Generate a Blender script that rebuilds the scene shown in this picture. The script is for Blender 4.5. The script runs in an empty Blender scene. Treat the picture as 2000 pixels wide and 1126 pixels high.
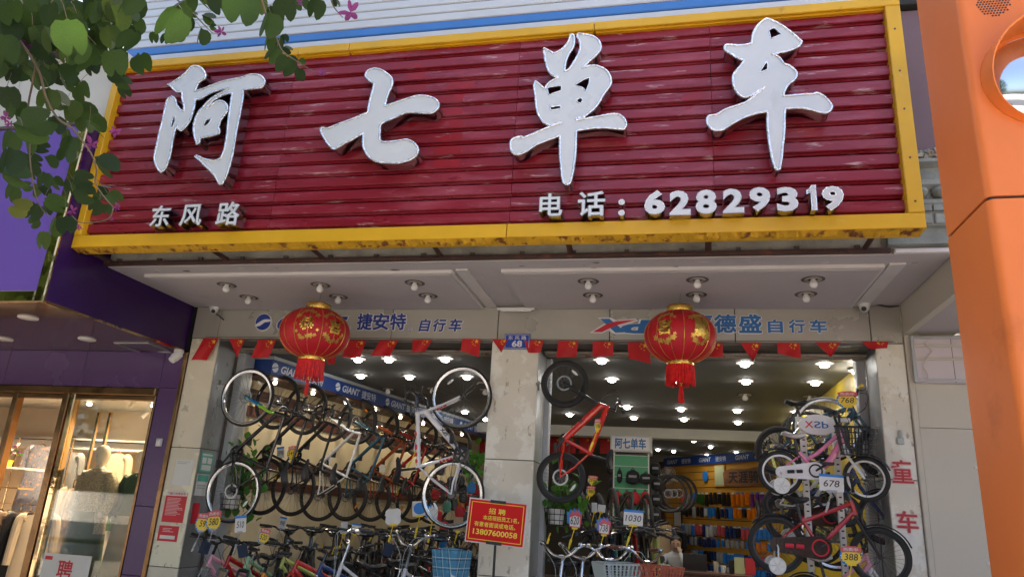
import bpy, math, random
from mathutils import Matrix, Vector
R_ = math.radians
rnd = random.Random(7)
scene = bpy.context.scene
COL = scene.collection

# ------------------------------------------------------------------ camera
F_PX = 1415.38                      # focal length for a 2000 px wide picture
CAM = Vector((5.6415, -7.5786, 1.6))
AX_R = Vector((0.97758832, 0.20281604, 0.05645111))
AX_U = Vector((0.00756294, -0.30180335, 0.9533402))
AX_W = Vector((-0.21038982, 0.93154731, 0.29657331))
cd = bpy.data.cameras.new('camera'); cam = bpy.data.objects.new('camera', cd); COL.objects.link(cam)
cd.sensor_width = 36.0; cd.lens = 36.0 * F_PX / 2000.0; cd.clip_start = 0.05; cd.clip_end = 2000
cam.matrix_world = Matrix(((AX_R.x, AX_U.x, -AX_W.x, CAM.x), (AX_R.y, AX_U.y, -AX_W.y, CAM.y), (AX_R.z, AX_U.z, -AX_W.z, CAM.z), (0, 0, 0, 1)))
scene.camera = cam

# ------------------------------------------------------------------ sky, sun, exposure
SUN_EL, SUN_AZ = 58.0, 25.0         # the sun stands behind the building, so the street front lies in open shade
world = bpy.data.worlds.new('World'); scene.world = world; world.use_nodes = True
nt = world.node_tree; bg = nt.nodes['Background']
sky = nt.nodes.new('ShaderNodeTexSky'); sky.sky_type = 'NISHITA'; sky.sun_disc = False
sky.sun_elevation = R_(SUN_EL); sky.sun_rotation = R_(SUN_AZ); sky.air_density = 1.0; sky.dust_density = 7.0; sky.ozone_density = 1.0
nt.links.new(sky.outputs[0], bg.inputs[0]); bg.inputs[1].default_value = 0.15
sl = bpy.data.lights.new('sun', 'SUN'); sl.energy = 4.2; sl.angle = R_(0.55); sl.color = (1.0, 0.95, 0.88)
sun = bpy.data.objects.new('sun', sl); COL.objects.link(sun)
_d = Vector((math.sin(R_(SUN_AZ)) * math.cos(R_(SUN_EL)), math.cos(R_(SUN_AZ)) * math.cos(R_(SUN_EL)), math.sin(R_(SUN_EL))))
sun.location = _d * 40; sun.rotation_euler = _d.to_track_quat('Z', 'Y').to_euler()
scene.view_settings.view_transform = 'Standard'; scene.view_settings.look = 'None'
scene.view_settings.gamma = 1.0; scene.view_settings.use_curve_mapping = False
scene.view_settings.exposure = 1.85
scene.render.engine = 'CYCLES'
scene.cycles.max_bounces = 7; scene.cycles.diffuse_bounces = 3; scene.cycles.glossy_bounces = 3; scene.cycles.transmission_bounces = 5; scene.cycles.transparent_max_bounces = 8
scene.cycles.sample_clamp_indirect = 6; scene.cycles.use_denoising = True; scene.cycles.caustics_reflective = False; scene.cycles.caustics_refractive = False

# ------------------------------------------------------------------ survey helpers: picture point -> point on a plane of the place
def ray(px, py): return AX_W + AX_R * ((px - 1000) / F_PX) - AX_U * ((py - 563) / F_PX)
def at(px, py, Y=None, X=None, Z=None):
    d = ray(px, py)
    if Y is not None: t = (Y - CAM.y) / d.y
    elif X is not None: t = (X - CAM.x) / d.x
    else: t = (Z - CAM.z) / d.z
    return CAM + d * t
def atd(px, py, depth): return CAM + ray(px, py) * depth

# ------------------------------------------------------------------ object helpers
WM = {}
def tag(o, label=None, cat=None, group=None, kind=None):
    if label: o['label'] = label
    if cat: o['category'] = cat
    if group: o['group'] = group
    if kind: o['kind'] = kind
    return o
def thing(name, label, cat, loc=(0, 0, 0), rot=None, group=None, kind=None, mtx=None):
    o = bpy.data.objects.new(name, None); COL.objects.link(o); o.empty_display_size = 0.05
    m = mtx.copy() if mtx is not None else Matrix.Translation(Vector(loc)) @ (rot.to_4x4() if rot is not None else Matrix())
    o.matrix_world = m; WM[o] = m
    return tag(o, label, cat, group, kind)
def put(name, mesh, parent=None, mats=None, local=None):
    o = bpy.data.objects.new(name, mesh); COL.objects.link(o)
    m = local.copy() if local is not None else Matrix()
    if parent is not None:
        o.parent = parent; o.matrix_basis = m; WM[o] = WM[parent] @ m
    else:
        o.matrix_basis = m; WM[o] = m
    if mats is not None:
        mesh.materials.clear()
        for k in (mats if isinstance(mats, (list, tuple)) else [mats]): mesh.materials.append(MAT[k] if isinstance(k, str) else k)
    return o

class MB:
    def __init__(s): s.v = []; s.f = []; s.m = []
    def add(s, vs, fs, mi=0):
        b = len(s.v); s.v += [tuple(q) for q in vs]
        for q in fs: s.f.append(tuple(b + i for i in q)); s.m.append(mi)
        return s
    def box(s, x0, x1, y0, y1, z0, z1, mi=0):
        return s.add([(x0, y0, z0), (x1, y0, z0), (x1, y1, z0), (x0, y1, z0), (x0, y0, z1), (x1, y0, z1), (x1, y1, z1), (x0, y1, z1)],
                     [(3, 2, 1, 0), (4, 5, 6, 7), (0, 1, 5, 4), (1, 2, 6, 5), (2, 3, 7, 6), (3, 0, 4, 7)], mi)
    def bbox(s, x0, x1, y0, y1, z0, z1, b=0.01, mi=0):
        # box with chamfered edges on the faces seen from the street (front, -y)
        o = [(x0, z0), (x1, z0), (x1, z1), (x0, z1)]; i_ = [(x0 + b, z0 + b), (x1 - b, z0 + b), (x1 - b, z1 - b), (x0 + b, z1 - b)]
        vs = [(x, y0, z) for x, z in i_] + [(x, y0 + b, z) for x, z in o] + [(x, y1, z) for x, z in o]
        fs = [(0, 1, 2, 3), (11, 10, 9, 8)]
        for k in range(4):
            n = (k + 1) % 4; fs += [(4 + k, 4 + n, n, k), (8 + k, 8 + n, 4 + n, 4 + k)]
        return s.add(vs, fs, mi)
    def obox(s, c, hx, hy, hz, rot=None, mi=0):
        rot = rot or Matrix.Identity(3); c = Vector(c)
        vs = [c + rot @ Vector((sx * hx, sy * hy, sz * hz)) for sz in (-1, 1) for sx, sy in ((-1, -1), (1, -1), (1, 1), (-1, 1))]
        return s.add(vs, [(3, 2, 1, 0), (4, 5, 6, 7), (0, 1, 5, 4), (1, 2, 6, 5), (2, 3, 7, 6), (3, 0, 4, 7)], mi)
    def tube(s, pts, r, n=8, mi=0, cap=True, closed=False):
        P = [Vector(p) for p in pts]; N = len(P)
        rs = r if isinstance(r, (list, tuple)) else [r] * N
        vs = []; fs = []; up = None
        for i in range(N):
            if closed: t = P[(i + 1) % N] - P[i - 1]
            else: t = P[min(i + 1, N - 1)] - P[max(i - 1, 0)]
            if t.length < 1e-9: t = Vector((0, 0, 1))
            t.normalize()
            if up is None:
                up = Vector((0, 0, 1)) if abs(t.z) < 0.9 else Vector((1, 0, 0))
            a = t.cross(up)
            if a.length < 1e-6: a = t.cross(Vector((0, 1, 0)))
            a.normalize(); b = a.cross(t); b.normalize(); up = b
            for k in range(n):
                g = 2 * math.pi * k / n
                vs.append(P[i] + (a * math.cos(g) + b * math.sin(g)) * rs[i])
        M = N if closed else N - 1
        for i in range(M):
            j = (i + 1) % N
            for k in range(n):
                k2 = (k + 1) % n; fs.append((i * n + k, i * n + k2, j * n + k2, j * n + k))
        if cap and not closed:
            fs.append(tuple(range(n - 1, -1, -1))); fs.append(tuple((N - 1) * n + k for k in range(n)))
        return s.add(vs, fs, mi)
    def lathe(s, prof, n=24, c=(0, 0, 0), axis='Z', mi=0, rfun=None):
        c = Vector(c); vs = []; fs = []
        for i, (r, h) in enumerate(prof):
            for k in range(n):
                g = 2 * math.pi * k / n; rr = r * (rfun(g, i) if rfun else 1)
                p = (rr * math.cos(g), rr * math.sin(g), h)
                if axis == 'Y': p = (p[0], p[2], -p[1])
                if axis == 'X': p = (p[2], p[0], p[1])
                vs.append(c + Vector(p))
        for i in range(len(prof) - 1):
            for k in range(n):
                k2 = (k + 1) % n; fs.append((i * n + k, i * n + k2, (i + 1) * n + k2, (i + 1) * n + k))
        ring = prof[0] == prof[-1]
        if prof[0][0] > 1e-6 and not ring: fs.append(tuple(range(n - 1, -1, -1)))
        if prof[-1][0] > 1e-6 and not ring: fs.append(tuple((len(prof) - 1) * n + k for k in range(n)))
        return s.add(vs, fs, mi)
    def torus(s, c, R, r, n=32, m=8, axis='Y', mi=0, a0=0, a1=2 * math.pi):
        c = Vector(c); full = abs(a1 - a0) > 6.28; k = n if full else n + 1
        pts = []
        for i in range(k):
            g = a0 + (a1 - a0) * i / n
            q = (math.cos(g) * R, math.sin(g) * R)
            pts.append(c + Vector({'Y': (q[0], 0, q[1]), 'Z': (q[0], q[1], 0), 'X': (0, q[0], q[1])}[axis]))
        return s.tube(pts, r, m, mi, closed=full)
    def prism(s, poly, y0, y1, mi=0):
        n = len(poly); vs = [(x, y0, z) for x, z in poly] + [(x, y1, z) for x, z in poly]
        fs = [tuple(range(n)), tuple(range(2 * n - 1, n - 1, -1))] + [(n + i, n + (i + 1) % n, (i + 1) % n, i) for i in range(n)]
        return s.add(vs, fs, mi)
    def mesh(s, name, inv=None, smooth=True, angle=35):
        me = bpy.data.meshes.new(name)
        vs = s.v if inv is None else [inv @ Vector(q) for q in s.v]
        me.from_pydata(vs, [], s.f); me.update()
        if any(s.m): me.polygons.foreach_set('material_index', s.m)
        if smooth:
            me.polygons.foreach_set('use_smooth', [True] * len(me.polygons))
            try: me.set_sharp_from_angle(angle=R_(angle))
            except Exception: pass
        return me
    def part(s, name, mats, parent=None, world=True, smooth=True, angle=35, local=None):
        inv = None
        if world and parent is not None: inv = WM[parent].inverted()
        return put(name, s.mesh(name, inv, smooth, angle), parent, mats, local)
def single(mb, name, mats, label, cat, group=None, kind=None, base=None, smooth=True, angle=35):
    # a thing that is one mesh: origin at its base
    xs = [v[0] for v in mb.v]; ys = [v[1] for v in mb.v]; zs = [v[2] for v in mb.v]
    b = Vector(base) if base is not None else Vector(((min(xs) + max(xs)) / 2, (min(ys) + max(ys)) / 2, min(zs)))
    m = Matrix.Translation(b)
    o = put(name, mb.mesh(name, m.inverted(), smooth, angle), None, mats, m)
    return tag(o, label, cat, group, kind)

# ------------------------------------------------------------------ lettering
_TC = {}
def text_mesh(body, size=1.0, bold=0.0, ext=0.0, shear=0.0, mirror=False):
    """text standing in the XZ plane, centred, facing -Y"""
    key = (body, size, bold, ext, shear, mirror)
    if key in _TC: return _TC[key]
    c = bpy.data.curves.new('lettering', 'FONT'); c.body = body; c.size = size; cjk = any(ord(k) > 0x2000 for k in body); c.offset = 0 if cjk else bold * size; c.extrude = ext; c.shear = shear
    c.align_x = 'CENTER'; c.align_y = 'CENTER'; c.resolution_u = 3; c.fill_mode = 'BOTH' if ext else 'FRONT'
    o = bpy.data.objects.new('lettering', c)
    me = bpy.data.meshes.new_from_object(o)
    bpy.data.objects.remove(o); bpy.data.curves.remove(c)
    xs = [v.co.x for v in me.vertices] or [0]; ys = [v.co.y for v in me.vertices] or [0]
    cx, cy = (min(xs) + max(xs)) / 2, (min(ys) + max(ys)) / 2
    sgn = -1 if mirror else 1
    for v in me.vertices:
        x, y, z = v.co; v.co = (sgn * (x - cx), -z, y - cy)
    if cjk and bold > .004:          # heavier strokes: overlapped copies, each a hair in front of the last
        vs = [v.co.copy() for v in me.vertices]; fs = [tuple(p.vertices) for p in me.polygons]; V2 = []; F2 = []
        for k in range(13):
            r_ = 0 if k == 0 else (bold * .55 if k > 8 else bold); t = k * math.pi / 4 if k <= 8 else k * math.pi / 2 + .4
            o = Vector((math.cos(t) * r_, -.00016 * k, math.sin(t) * r_)); b_ = len(V2); V2 += [v + o for v in vs]; F2 += [tuple(b_ + i for i in f) for f in fs]
        me = bpy.data.meshes.new('lettering'); me.from_pydata(V2, [], F2); me.update()
    if mirror: me.flip_normals()
    me.name = 'lettering'
    _TC[key] = me
    return me
def text_dims(me):
    xs = [v.co.x for v in me.vertices]; zs = [v.co.z for v in me.vertices]
    return max(xs) - min(xs), max(zs) - min(zs)
def lettering(body, loc, h, mat, parent, name='lettering', bold=0.0, ext=0.0, shear=0.0, w=None, rot=None, mirror=False):
    """places lettering of height h (and width w) at world point loc"""
    tw, th = text_dims(text_mesh(body, 1.0, bold, 0, shear, mirror))
    me = text_mesh(body, 1.0, bold, ext * th / h if ext else 0, shear, mirror).copy()
    sz = h / th; sx = (w / tw) if w else sz
    m = Matrix.Translation(Vector(loc)) @ (rot.to_4x4() if rot is not None else Matrix()) @ Matrix.Diagonal((sx, sz if ext else 1, sz, 1))
    return put(name, me, parent, mat, (WM[parent].inverted() if parent else Matrix()) @ m)
def curve_prism(loops, depth, offset=0.0, bevel=0.0):
    """filled outline with holes -> mesh in XZ facing -Y, thickness depth"""
    c = bpy.data.curves.new('outline', 'CURVE'); c.dimensions = '2D'; c.fill_mode = 'BOTH'; c.extrude = depth / 2; c.offset = offset; c.bevel_depth = bevel
    for lp in loops:
        sp = c.splines.new('POLY'); sp.points.add(len(lp) - 1); sp.use_cyclic_u = True
        for p, (x, z) in zip(sp.points, lp): p.co = (x, z, 0, 1)
    o = bpy.data.objects.new('outline', c); me = bpy.data.meshes.new_from_object(o)
    bpy.data.objects.remove(o); bpy.data.curves.remove(c)
    for v in me.vertices:
        x, y, z = v.co; v.co = (x, -z, y)
    return me
def smooth_loop(pts, sub=4, corner=58):
    n = len(pts); P = [Vector(p) for p in pts]; out = []
    cor = []
    for i in range(n):
        a = P[i] - P[i - 1]; b = P[(i + 1) % n] - P[i]
        cor.append(a.length < 1e-6 or b.length < 1e-6 or a.angle(b) > R_(corner))
    for i in range(n):
        p1, p2 = P[i], P[(i + 1) % n]
        p0 = p1 - (p2 - p1) * 0.6 if cor[i] else P[i - 1]
        p3 = p2 + (p2 - p1) * 0.6 if cor[(i + 1) % n] else P[(i + 2) % n]
        for k in range(sub):
            t = k / sub
            q = 0.5 * ((2 * p1) + (p2 - p0) * t + (2 * p0 - 5 * p1 + 4 * p2 - p3) * t * t + (3 * p1 - p0 - 3 * p2 + p3) * t ** 3)
            out.append((q.x, q.y))
    return out

# ------------------------------------------------------------------ materials
MAT = {}
def mat(name, col, rough=0.5, metal=0.0, var=0.12, vs=4.0, dirt_glint=None, bump=0.0, bs=40.0, coat=0.0, spec=0.5, rvar=0.12, stretch=None, emit=None, trans=0.0):
    m = bpy.data.materials.new(name); m.use_nodes = True; n = m.node_tree; L = n.links.new
    b = n.nodes['Principled BSDF']
    tc = n.nodes.new('ShaderNodeTexCoord'); src = tc.outputs['Object']
    mp = n.nodes.new('ShaderNodeMapping'); L(src, mp.inputs[0])
    if stretch: mp.inputs['Scale'].default_value = stretch
    oi = n.nodes.new('ShaderNodeObjectInfo')
    sc = n.nodes.new('ShaderNodeVectorMath'); sc.operation = 'SCALE'; sc.inputs[0].default_value = (13.1, 7.7, 5.3); L(oi.outputs['Random'], sc.inputs['Scale'])
    L(sc.outputs[0], mp.inputs['Location'])
    no = n.nodes.new('ShaderNodeTexNoise'); no.inputs['Scale'].default_value = vs; no.inputs['Detail'].default_value = 5; L(mp.outputs[0], no.inputs[0])
    mr = n.nodes.new('ShaderNodeMapRange'); mr.inputs[1].default_value = 0.28; mr.inputs[2].default_value = 0.72; L(no.outputs['Fac'], mr.inputs[0])
    mx = n.nodes.new('ShaderNodeMix'); mx.data_type = 'RGBA'
    mx.inputs[6].default_value = (*[max(0, c * (1 - var)) for c in col], 1); mx.inputs[7].default_value = (*[min(1, c * (1 + var)) for c in col], 1)
    L(mr.outputs[0], mx.inputs[0]); out = mx.outputs[2]
    if dirt_glint:
        for (dc, lo, hi, dsc, dst) in dirt_glint:
            n2 = n.nodes.new('ShaderNodeTexNoise'); n2.inputs['Scale'].default_value = dsc; n2.inputs['Detail'].default_value = 8; n2.inputs['Roughness'].default_value = 0.65
            mp2 = n.nodes.new('ShaderNodeMapping'); mp2.inputs['Scale'].default_value = dst or (1, 1, 1); L(src, mp2.inputs[0]); L(sc.outputs[0], mp2.inputs['Location']); L(mp2.outputs[0], n2.inputs[0])
            r2 = n.nodes.new('ShaderNodeMapRange'); r2.inputs[1].default_value = lo; r2.inputs[2].default_value = hi; L(n2.outputs['Fac'], r2.inputs[0])
            m2 = n.nodes.new('ShaderNodeMix'); m2.data_type = 'RGBA'; L(r2.outputs[0], m2.inputs[0]); L(out, m2.inputs[6]); m2.inputs[7].default_value = (*dc, 1); out = m2.outputs[2]
    L(out, b.inputs['Base Color'])
    rr = n.nodes.new('ShaderNodeMapRange'); rr.inputs[3].default_value = max(0.02, rough - rvar); rr.inputs[4].default_value = min(1, rough + rvar); L(no.outputs['Fac'], rr.inputs[0]); L(rr.outputs[0], b.inputs['Roughness'])
    b.inputs['Metallic'].default_value = metal; b.inputs['Coat Weight'].default_value = coat; b.inputs['Specular IOR Level'].default_value = spec; b.inputs['Coat Roughness'].default_value = 0.08
    if trans: b.inputs['Transmission Weight'].default_value = trans
    if bump:
        nb = n.nodes.new('ShaderNodeTexNoise'); nb.inputs['Scale'].default_value = bs; nb.inputs['Detail'].default_value = 4; L(mp.outputs[0], nb.inputs[0])
        bp = n.nodes.new('ShaderNodeBump'); bp.inputs['Strength'].default_value = bump; bp.inputs['Distance'].default_value = 0.02; L(nb.outputs['Fac'], bp.inputs['Height']); L(bp.outputs[0], b.inputs['Normal'])
    if emit:
        b.inputs['Emission Color'].default_value = (*emit[:3], 1); b.inputs['Emission Strength'].default_value = emit[3]
    MAT[name] = m
    return m
def glassmat(name, tint, refl):
    m = bpy.data.materials.new(name); m.use_nodes = True; n = m.node_tree; L = n.links.new; n.nodes.remove(n.nodes['Principled BSDF'])
    t = n.nodes.new('ShaderNodeBsdfTransparent'); t.inputs[0].default_value = (*tint, 1)
    g = n.nodes.new('ShaderNodeBsdfGlossy'); g.inputs['Roughness'].default_value = 0.02
    fr = n.nodes.new('ShaderNodeFresnel'); fr.inputs[0].default_value = 1.5
    ma = n.nodes.new('ShaderNodeMath'); ma.operation = 'MULTIPLY'; ma.inputs[1].default_value = refl; L(fr.outputs[0], ma.inputs[0])
    x = n.nodes.new('ShaderNodeMixShader'); L(ma.outputs[0], x.inputs[0]); L(t.outputs[0], x.inputs[1]); L(g.outputs[0], x.inputs[2]); L(x.outputs[0], n.nodes['Material Output'].inputs[0])
    MAT[name] = m
def leafmat(name, col, tr, amt=0.35):
    m = mat(name, col, 0.55, var=0.3, vs=25, spec=0.18)
    n = m.node_tree; L = n.links.new; b = n.nodes['Principled BSDF']
    t = n.nodes.new('ShaderNodeBsdfTranslucent'); t.inputs[0].default_value = (*tr, 1)
    x = n.nodes.new('ShaderNodeMixShader'); x.inputs[0].default_value = amt; L(b.outputs[0], x.inputs[1]); L(t.outputs[0], x.inputs[2]); L(x.outputs[0], n.nodes['Material Output'].inputs[0])

W_ = lambda r, g, b: tuple(((c / 255) / 12.92 if c / 255 <= .04045 else ((c / 255 + .055) / 1.055) ** 2.4) for c in (r, g, b))
mat('pavement', (0.43, 0.39, 0.33), 0.85, var=0.2, vs=1.2, bump=0.3)
mat('asphalt', (0.055, 0.055, 0.058), 0.9, var=0.2, vs=3, bump=0.4)
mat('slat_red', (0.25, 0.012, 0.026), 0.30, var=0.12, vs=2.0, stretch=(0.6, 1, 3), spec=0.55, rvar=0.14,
    dirt_glint=[((0.42, 0.09, 0.13), 0.50, 0.74, 3.0, (0.35, 1, 2.2)), ((0.62, 0.42, 0.44), 0.60, 0.72, 6.0, (0.45, 1, 3.2)), ((0.07, 0.008, 0.014), 0.66, 0.82, 2.2, (1.2, 1, 0.5))])  # pale streaks: scuffs, and sky glints through the tree painted into the colour
mat('slat_unfaded', (0.31, 0.008, 0.016), 0.33, var=0.1, vs=3, spec=0.55)
mat('sign_back', (0.30, 0.30, 0.29), 0.7, var=0.6, vs=5, dirt_glint=[((0.03, 0.03, 0.03), 0.45, 0.6, 4, None)])
mat('yellow_frame', (0.72, 0.40, 0.012), 0.42, var=0.10, vs=2.5, dirt_glint=[((0.30, 0.13, 0.01), 0.66, 0.80, 4, (1, 1, 0.5)), ((0.80, 0.55, 0.16), 0.62, 0.8, 2.0, None)])
mat('yellow_rust', (0.62, 0.34, 0.012), 0.6, var=0.2, vs=6, dirt_glint=[((0.16, 0.05, 0.012), 0.52, 0.60, 9, None)], bump=0.3)
mat('chrome', (0.82, 0.82, 0.84), 0.07, 1.0, var=0.06, vs=9, bump=1.0, bs=28, rvar=0.05)
mat('chrome_side', (0.42, 0.39, 0.39), 0.16, 1.0, var=0.2, vs=3, bump=0.12, bs=10, rvar=0.06)
mat('white_acrylic', (0.68, 0.70, 0.71), 0.30, var=0.05, vs=2.0, spec=0.6, dirt_glint=[((0.52, 0.52, 0.50), 0.60, 0.85, 2.5, (1.5, 1, .5))])
mat('clad_white', (0.60, 0.63, 0.67), 0.35, var=0.05, vs=2, dirt_glint=[((0.5, 0.5, 0.5), 0.6, 0.9, 3, (0.3, 1, 3))])
mat('clad_blue', (0.05, 0.20, 0.56), 0.35, var=0.08, vs=2)
mat('cream_wall', (0.66, 0.62, 0.54), 0.6, var=0.08, vs=2, dirt_glint=[((0.42, 0.24, 0.10), 0.68, 0.82, 3, (2, 1, 0.4))])
mat('concrete', (0.38, 0.36, 0.31), 0.85, var=0.35, vs=3.5, bump=0.4, dirt_glint=[((0.45, 0.43, 0.37), 0.55, 0.68, 6, (1, 1, .4)), ((0.08, 0.08, 0.07), 0.6, 0.75, 3, None)])
mat('soffit_paint', (0.50, 0.465, 0.475), 0.75, var=0.05, vs=1.5, dirt_glint=[((0.36, 0.33, 0.33), 0.62, 0.8, 2.5, None)])
mat('soffit_trim', (0.62, 0.59, 0.58), 0.6, var=0.06)
mat('peeled', (0.62, 0.60, 0.56), 0.8, var=0.2, vs=9, dirt_glint=[((0.2, 0.19, 0.17), 0.55, 0.62, 9, None)])
mat('brown_steel', (0.055, 0.024, 0.020), 0.55, var=0.3, vs=6, dirt_glint=[((0.17, 0.06, 0.03), 0.55, 0.7, 8, None)])
mat('beam_panel', (0.46, 0.44, 0.39), 0.30, 0.35, var=0.07, vs=1.3, dirt_glint=[((0.33, 0.31, 0.27), 0.6, 0.85, 2, None)])
mat('joint', (0.03, 0.03, 0.03), 0.9, var=0.1)
mat('pillar_skin', (0.66, 0.61, 0.48), 0.55, var=0.08, vs=2.5, bump=0.12, bs=22, dirt_glint=[((0.78, 0.75, 0.56), 0.53, 0.56, 2.3, None), ((0.40, 0.37, 0.30), 0.60, 0.66, 8, None)])
mat('pillar_white', (0.70, 0.66, 0.56), 0.6, var=0.06, vs=2.5, bump=0.2, bs=26, dirt_glint=[((0.80, 0.78, 0.70), 0.5, 0.54, 2.6, None), ((0.40, 0.35, 0.27), 0.61, 0.66, 9, (1.6, 1, .6))])
mat('steel_jamb', (0.46, 0.47, 0.47), 0.32, 0.7, var=0.15, vs=2.0, stretch=(1, 1, .3), dirt_glint=[((0.25, 0.24, 0.23), 0.6, 0.7, 6, None)])
mat('steel_grey', (0.42, 0.44, 0.46), 0.4, 0.25, var=0.1)
mat('shutter_box', (0.12, 0.11, 0.10), 0.6, var=0.3, vs=5)
mat('rust_rail', (0.30, 0.27, 0.23), 0.5, 0.4, var=0.2, vs=6, dirt_glint=[((0.20, 0.08, 0.03), 0.55, 0.66, 9, None)])
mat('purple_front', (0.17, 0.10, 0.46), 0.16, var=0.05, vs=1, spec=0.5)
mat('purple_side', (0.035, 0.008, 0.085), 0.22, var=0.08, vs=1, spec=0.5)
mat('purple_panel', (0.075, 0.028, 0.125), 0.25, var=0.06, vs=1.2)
mat('brown_gloss', (0.085, 0.045, 0.050), 0.07, var=0.05, vs=1, spec=0.6)
mat('gold_mirror', (0.66, 0.47, 0.25), 0.06, 1.0, var=0.12, vs=3, bump=0.10, bs=5, rvar=0.03)
mat('gold_foil', (0.80, 0.52, 0.12), 0.24, 1.0, var=0.15, vs=12, bump=0.3, bs=60)
mat('gold_print', (0.62, 0.38, 0.08), 0.32, 0.7, var=0.3, vs=30)
mat('bronze_frame', (0.22, 0.125, 0.06), 0.18, 0.9, var=0.2, vs=4, bump=0.1, bs=6)
mat('boutique_wall', (0.72, 0.58, 0.42), 0.8, var=0.04)
mat('boutique_floor', (0.5, 0.42, 0.34), 0.25, var=0.1)
mat('white_paint', (0.72, 0.71, 0.68), 0.5, var=0.04)
mat('white_plastic', (0.70, 0.70, 0.68), 0.35, var=0.04)
mat('bulb_off', (0.74, 0.73, 0.73), 0.2, var=0.03)
mat('bulb_on', (1, 1, 1), 0.3, emit=(1.0, 0.97, 0.92, 14))
mat('bulb_warm', (1, 1, 1), 0.3, emit=(1.0, 0.86, 0.62, 10))
mat('lamp_ring', (0.36, 0.32, 0.29), 0.45, 0.3, var=0.25)
mat('soot', (0.10, 0.085, 0.075), 0.8, var=0.3, vs=10)
mat('orange_front', (0.78, 0.20, 0.045), 0.38, var=0.05, vs=1.5, spec=0.4, dirt_glint=[((0.55, 0.13, 0.03), 0.64, 0.85, 2.5, None)])
mat('orange_side', (0.62, 0.14, 0.025), 0.30, var=0.06, vs=1.5, spec=0.5)
mat('black', (0.012, 0.012, 0.013), 0.45, var=0.2)
mat('dark_glass', (0.02, 0.025, 0.03), 0.05, var=0.05, spec=0.8)
mat('mirror', (0.75, 0.78, 0.82), 0.03, 1.0, var=0.02)
mat('mauve_panel', (0.16, 0.095, 0.105), 0.5, var=0.06)
mat('carved_stone', (0.27, 0.30, 0.29), 0.8, var=0.25, vs=5, bump=0.3, dirt_glint=[((0.30, 0.17, 0.07), 0.66, 0.8, 5, None)])
mat('beige_panel', (0.56, 0.52, 0.44), 0.4, var=0.03, vs=1)
mat('lilac_board', (0.62, 0.56, 0.60), 0.5, var=0.03)
mat('flag_red', (0.52, 0.010, 0.014), 0.6, var=0.10, vs=5)
mat('flag_star', (0.80, 0.55, 0.03), 0.6, var=0.1)
mat('lantern_red', (0.50, 0.006, 0.016), 0.55, var=0.08, vs=8, bump=0.05, bs=200)
mat('fringe_red', (0.72, 0.016, 0.016), 0.5, var=0.25, vs=30)
mat('logo_blue', (0.012, 0.040, 0.26), 0.4, var=0.05)
mat('logo_blue_light', (0.02, 0.15, 0.42), 0.4, var=0.08)
mat('logo_red', (0.60, 0.02, 0.04), 0.4, var=0.05)
mat('logo_white', (0.74, 0.74, 0.76), 0.4, var=0.03)
mat('plate_blue', (0.01, 0.05, 0.36), 0.4, var=0.05)
mat('band_blue', (0.012, 0.05, 0.24), 0.4, var=0.06)
mat('band_white', (0.62, 0.66, 0.74), 0.5, var=0.1)
mat('int_ceiling', (0.15, 0.15, 0.145), 0.8, var=0.05)
mat('int_beam', (0.60, 0.60, 0.56), 0.7, var=0.04)
mat('int_wall', (0.66, 0.55, 0.36), 0.8, var=0.06, vs=2)
mat('int_dark', (0.10, 0.09, 0.08), 0.7, var=0.1)
mat('int_floor', (0.32, 0.30, 0.27), 0.5, var=0.15)
mat('brown_board', (0.085, 0.028, 0.018), 0.45, var=0.2, vs=6, stretch=(1, .2, 3))
mat('slatwall_yellow', (0.62, 0.30, 0.035), 0.5, var=0.10, vs=3)
mat('slatwall_green', (0.07, 0.34, 0.16), 0.45, var=0.06)
mat('wood_plaque', (0.26, 0.11, 0.04), 0.5, var=0.3, vs=5, stretch=(.3, 1, 4))
mat('desk_wood', (0.12, 0.05, 0.03), 0.4, var=0.25, vs=5)
mat('cardboard', (0.42, 0.29, 0.17), 0.8, var=0.1)
mat('yellow_wall', (0.68, 0.48, 0.03), 0.45, var=0.08)
mat('sign_red', (0.62, 0.006, 0.008), 0.45, var=0.06, spec=0.2)
mat('sign_yellow', (0.85, 0.62, 0.05), 0.4, var=0.05)
mat('poster_white', (0.66, 0.66, 0.63), 0.55, var=0.05)
mat('poster_red', (0.56, 0.02, 0.035), 0.5, var=0.08)
mat('poster_green', (0.12, 0.42, 0.32), 0.5, var=0.05)
mat('ink', (0.03, 0.03, 0.035), 0.6, var=0.1)
mat('red_paint', (0.50, 0.035, 0.045), 0.55, var=0.12, vs=9)
mat('pink_edge', (0.68, 0.42, 0.42), 0.6, var=0.1)
mat('tyre', (0.018, 0.018, 0.018), 0.75, var=0.25, vs=30, bump=0.2, bs=120)
mat('spoke', (0.10, 0.10, 0.105), 0.35, 0.8, var=0.1)
mat('rotor_steel', (0.30, 0.30, 0.31), 0.3, 0.9, var=0.1)
mat('alloy', (0.66, 0.66, 0.68), 0.18, 1.0, var=0.12, vs=9)
mat('rim_black', (0.02, 0.02, 0.022), 0.3, var=0.1)
mat('rim_silver', (0.68, 0.68, 0.69), 0.22, 0.9, var=0.08)
mat('rim_white', (0.72, 0.72, 0.72), 0.35, var=0.04)
mat('rubber', (0.022, 0.022, 0.023), 0.6, var=0.2)
mat('brown_grip', (0.16, 0.055, 0.035), 0.6, var=0.1)
mat('saddle_black', (0.016, 0.016, 0.017), 0.5, var=0.2)
mat('pale_vinyl', (0.55, 0.53, 0.52), 0.25, var=0.08)
def paint(n, c): mat('paint_' + n, c, 0.25, var=0.05, vs=6, coat=0.6)
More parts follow.
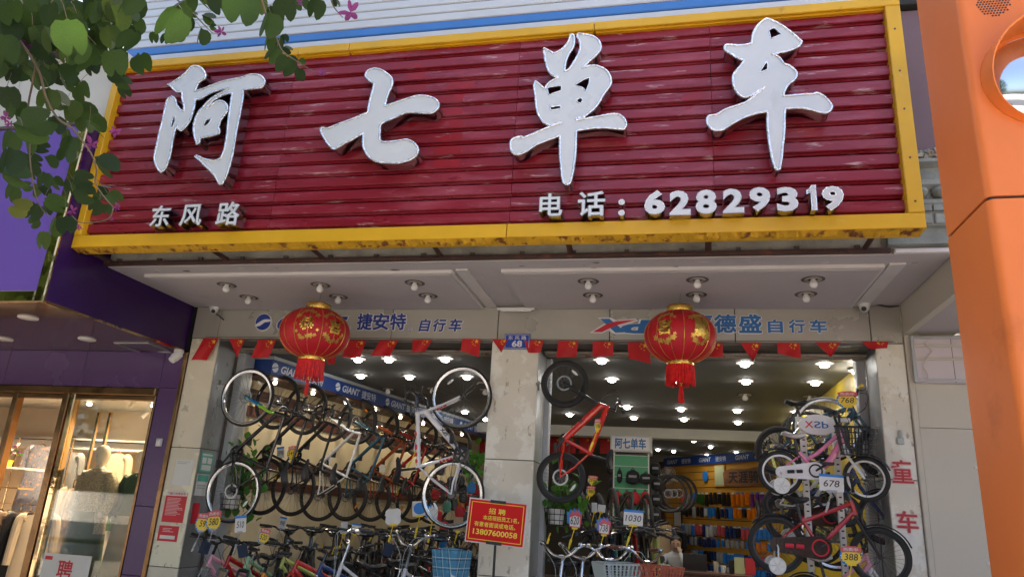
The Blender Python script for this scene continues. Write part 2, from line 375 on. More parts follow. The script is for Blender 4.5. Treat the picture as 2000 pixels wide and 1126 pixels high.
for n_, c_ in dict(black=(0.014, 0.014, 0.016), white=(0.72, 0.72, 0.74), red=(0.62, 0.025, 0.018), crimson=(0.40, 0.012, 0.016), blue=(0.02, 0.22, 0.55), green=(0.30, 0.70, 0.04),
                   teal=(0.025, 0.085, 0.13), rust=(0.34, 0.065, 0.014), pink=(0.74, 0.20, 0.36), palepink=(0.72, 0.34, 0.44), mint=(0.36, 0.62, 0.38), orange=(0.80, 0.26, 0.03), navy=(0.015, 0.04, 0.16),
                   silver=(0.55, 0.56, 0.58), lime=(0.50, 0.58, 0.16), yellow=(0.75, 0.52, 0.02), purple=(0.16, 0.03, 0.28), hotpink=(0.82, 0.12, 0.36)).items(): paint(n_, c_)
mat('tag_yellow', (0.82, 0.58, 0.02), 0.35, var=0.06)
mat('tag_white', (0.70, 0.70, 0.70), 0.5, var=0.04)
mat('tag_blue', (0.02, 0.22, 0.66), 0.45, var=0.05)
mat('tag_red', (0.66, 0.10, 0.12), 0.45, var=0.05)
mat('tag_clip', (0.72, 0.74, 0.76), 0.12, var=0.02, trans=0.5)
mat('reflector_white', (0.78, 0.78, 0.78), 0.1, var=0.05)
mat('reflector_orange', (0.80, 0.22, 0.01), 0.15, var=0.05)
mat('plaid_blue', (0.10, 0.33, 0.52), 0.8, var=0.08)
mat('plaid_line', (0.68, 0.74, 0.72), 0.8, var=0.05)
mat('plaid_dark', (0.02, 0.06, 0.12), 0.8, var=0.05)
mat('grey_plastic', (0.40, 0.46, 0.45), 0.4, var=0.05)
mat('wicker_red', (0.42, 0.10, 0.045), 0.5, var=0.2, vs=30)
mat('skin', (0.52, 0.33, 0.24), 0.5, var=0.05)
mat('hair', (0.012, 0.010, 0.010), 0.45, var=0.2)
mat('mannequin', (0.76, 0.70, 0.58), 0.4, var=0.03)
mat('sequin', (0.40, 0.37, 0.27), 0.35, 0.6, var=0.5, vs=60, bump=0.6, bs=180)
mat('green_knit', (0.035, 0.085, 0.045), 0.85, var=0.2, vs=30, bump=0.3, bs=120)
mat('floral', (0.22, 0.23, 0.29), 0.8, var=0.2, vs=16, dirt_glint=[((0.60, 0.34, 0.20), 0.56, 0.6, 22, None), ((0.10, 0.13, 0.22), 0.58, 0.62, 16, None)])
mat('coat_blue', (0.22, 0.29, 0.36), 0.9, var=0.08)
mat('fabric_cream', (0.50, 0.43, 0.33), 0.9, var=0.06)
mat('fabric_brown', (0.26, 0.18, 0.12), 0.9, var=0.15)
mat('fabric_black', (0.02, 0.02, 0.024), 0.9, var=0.1)
mat('fabric_grey', (0.30, 0.31, 0.34), 0.9, var=0.1)
mat('fabric_check', (0.30, 0.26, 0.18), 0.9, var=0.5, vs=40)
mat('fabric_red', (0.50, 0.02, 0.03), 0.8, var=0.1)
mat('fabric_white', (0.58, 0.58, 0.58), 0.85, var=0.05)
mat('denim', (0.02, 0.03, 0.06), 0.9, var=0.2)
mat('bark', (0.12, 0.09, 0.06), 0.85, var=0.3, vs=12, bump=0.4)
mat('teal_glass', (0.05, 0.20, 0.22), 0.12, var=0.3, vs=2)
mat('tower_white', (0.62, 0.64, 0.64), 0.6, var=0.05)
leafmat('leaf', (0.026, 0.052, 0.015), (0.060, 0.115, 0.018), 0.28)
leafmat('leaf_light', (0.040, 0.070, 0.018), (0.10, 0.16, 0.024), 0.30)
leafmat('leaf_yellow', (0.11, 0.125, 0.028), (0.18, 0.20, 0.035), 0.35)
leafmat('leaf_dark', (0.016, 0.033, 0.012), (0.035, 0.07, 0.015), 0.25)
leafmat('petal', (0.22, 0.045, 0.19), (0.26, 0.06, 0.22), 0.35)
leafmat('petal_dark', (0.34, 0.015, 0.16), (0.45, 0.03, 0.22), 0.3)
leafmat('plant_leaf', (0.045, 0.15, 0.025), (0.16, 0.36, 0.05), 0.3)
def plaid(name):
    m = bpy.data.materials.new(name); m.use_nodes = True; n = m.node_tree; L = n.links.new; b = n.nodes['Principled BSDF']; b.inputs['Roughness'].default_value = .85
    tc = n.nodes.new('ShaderNodeTexCoord'); sp = n.nodes.new('ShaderNodeSeparateXYZ'); L(tc.outputs['Object'], sp.inputs[0]); out = None
    sm = n.nodes.new('ShaderNodeMath'); sm.operation = 'ADD'; L(sp.outputs[0], sm.inputs[0]); L(sp.outputs[1], sm.inputs[1])
    col = (0.10, 0.33, 0.52, 1)
    prev = None
    for src, ph, wd, c in ((sm.outputs[0], 0, .5, (.07, .26, .44, 1)), (sp.outputs[2], 0, .5, (.07, .26, .44, 1)), (sm.outputs[0], .2, .07, (.02, .06, .12, 1)), (sp.outputs[2], .2, .07, (.02, .06, .12, 1)), (sm.outputs[0], .0, .05, (.62, .70, .68, 1)), (sp.outputs[2], .0, .05, (.62, .70, .68, 1))):
        k = n.nodes.new('ShaderNodeMath'); k.operation = 'MULTIPLY_ADD'; k.inputs[1].default_value = 11; k.inputs[2].default_value = ph; L(src, k.inputs[0])
        f = n.nodes.new('ShaderNodeMath'); f.operation = 'FRACT'; L(k.outputs[0], f.inputs[0]); g = n.nodes.new('ShaderNodeMath'); g.operation = 'LESS_THAN'; g.inputs[1].default_value = wd; L(f.outputs[0], g.inputs[0])
        x = n.nodes.new('ShaderNodeMix'); x.data_type = 'RGBA'; L(g.outputs[0], x.inputs[0]); x.inputs[7].default_value = c
        if prev is None: x.inputs[6].default_value = col
        else: L(prev, x.inputs[6])
        prev = x.outputs[2]
    L(prev, b.inputs['Base Color']); MAT[name] = m
plaid('plaid_cloth')
glassmat('window_glass', (0.92, 0.93, 0.90), 0.42)
glassmat('plastic_wrap', (0.86, 0.88, 0.88), 2.2)
# ================================================================== THE GROUND
g = MB(); g.add([(-400, -400, 0), (400, -400, 0), (400, 400, 0), (-400, 400, 0)], [(0, 1, 2, 3)])
tag(g.part('pavement', 'pavement'), kind='structure')
g = MB(); g.add([(-400, -26, 0.004), (400, -26, 0.004), (400, -13, 0.004), (-400, -13, 0.004)], [(0, 1, 2, 3)])
tag(g.part('road', 'asphalt'), kind='structure')
g = MB(); g.bbox(-400, 400, -13.0, -12.85, 0, 0.13, 0.02); tag(g.part('kerb', 'concrete'), kind='structure')

# ================================================================== BICYCLE SHOP BUILDING
SHOP = thing('shop_building', 'grey panelled bicycle shop front with three pillars and two wide openings', 'building', (3.95, 0, 0))
BB, BT = 3.413, 3.80                # underside and top of the fascia beam
def pillar(x0, x1, mname, splits, jl, jr, d):
    p = MB(); p.box(x0 + .008, x1 - .008, 0.012, d, .15, BB); P = p.part('pillar', 'joint', SHOP)
    zs = [0.151] + splits + [BB]
    for a, b in zip(zs[:-1], zs[1:]):
        q = MB(); q.bbox(x0, x1, 0, 0.011, a + .004, b - .004, .003); q.part('cladding_panel', mname, P)
    for on, xa, xb in ((jl, x0 - .004, x0 + .008), (jr, x1 - .008, x1 + .004)):
        if on:
            for a, b in zip(zs[:-1], zs[1:]):
                q = MB(); q.box(xa, xb, 0.013, d, a + .004, b - .004); q.part('jamb_panel', 'steel_jamb', P)
    return P
pillar(0.0, 0.37, 'pillar_skin', [0.83, 2.12], False, True, 0.38)
pillar(3.746, 4.265, 'pillar_white', [1.0, 2.14], True, True, 0.5)
pillar(7.643, 7.9, 'pillar_white', [0.85, 2.11], True, False, 0.42)
# inner grey door-frame strips behind the pillars
for x0, x1, y0, y1 in ((0.375, 0.50, 0.40, 0.62), (4.15, 4.33, 0.51, 0.62), (7.55, 7.64, 0.43, 0.55)):
    q = MB(); q.bbox(x0, x1, y0, y1, .151, 3.33, .01); q.part('door_frame', 'steel_grey', SHOP)
q = MB(); q.box(0.372, 0.40, 0.385, 0.41, 0, 3.3); q.part('shutter_guide', 'soot', SHOP)
# fascia beam: dark core with brushed metal panels
q = MB(); q.box(0.005, 7.895, 0.0, 0.30, BB + .004, BT - .004); BEAM = q.part('beam', 'joint', SHOP)
xs = [0.0, 0.341, 1.303, 2.554, 3.80, 5.028, 6.316, 7.608, 7.9]
for a, b in zip(xs[:-1], xs[1:]):
    q = MB(); q.bbox(a + .004, b - .004, -0.014, -0.001, BB, BT - .002, .004); q.part('fascia_panel', 'beam_panel', BEAM)
q = MB(); q.box(0.38, 7.63, 0.001, 0.36, BB - .03, BB); q.part('lintel_soffit', 'shutter_box', SHOP)
for a, b in ((0.40, 3.74), (4.28, 7.63)):
    q = MB(); q.bbox(a, b, 0.34, 0.42, 3.32, 3.38, .012); q.part('shutter_rail', 'rust_rail', SHOP)
    q = MB(); q.tube([(a, 0.30, 3.355), (b, 0.30, 3.355)], 0.018, 8); q.part('shutter_tube', 'rust_rail', SHOP)
    q = MB(); q.box(a, b, 0.42, 0.62, 3.345, 3.40); q.part('shutter_box', 'shutter_box', SHOP)
# canopy slab and soffit
q = MB(); q.bbox(-0.03, 7.9, -1.5, -0.016, 3.84, 4.35, .01); CAN = q.part('canopy_slab', 'concrete', SHOP)
q = MB(); q.box(-0.03, 7.895, -1.50, -0.016, 3.80, 3.838); q.part('soffit', 'soffit_paint', CAN)
for (x0, x1) in ((0.253, 3.60), (4.12, 7.42)):
    q = MB(); q.bbox(x0, x1, -1.24, -0.03, 3.762, 3.798, .008); q.part('soffit_panel', 'soffit_paint', CAN)
    q = MB(); q.box(x0 - .02, x1 + .02, -1.275, -1.242, 3.766, 3.799); q.part('soffit_moulding', 'soffit_trim', CAN)
    q = MB(); q.box(x1 + .002, x1 + .03, -1.24, -0.03, 3.768, 3.799); q.part('soffit_moulding', 'soffit_trim', CAN)
for (x0, x1) in ((3.66, 3.78), (7.47, 7.60)):
    q = MB(); q.box(x0, x1, -1.3, -0.03, 3.782, 3.799); q.part('soffit_moulding', 'soffit_trim', CAN)
q = MB(); q.bbox(7.45, 7.9, -1.54, -1.505, 3.80, 3.84, .006); q.part('edge_batten', 'soffit_trim', CAN)
# flaked paint along the front of the soffit
for k in range(46):
    x = rnd.uniform(0.0, 7.8); y = rnd.uniform(-1.49, -1.33) if rnd.random() < .8 else rnd.uniform(-1.3, -1.28); a = rnd.uniform(.012, .06); b = a * rnd.uniform(.15, .5); n = 7
    vs = [(x + a * math.cos(6.283 * i / n) * rnd.uniform(.6, 1.2), y + b * math.sin(6.283 * i / n) * rnd.uniform(.6, 1.2), 3.797 - rnd.uniform(0, .003)) for i in range(n)]
    q = MB(); q.add(vs, [tuple(reversed(range(n)))]); q.part('paint_flake', rnd.choice(['peeled', 'peeled', 'soot']), CAN, smooth=False)
# building wall above; its unseen height is set to shade the leaves
q = MB(); q.box(-0.03, 9.5, -1.5, 0.3, 4.355, 11); q.part('upper_wall', 'concrete', SHOP)
q = MB(); q.box(-7, 9.5, 0.3, 13.5, 4.3, 4.6); q.part('floor_slab', 'concrete', SHOP)
# interior shell
q = MB(); q.box(0.3, 7.85, 0.62, 6.9, 3.35, 3.45); q.part('ceiling', 'int_ceiling', SHOP)
q = MB(); q.box(0.6, 7.85, 6.9, 7.25, 3.16, 3.45); q.part('cross_beam', 'int_beam', SHOP)
q = MB(); q.box(0.6, 7.85, 7.25, 13.3, 3.33, 3.45); q.part('ceiling', 'int_ceiling', SHOP)
q = MB(); q.bbox(0.0, 7.9, -0.45, 13.3, 0.0, 0.15, .02); q.part('floor', 'int_floor', SHOP)
q = MB(); q.box(0.6, 7.9, 12.6, 12.9, 0.0, 3.4); q.part('back_wall', 'int_dark', SHOP)
WA = math.atan(0.56 / 3.24)         # the left wall runs askew
def lwall(Y, off=0.0): return 0.52 + 0.173 * (Y - 0.0) + off
LO = -.38                            # wall face lies behind the lit valance
q = MB(); q.add([(lwall(yy, LO - k * .2), yy, z) for z in (0, 3.36) for yy, k in ((.64, 0), (12.6, 0), (12.6, 1), (.64, 1))],
              [(0, 1, 5, 4), (4, 5, 6, 7), (3, 2, 1, 0), (1, 2, 6, 5), (2, 3, 7, 6), (3, 0, 4, 7)]); LW = q.part('side_wall', 'int_wall', SHOP)
q = MB(); q.box(7.66, 7.88, 0.45, 13.3, 0, 3.4); q.part('side_wall', 'yellow_wall', SHOP)
q = MB(); q.bbox(0.75, 3.72, 0.95, 6.4, .151, .30, .02); q.part('display_platform', 'int_floor', SHOP)
def lbox(Y0, Y1, o0, o1, z0, z1):   # box lying along the askew wall
    b = MB(); vs = []
    for z in (z0, z1):
        for (Y, o) in ((Y0, o1), (Y1, o1), (Y1, o0), (Y0, o0)): vs.append((lwall(Y, o), Y, z))
    return b.add(vs, [(3, 2, 1, 0), (4, 5, 6, 7), (0, 1, 5, 4), (1, 2, 6, 5), (2, 3, 7, 6), (3, 0, 4, 7)])
for z0, z1 in ((2.84, 2.97), (2.62, 2.75), (1.98, 2.10), (1.72, 1.84)):
    lbox(.65, 7.5, LO + .002, LO + .03, z0, z1).part('wall_board', 'brown_board', LW)
lbox(.65, 9.0, LO + .002, .10, 3.085, 3.112).part('cornice_board', 'brown_board', LW)

# ---- lit fascia band along the left wall
BAND = thing('lettered_band', 'blue lettered banner band along the cream side wall above hanging bicycles', 'banner', (lwall(.5), .5, 3.06))
lbox(.65, 9.0, LO + .01, .10, 3.115, 3.30).part('band_board', 'band_blue', BAND)
lbox(.65, 9.0, LO + .02, .11, 3.302, 3.345).part('band_edge', 'steel_grey', BAND)
WR = Matrix.Rotation(math.pi / 2 - WA, 3, 'Z')      # text facing the room from the left wall
for k in range(6):
    Y = 1.05 + k * 1.36
    def q_(dy): return Vector((lwall(Y + dy, .104), Y + dy, 3.207))
    lettering('GIANT', q_(0), .10, 'band_white', BAND, 'band_lettering', bold=.03, shear=.2, w=.46, rot=WR)
    lettering('捷安特', q_(.47), .12, 'band_white', BAND, 'band_lettering', bold=.008, w=.40, rot=WR)
    me = MB()
    for a0, a1 in ((0.35, 3.3), (3.55, 6.5)):
        n = 10; pts = [(0.06 * math.cos(a0 + (a1 - a0) * i / n), 0.06 * math.sin(a0 + (a1 - a0) * i / n)) for i in range(n + 1)]
        me.add([(x, 0, z) for x, z in pts], [tuple(range(n + 1))])
    put('band_emblem', me.mesh('band_emblem'), BAND, 'band_white', WM[BAND].inverted() @ Matrix.Translation(q_(-.34)) @ WR.to_4x4())

# ================================================================== SIGN BOARD
SX0, SX1, SZ0, SZ1, SY = -0.04, 7.552, 3.83, 5.918, -2.0
SIGN = thing('shop_sign', 'long red slatted shop sign with yellow frame and white chrome-edged characters', 'sign', (3.75, -1.8, SZ0))
q = MB(); q.box(SX0 + .05, SX1 - .05, -1.80, -1.76, SZ0 + .06, SZ1 - .05); q.part('backing_board', 'sign_back', SIGN)
NS = 14; z_lo, z_hi = SZ0 + 0.135, SZ1 - 0.075; pit = (z_hi - z_lo) / NS
seam = [SX0 + .08, 2.02, 4.31, 6.02, SX1 - .09]
def slat_profile(z): return [(-1.930, z + pit), (-1.936, z + pit - .006), (-1.936, z + .050), (-1.930, z + .044), (-1.900, z + .044), (-1.900, z + .031), (-1.892, z + .027), (-1.850, z + .027), (-1.850, z + .033), (-1.886, z + .035), (-1.890, z + .050), (-1.890, z + pit - .012), (-1.880, z + pit - .006), (-1.880, z + pit)]
for i in range(NS):
    z = z_lo + i * pit - .004
    for a, b in zip(seam[:-1], seam[1:]):
        pr = slat_profile(z + rnd.uniform(-.0025, .0025)); n = len(pr); x0, x1 = a + .001, b - .002 - rnd.uniform(0, .002)
        q = MB(); q.add([(x0, y, zz) for y, zz in pr] + [(x1, y, zz) for y, zz in pr], [tuple(range(n)), tuple(range(2 * n - 1, n - 1, -1))] + [(k, n + k, n + (k + 1) % n, (k + 1) % n) for k in range(n)])
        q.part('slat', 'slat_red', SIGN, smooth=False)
for i in range(NS):                  # clips between slats
    for x in (1.1, 2.0, 3.3, 4.33, 5.3, 6.0, 7.2):
        xx = x + rnd.uniform(-.03, .03); z = z_lo + i * pit
        q = MB(); q.box(xx, xx + rnd.uniform(.02, .06), -1.899, -1.82, z - .004, z + .010); q.part('slat_clip', 'soot', SIGN, smooth=False)
# ghost marks of earlier letters: unfaded paint on the slats
def clip_poly(poly, z0, z1):
    def cut(P, f, inter):
        out = []
        for i in range(len(P)):
            a, b = P[i - 1], P[i]
            if f(b):
                if not f(a): out.append(inter(a, b))
                out.append(b)
            elif f(a): out.append(inter(a, b))
        return out
    it = lambda zz: (lambda a, b: (a[0] + (b[0] - a[0]) * (zz - a[1]) / (b[1] - a[1] + 1e-12), zz))
    P = cut(poly, lambda p: p[1] >= z0, it(z0))
    return cut(P, lambda p: p[1] <= z1, it(z1)) if P else P
ghosts = [[(795, 128), (822, 124), (832, 150), (822, 230), (800, 250), (788, 200)], [(838, 205), (880, 160), (925, 150), (930, 175), (905, 190), (903, 260), (898, 330), (878, 332), (880, 250), (860, 215)], [(845, 275), (880, 260), (878, 330), (850, 335)],
          [(1330, 190), (1370, 175), (1372, 195), (1340, 215)]]
for gp in ghosts:
    wp = [(p.x, p.z) for p in (at(a, b, Y=-1.9372) for a, b in gp)]
    wp = smooth_loop(wp, 3, 70)
    for i in range(NS):
        z = z_lo + i * pit - .004; cp = clip_poly(wp, z + .052, z + pit - .008)
        if len(cp) >= 3: me = curve_prism([cp], 0.0006); o = put('unfaded_paint', me, SIGN, 'slat_unfaded', WM[SIGN].inverted() @ Matrix.Translation((0, -1.9374, 0)))
# yellow frame
q = MB(); q.bbox(SX0, 4.30, SY, -1.80, SZ0, SZ0 + .125, .006); q.part('frame_rail', 'yellow_frame', SIGN)
q = MB(); q.bbox(4.306, SX1, SY, -1.80, SZ0, SZ0 + .125, .006); q.part('frame_rail', 'yellow_frame', SIGN)
for a, b in ((SX0 + .0, 2.6), (2.606, 5.0), (5.006, SX1)):
    q = MB(); q.bbox(a, b, SY - .004, -1.80, SZ1 - .085, SZ1, .006); q.part('frame_rail', 'yellow_frame', SIGN)
    q = MB(); q.box(a + .01, b - .01, SY + .03, -1.86, SZ1 - .10, SZ1 - .086); q.part('frame_lip', 'yellow_frame', SIGN)
q = MB(); q.bbox(SX0, SX0 + .075, SY - .002, -1.80, SZ0 + .127, SZ1 - .087, .006); q.part('frame_stile', 'yellow_frame', SIGN)
q = MB(); q.bbox(SX1 - .115, SX1, SY - .002, -1.80, SZ0 + .127, SZ1 - .087, .006); ST = q.part('frame_stile', 'yellow_frame', SIGN)
for z in (4.05, 4.42, 4.85, 5.2, 5.6): q = MB(); q.lathe([(0, SY - .006), (.008, SY - .006), (.008, SY)], 8, (SX1 - .06, 0, z), 'Y'); q.part('screw', 'soot', ST)
# torn underside flange of the bottom rail
x = SX0 + .01; st = []
while x < SX1 - .02:
    px_ = (x - SX0) / (SX1 - SX0)
    torn = (0.42 < px_ < 0.56) or (0.62 < px_ < 0.66) or (0.78 < px_ < 0.93)
    dep = -1.94 + rnd.uniform(-.02, .03) if not torn else SY + rnd.uniform(.006, .06)
    if 0.475 < px_ < 0.49 or .838 < px_ < .845: dep = SY + .004
    st.append((x, dep, 0.03 + (rnd.uniform(-.012, .012) if torn else 0))); x += rnd.uniform(.012, .04)
vs = []; fs = []
for (xx, dep, dz) in st: vs += [(xx, SY + .002, SZ0 - .001), (xx, dep + .03, SZ0 - dz)]
for i in range(len(st) - 1): fs.append((2 * i, 2 * i + 2, 2 * i + 3, 2 * i + 1))
q = MB(); q.add(vs, fs); q.part('torn_flange', 'yellow_rust', SIGN, smooth=False)

# ---- the four big brush characters
def cp_(pts, ox, oy, sc, Y): return [(p.x, p.z) for p in (at(ox + a / sc, oy + b / sc, Y=Y) for a, b in pts)]
LY = -2.125
GL = [
 (290, 110, 4.172, [[(160,230),(185,222),(240,185),(300,140),(350,88),(400,82),(440,105),(465,150),(460,185),(410,215),(378,288),(440,268),(540,228),(650,195),(760,175),(830,150),(900,155),(940,185),(945,225),(920,258),(860,262),(770,272),(768,340),(745,470),(725,560),(705,680),(680,820),(640,960),(600,1040),(575,1035),(530,960),(450,880),(380,815),(400,810),(450,835),(540,850),(590,830),(620,760),(640,640),(655,500),(672,380),(685,300),(620,312),(550,347),(500,387),(468,430),(492,412),(550,372),(600,365),(640,400),(640,450),(590,520),(570,580),(580,600),(575,630),(500,650),(420,665),(415,710),(395,715),(375,650),(370,560),(400,470),(440,420),(520,340),(655,264),(650,256),(560,280),(480,312),(430,346),(382,350),(370,420),(340,520),(300,580),(265,605),(240,590),(232,565),(215,610),(195,700),(170,830),(140,910),(105,945),(75,915),(50,850),(50,810),(65,740),(90,620),(115,530),(135,430),(155,355),(190,328),(220,350),(230,395),(265,440),(290,445),(290,400),(275,340),(275,288),(240,292),(205,270),(185,245)],
   [(445,570),(470,520),(515,505),(490,550),(455,572)], [(205,487),(217,500),(214,535),(190,592),(185,560)]]),
 (610, 120, 4.896, [[(510,125),(540,85),(610,70),(680,95),(745,145),(765,190),(755,250),(725,310),(690,430),(780,400),(900,360),(1010,330),(1100,335),(1180,365),(1210,415),(1185,465),(1120,495),(930,488),(850,510),(750,555),(680,585),(650,610),(645,680),(645,740),(670,770),(740,770),(820,760),(900,748),(960,770),(1000,815),(1010,870),(970,920),(860,965),(700,970),(600,950),(530,900),(490,820),(485,750),(492,685),(400,735),(300,790),(220,835),(180,820),(130,760),(80,665),(95,635),(150,640),(250,600),(400,545),(530,490),(550,380),(585,250),(590,210),(545,185),(515,150)]]),
 (980, 55, 3.519, [[(285,140),(300,145),(355,175),(410,150),(455,100),(475,45),(495,55),(495,120),(460,180),(440,230),(430,298),(465,280),(510,210),(540,140),(535,90),(520,60),(525,40),(570,45),(630,60),(670,95),(680,140),(655,180),(600,230),(552,277),(610,258),(670,265),(720,295),(748,345),(745,395),(710,440),(680,490),(640,550),(590,590),(560,612),(510,618),(512,632),(560,626),(650,610),(750,592),(810,598),(845,630),(855,670),(835,695),(790,692),(700,685),(600,690),(512,705),(510,750),(505,870),(490,980),(470,1060),(445,1075),(420,1050),(410,970),(400,860),(400,740),(330,765),(250,795),(180,840),(120,868),(85,862),(62,830),(62,780),(90,755),(135,745),(145,755),(220,725),(300,690),(405,655),(405,643),(340,668),(290,650),(255,600),(238,540),(232,470),(222,400),(232,365),(262,390),(300,425),(306,396),(340,365),(390,340),(350,325),(320,290),(300,220)],
   [(312,416),(340,404),(410,395),(408,430),(322,460)], [(510,387),(560,357),(605,340),(600,380),(575,440),(558,412),(512,396)], [(327,527),(340,542),(405,532),(403,553),(337,566)], [(516,490),(550,479),(557,500),(540,518),(517,508)]]),
 (1360, 25, 3.518, [[(195,235),(210,222),(280,225),(340,222),(380,210),(390,150),(410,105),(440,70),(480,42),(510,50),(580,85),(650,135),(725,200),(700,235),(640,260),(560,280),(518,288),(545,294),(575,315),(600,350),(640,365),(680,400),(690,430),(670,465),(630,495),(605,540),(598,575),(650,570),(750,562),(800,560),(830,552),(870,570),(920,620),(930,650),(910,680),(870,690),(800,670),(720,655),(610,660),(605,720),(605,800),(595,900),(585,1000),(572,1075),(555,1080),(535,1050),(515,970),(500,880),(490,790),(490,680),(420,690),(330,720),(260,755),(190,800),(150,808),(110,800),(75,760),(75,725),(90,708),(140,700),(200,665),(280,638),(340,615),(400,572),(440,540),(472,515),(430,536),(380,568),(330,582),(290,560),(260,510),(250,450),(265,410),(300,370),(328,330),(290,315),(240,285),(200,260)],
   [(497,122),(525,107),(545,112),(583,150),(512,180)], [(432,414),(460,370),(482,335),(490,355),(489,390)]])]
for ox, oy, sc, loops in GL:
    lp = [smooth_loop(cp_(l, ox, oy, sc, LY), 4, 55) for l in loops]
    sh = curve_prism(lp, 0.135)
    SHL = put('character', sh, SIGN, ['chrome_side'], WM[SIGN].inverted() @ Matrix.Translation((0, LY + .0695, 0)))
    put('character_face', curve_prism(lp, 0.004), SHL, 'white_acrylic', Matrix.Translation((0, -.0698, 0)))
    q = MB()
    for i_, l in enumerate(lp): q.tube([(x, -.0700, z) for x, z in l], .0105 if i_ == 0 else .006, 7, closed=True)      # bright bead round every edge
    put('character_trim', q.mesh('character_trim', angle=60), SHL, 'chrome')
    q = MB()
    for i_, l in enumerate(lp): q.tube([(x, -.0728, z) for x, z in l], .0128 if i_ == 0 else .007, 4, closed=True)
    o_ = put('character_gap_shade', q.mesh('character_gap_shade', angle=60), SHL, 'soot', Matrix.Translation((0, .0068, 0)))  # dark outline stands in for the shade of the gap beside the bead
def digit_one(px, py, hpx, Y=-2.09, dep=.12):
    p = at(px, py, Y=Y); h = hpx / F_PX * (p - CAM).dot(AX_W); s = h / 100
    lp = [[((x - 20) * s, (50 - y) * s) for x, y in ((18, 0), (34, 0), (34, 100), (14, 100), (14, 30), (0, 36), (0, 20), (10, 14))]]
    P = put('character', curve_prism(lp, dep), SIGN, 'chrome_side', WM[SIGN].inverted() @ Matrix.Translation(p + Vector((0, dep / 2, 0))))
    put('character_trim', curve_prism(lp, .002), P, 'chrome', Matrix.Translation((0, -dep / 2 - .002, 0))); put('character_face', curve_prism(lp, .002, offset=-.010), P, 'white_acrylic', Matrix.Translation((0, -dep / 2 - .0045, 0)))
def small_char(ch, px, py, hpx, bold=.02, Y=-2.09, dep=.12, wpx=None):
    p = at(px, py, Y=Y); h = hpx / F_PX * (p - CAM).dot(AX_W); w = wpx / F_PX * (p - CAM).dot(AX_W) if wpx else None
    P = lettering(ch, p + Vector((0, dep / 2, 0)), h, 'chrome_side', SIGN, 'character', bold=bold + .008, ext=dep / 2, w=w)
    for nm, mt, dy, bo in (('character_trim', 'chrome', .002, bold + .008), ('character_face', 'white_acrylic', .0045, bold - .013)):
        me = text_mesh(ch, 1.0, bo).copy(); tw, th = text_dims(text_mesh(ch, 1.0, bold + .008)); s = h / th; sx = w / tw if w else s
        put(nm, me, P, mt, WM[P].inverted() @ Matrix.Translation(p + Vector((0, -dy, 0))) @ Matrix.Diagonal((sx, 1, s, 1)))
for ch, px, py, hp in (('东', 314, 422, 46), ('风', 374, 420, 46), ('路', 446, 417, 50)): small_char(ch, px, py, hp, .026)
for ch, px, py, hp in (('电', 1076, 400, 50), ('话', 1155, 398, 54)): small_char(ch, px, py, hp, .024)
small_char(':', 1214, 405, 36, .03)
for ch, px, py in (('6', 1278.6, 395), ('2', 1328, 396), ('8', 1379, 394), ('2', 1432, 392), ('9', 1484, 389), ('3', 1538, 389), ('1', 1587, 386), ('9', 1627, 387)): digit_one(px, py, 54) if ch == '1' else small_char(ch, px, py, 52, .04, wpx=40)

# ---- steel brackets that carry the sign
for k, (sx, sy, bx_, by_) in enumerate([(158, 486, 214, 519), (396, 487, 443, 514), (592, 485, 630, 510), (836, 482, 860, 510), (1105, 475, 1115, 503), (1385, 465, 1383, 495), (1715, 460, 1690, 490)]):
    a = at(bx_, by_, Y=-1.54); b = at(sx, sy, Y=-1.92)
    q = MB(); q.tube([(a.x, -1.54, 3.845), (b.x, -1.84, 3.86)], .026, 4)
    q.part('bracket', 'brown_steel', SIGN, smooth=False)
q = MB(); q.bbox(-.04, 7.42, -1.56, -1.51, 3.806, 3.842, .004); q.part('support_bar', 'brown_steel', SIGN)
for k in range(16):
    q = MB(); q.box(.1 + k * .47, .14 + k * .47, -1.545, -1.515, 3.843, 3.875); q.part('bolt', 'soot', SIGN, smooth=False)

# ---- white and blue cladding above the sign
CL = thing('cladding_wall', 'white horizontal plank cladding with one blue stripe above the red sign', 'wall', (3.7, -1.55, 6.2))
cx0 = at(243, 100, Y=-1.6).x
for k in range(15):
    q = MB(); z = 6.195 + k * .104
    q.bbox(cx0, 9.3, -1.6, -1.51, z, z + .0945, .009); q.part('plank', 'clad_blue' if k == 1 else 'clad_white', CL)
q = MB(); q.box(cx0 + .02, 9.28, -1.57, -1.505, 6.19, 7.76); q.part('backing', 'joint', CL)
q = MB(); q.bbox(cx0 - .03, 9.31, -1.62, -1.503, 6.12, 6.19, .008); q.part('drip_rail', 'joint', CL)

# ---- right side of the building: mauve panel and carved cornice
MV = thing('upper_wall', 'dull mauve wall panel beside the right end of the red sign', 'wall', (8.2, -1.5, 4.66))
q = MB(); q.bbox(7.58, 9.4, -1.56, -1.502, 4.66, 6.1, .01); q.part('panel', 'mauve_panel', MV)
CO = thing('carved_cornice', 'weathered grey carved cornice block with lotus moulding beside the red sign', 'cornice', (8.1, -1.6, 4.0))
prof = [(-1.505, 3.86), (-1.56, 3.87), (-1.56, 4.0), (-1.60, 4.01), (-1.60, 4.16), (-1.64, 4.19), (-1.64, 4.22), (-1.56, 4.24), (-1.58, 4.32), (-1.63, 4.36), (-1.63, 4.40), (-1.59, 4.42), (-1.59, 4.52), (-1.66, 4.55), (-1.66, 4.58), (-1.505, 4.60)]
n = len(prof); x0, x1 = 7.4, 9.4
q = MB(); q.add([(x0, y, z) for y, z in prof] + [(x1, y, z) for y, z in prof], [tuple(range(n)), tuple(range(2 * n - 1, n - 1, -1))] + [(k, n + k, n + (k + 1) % n, (k + 1) % n) for k in range(n)]); q.part('moulding', 'carved_stone', CO, smooth=False)
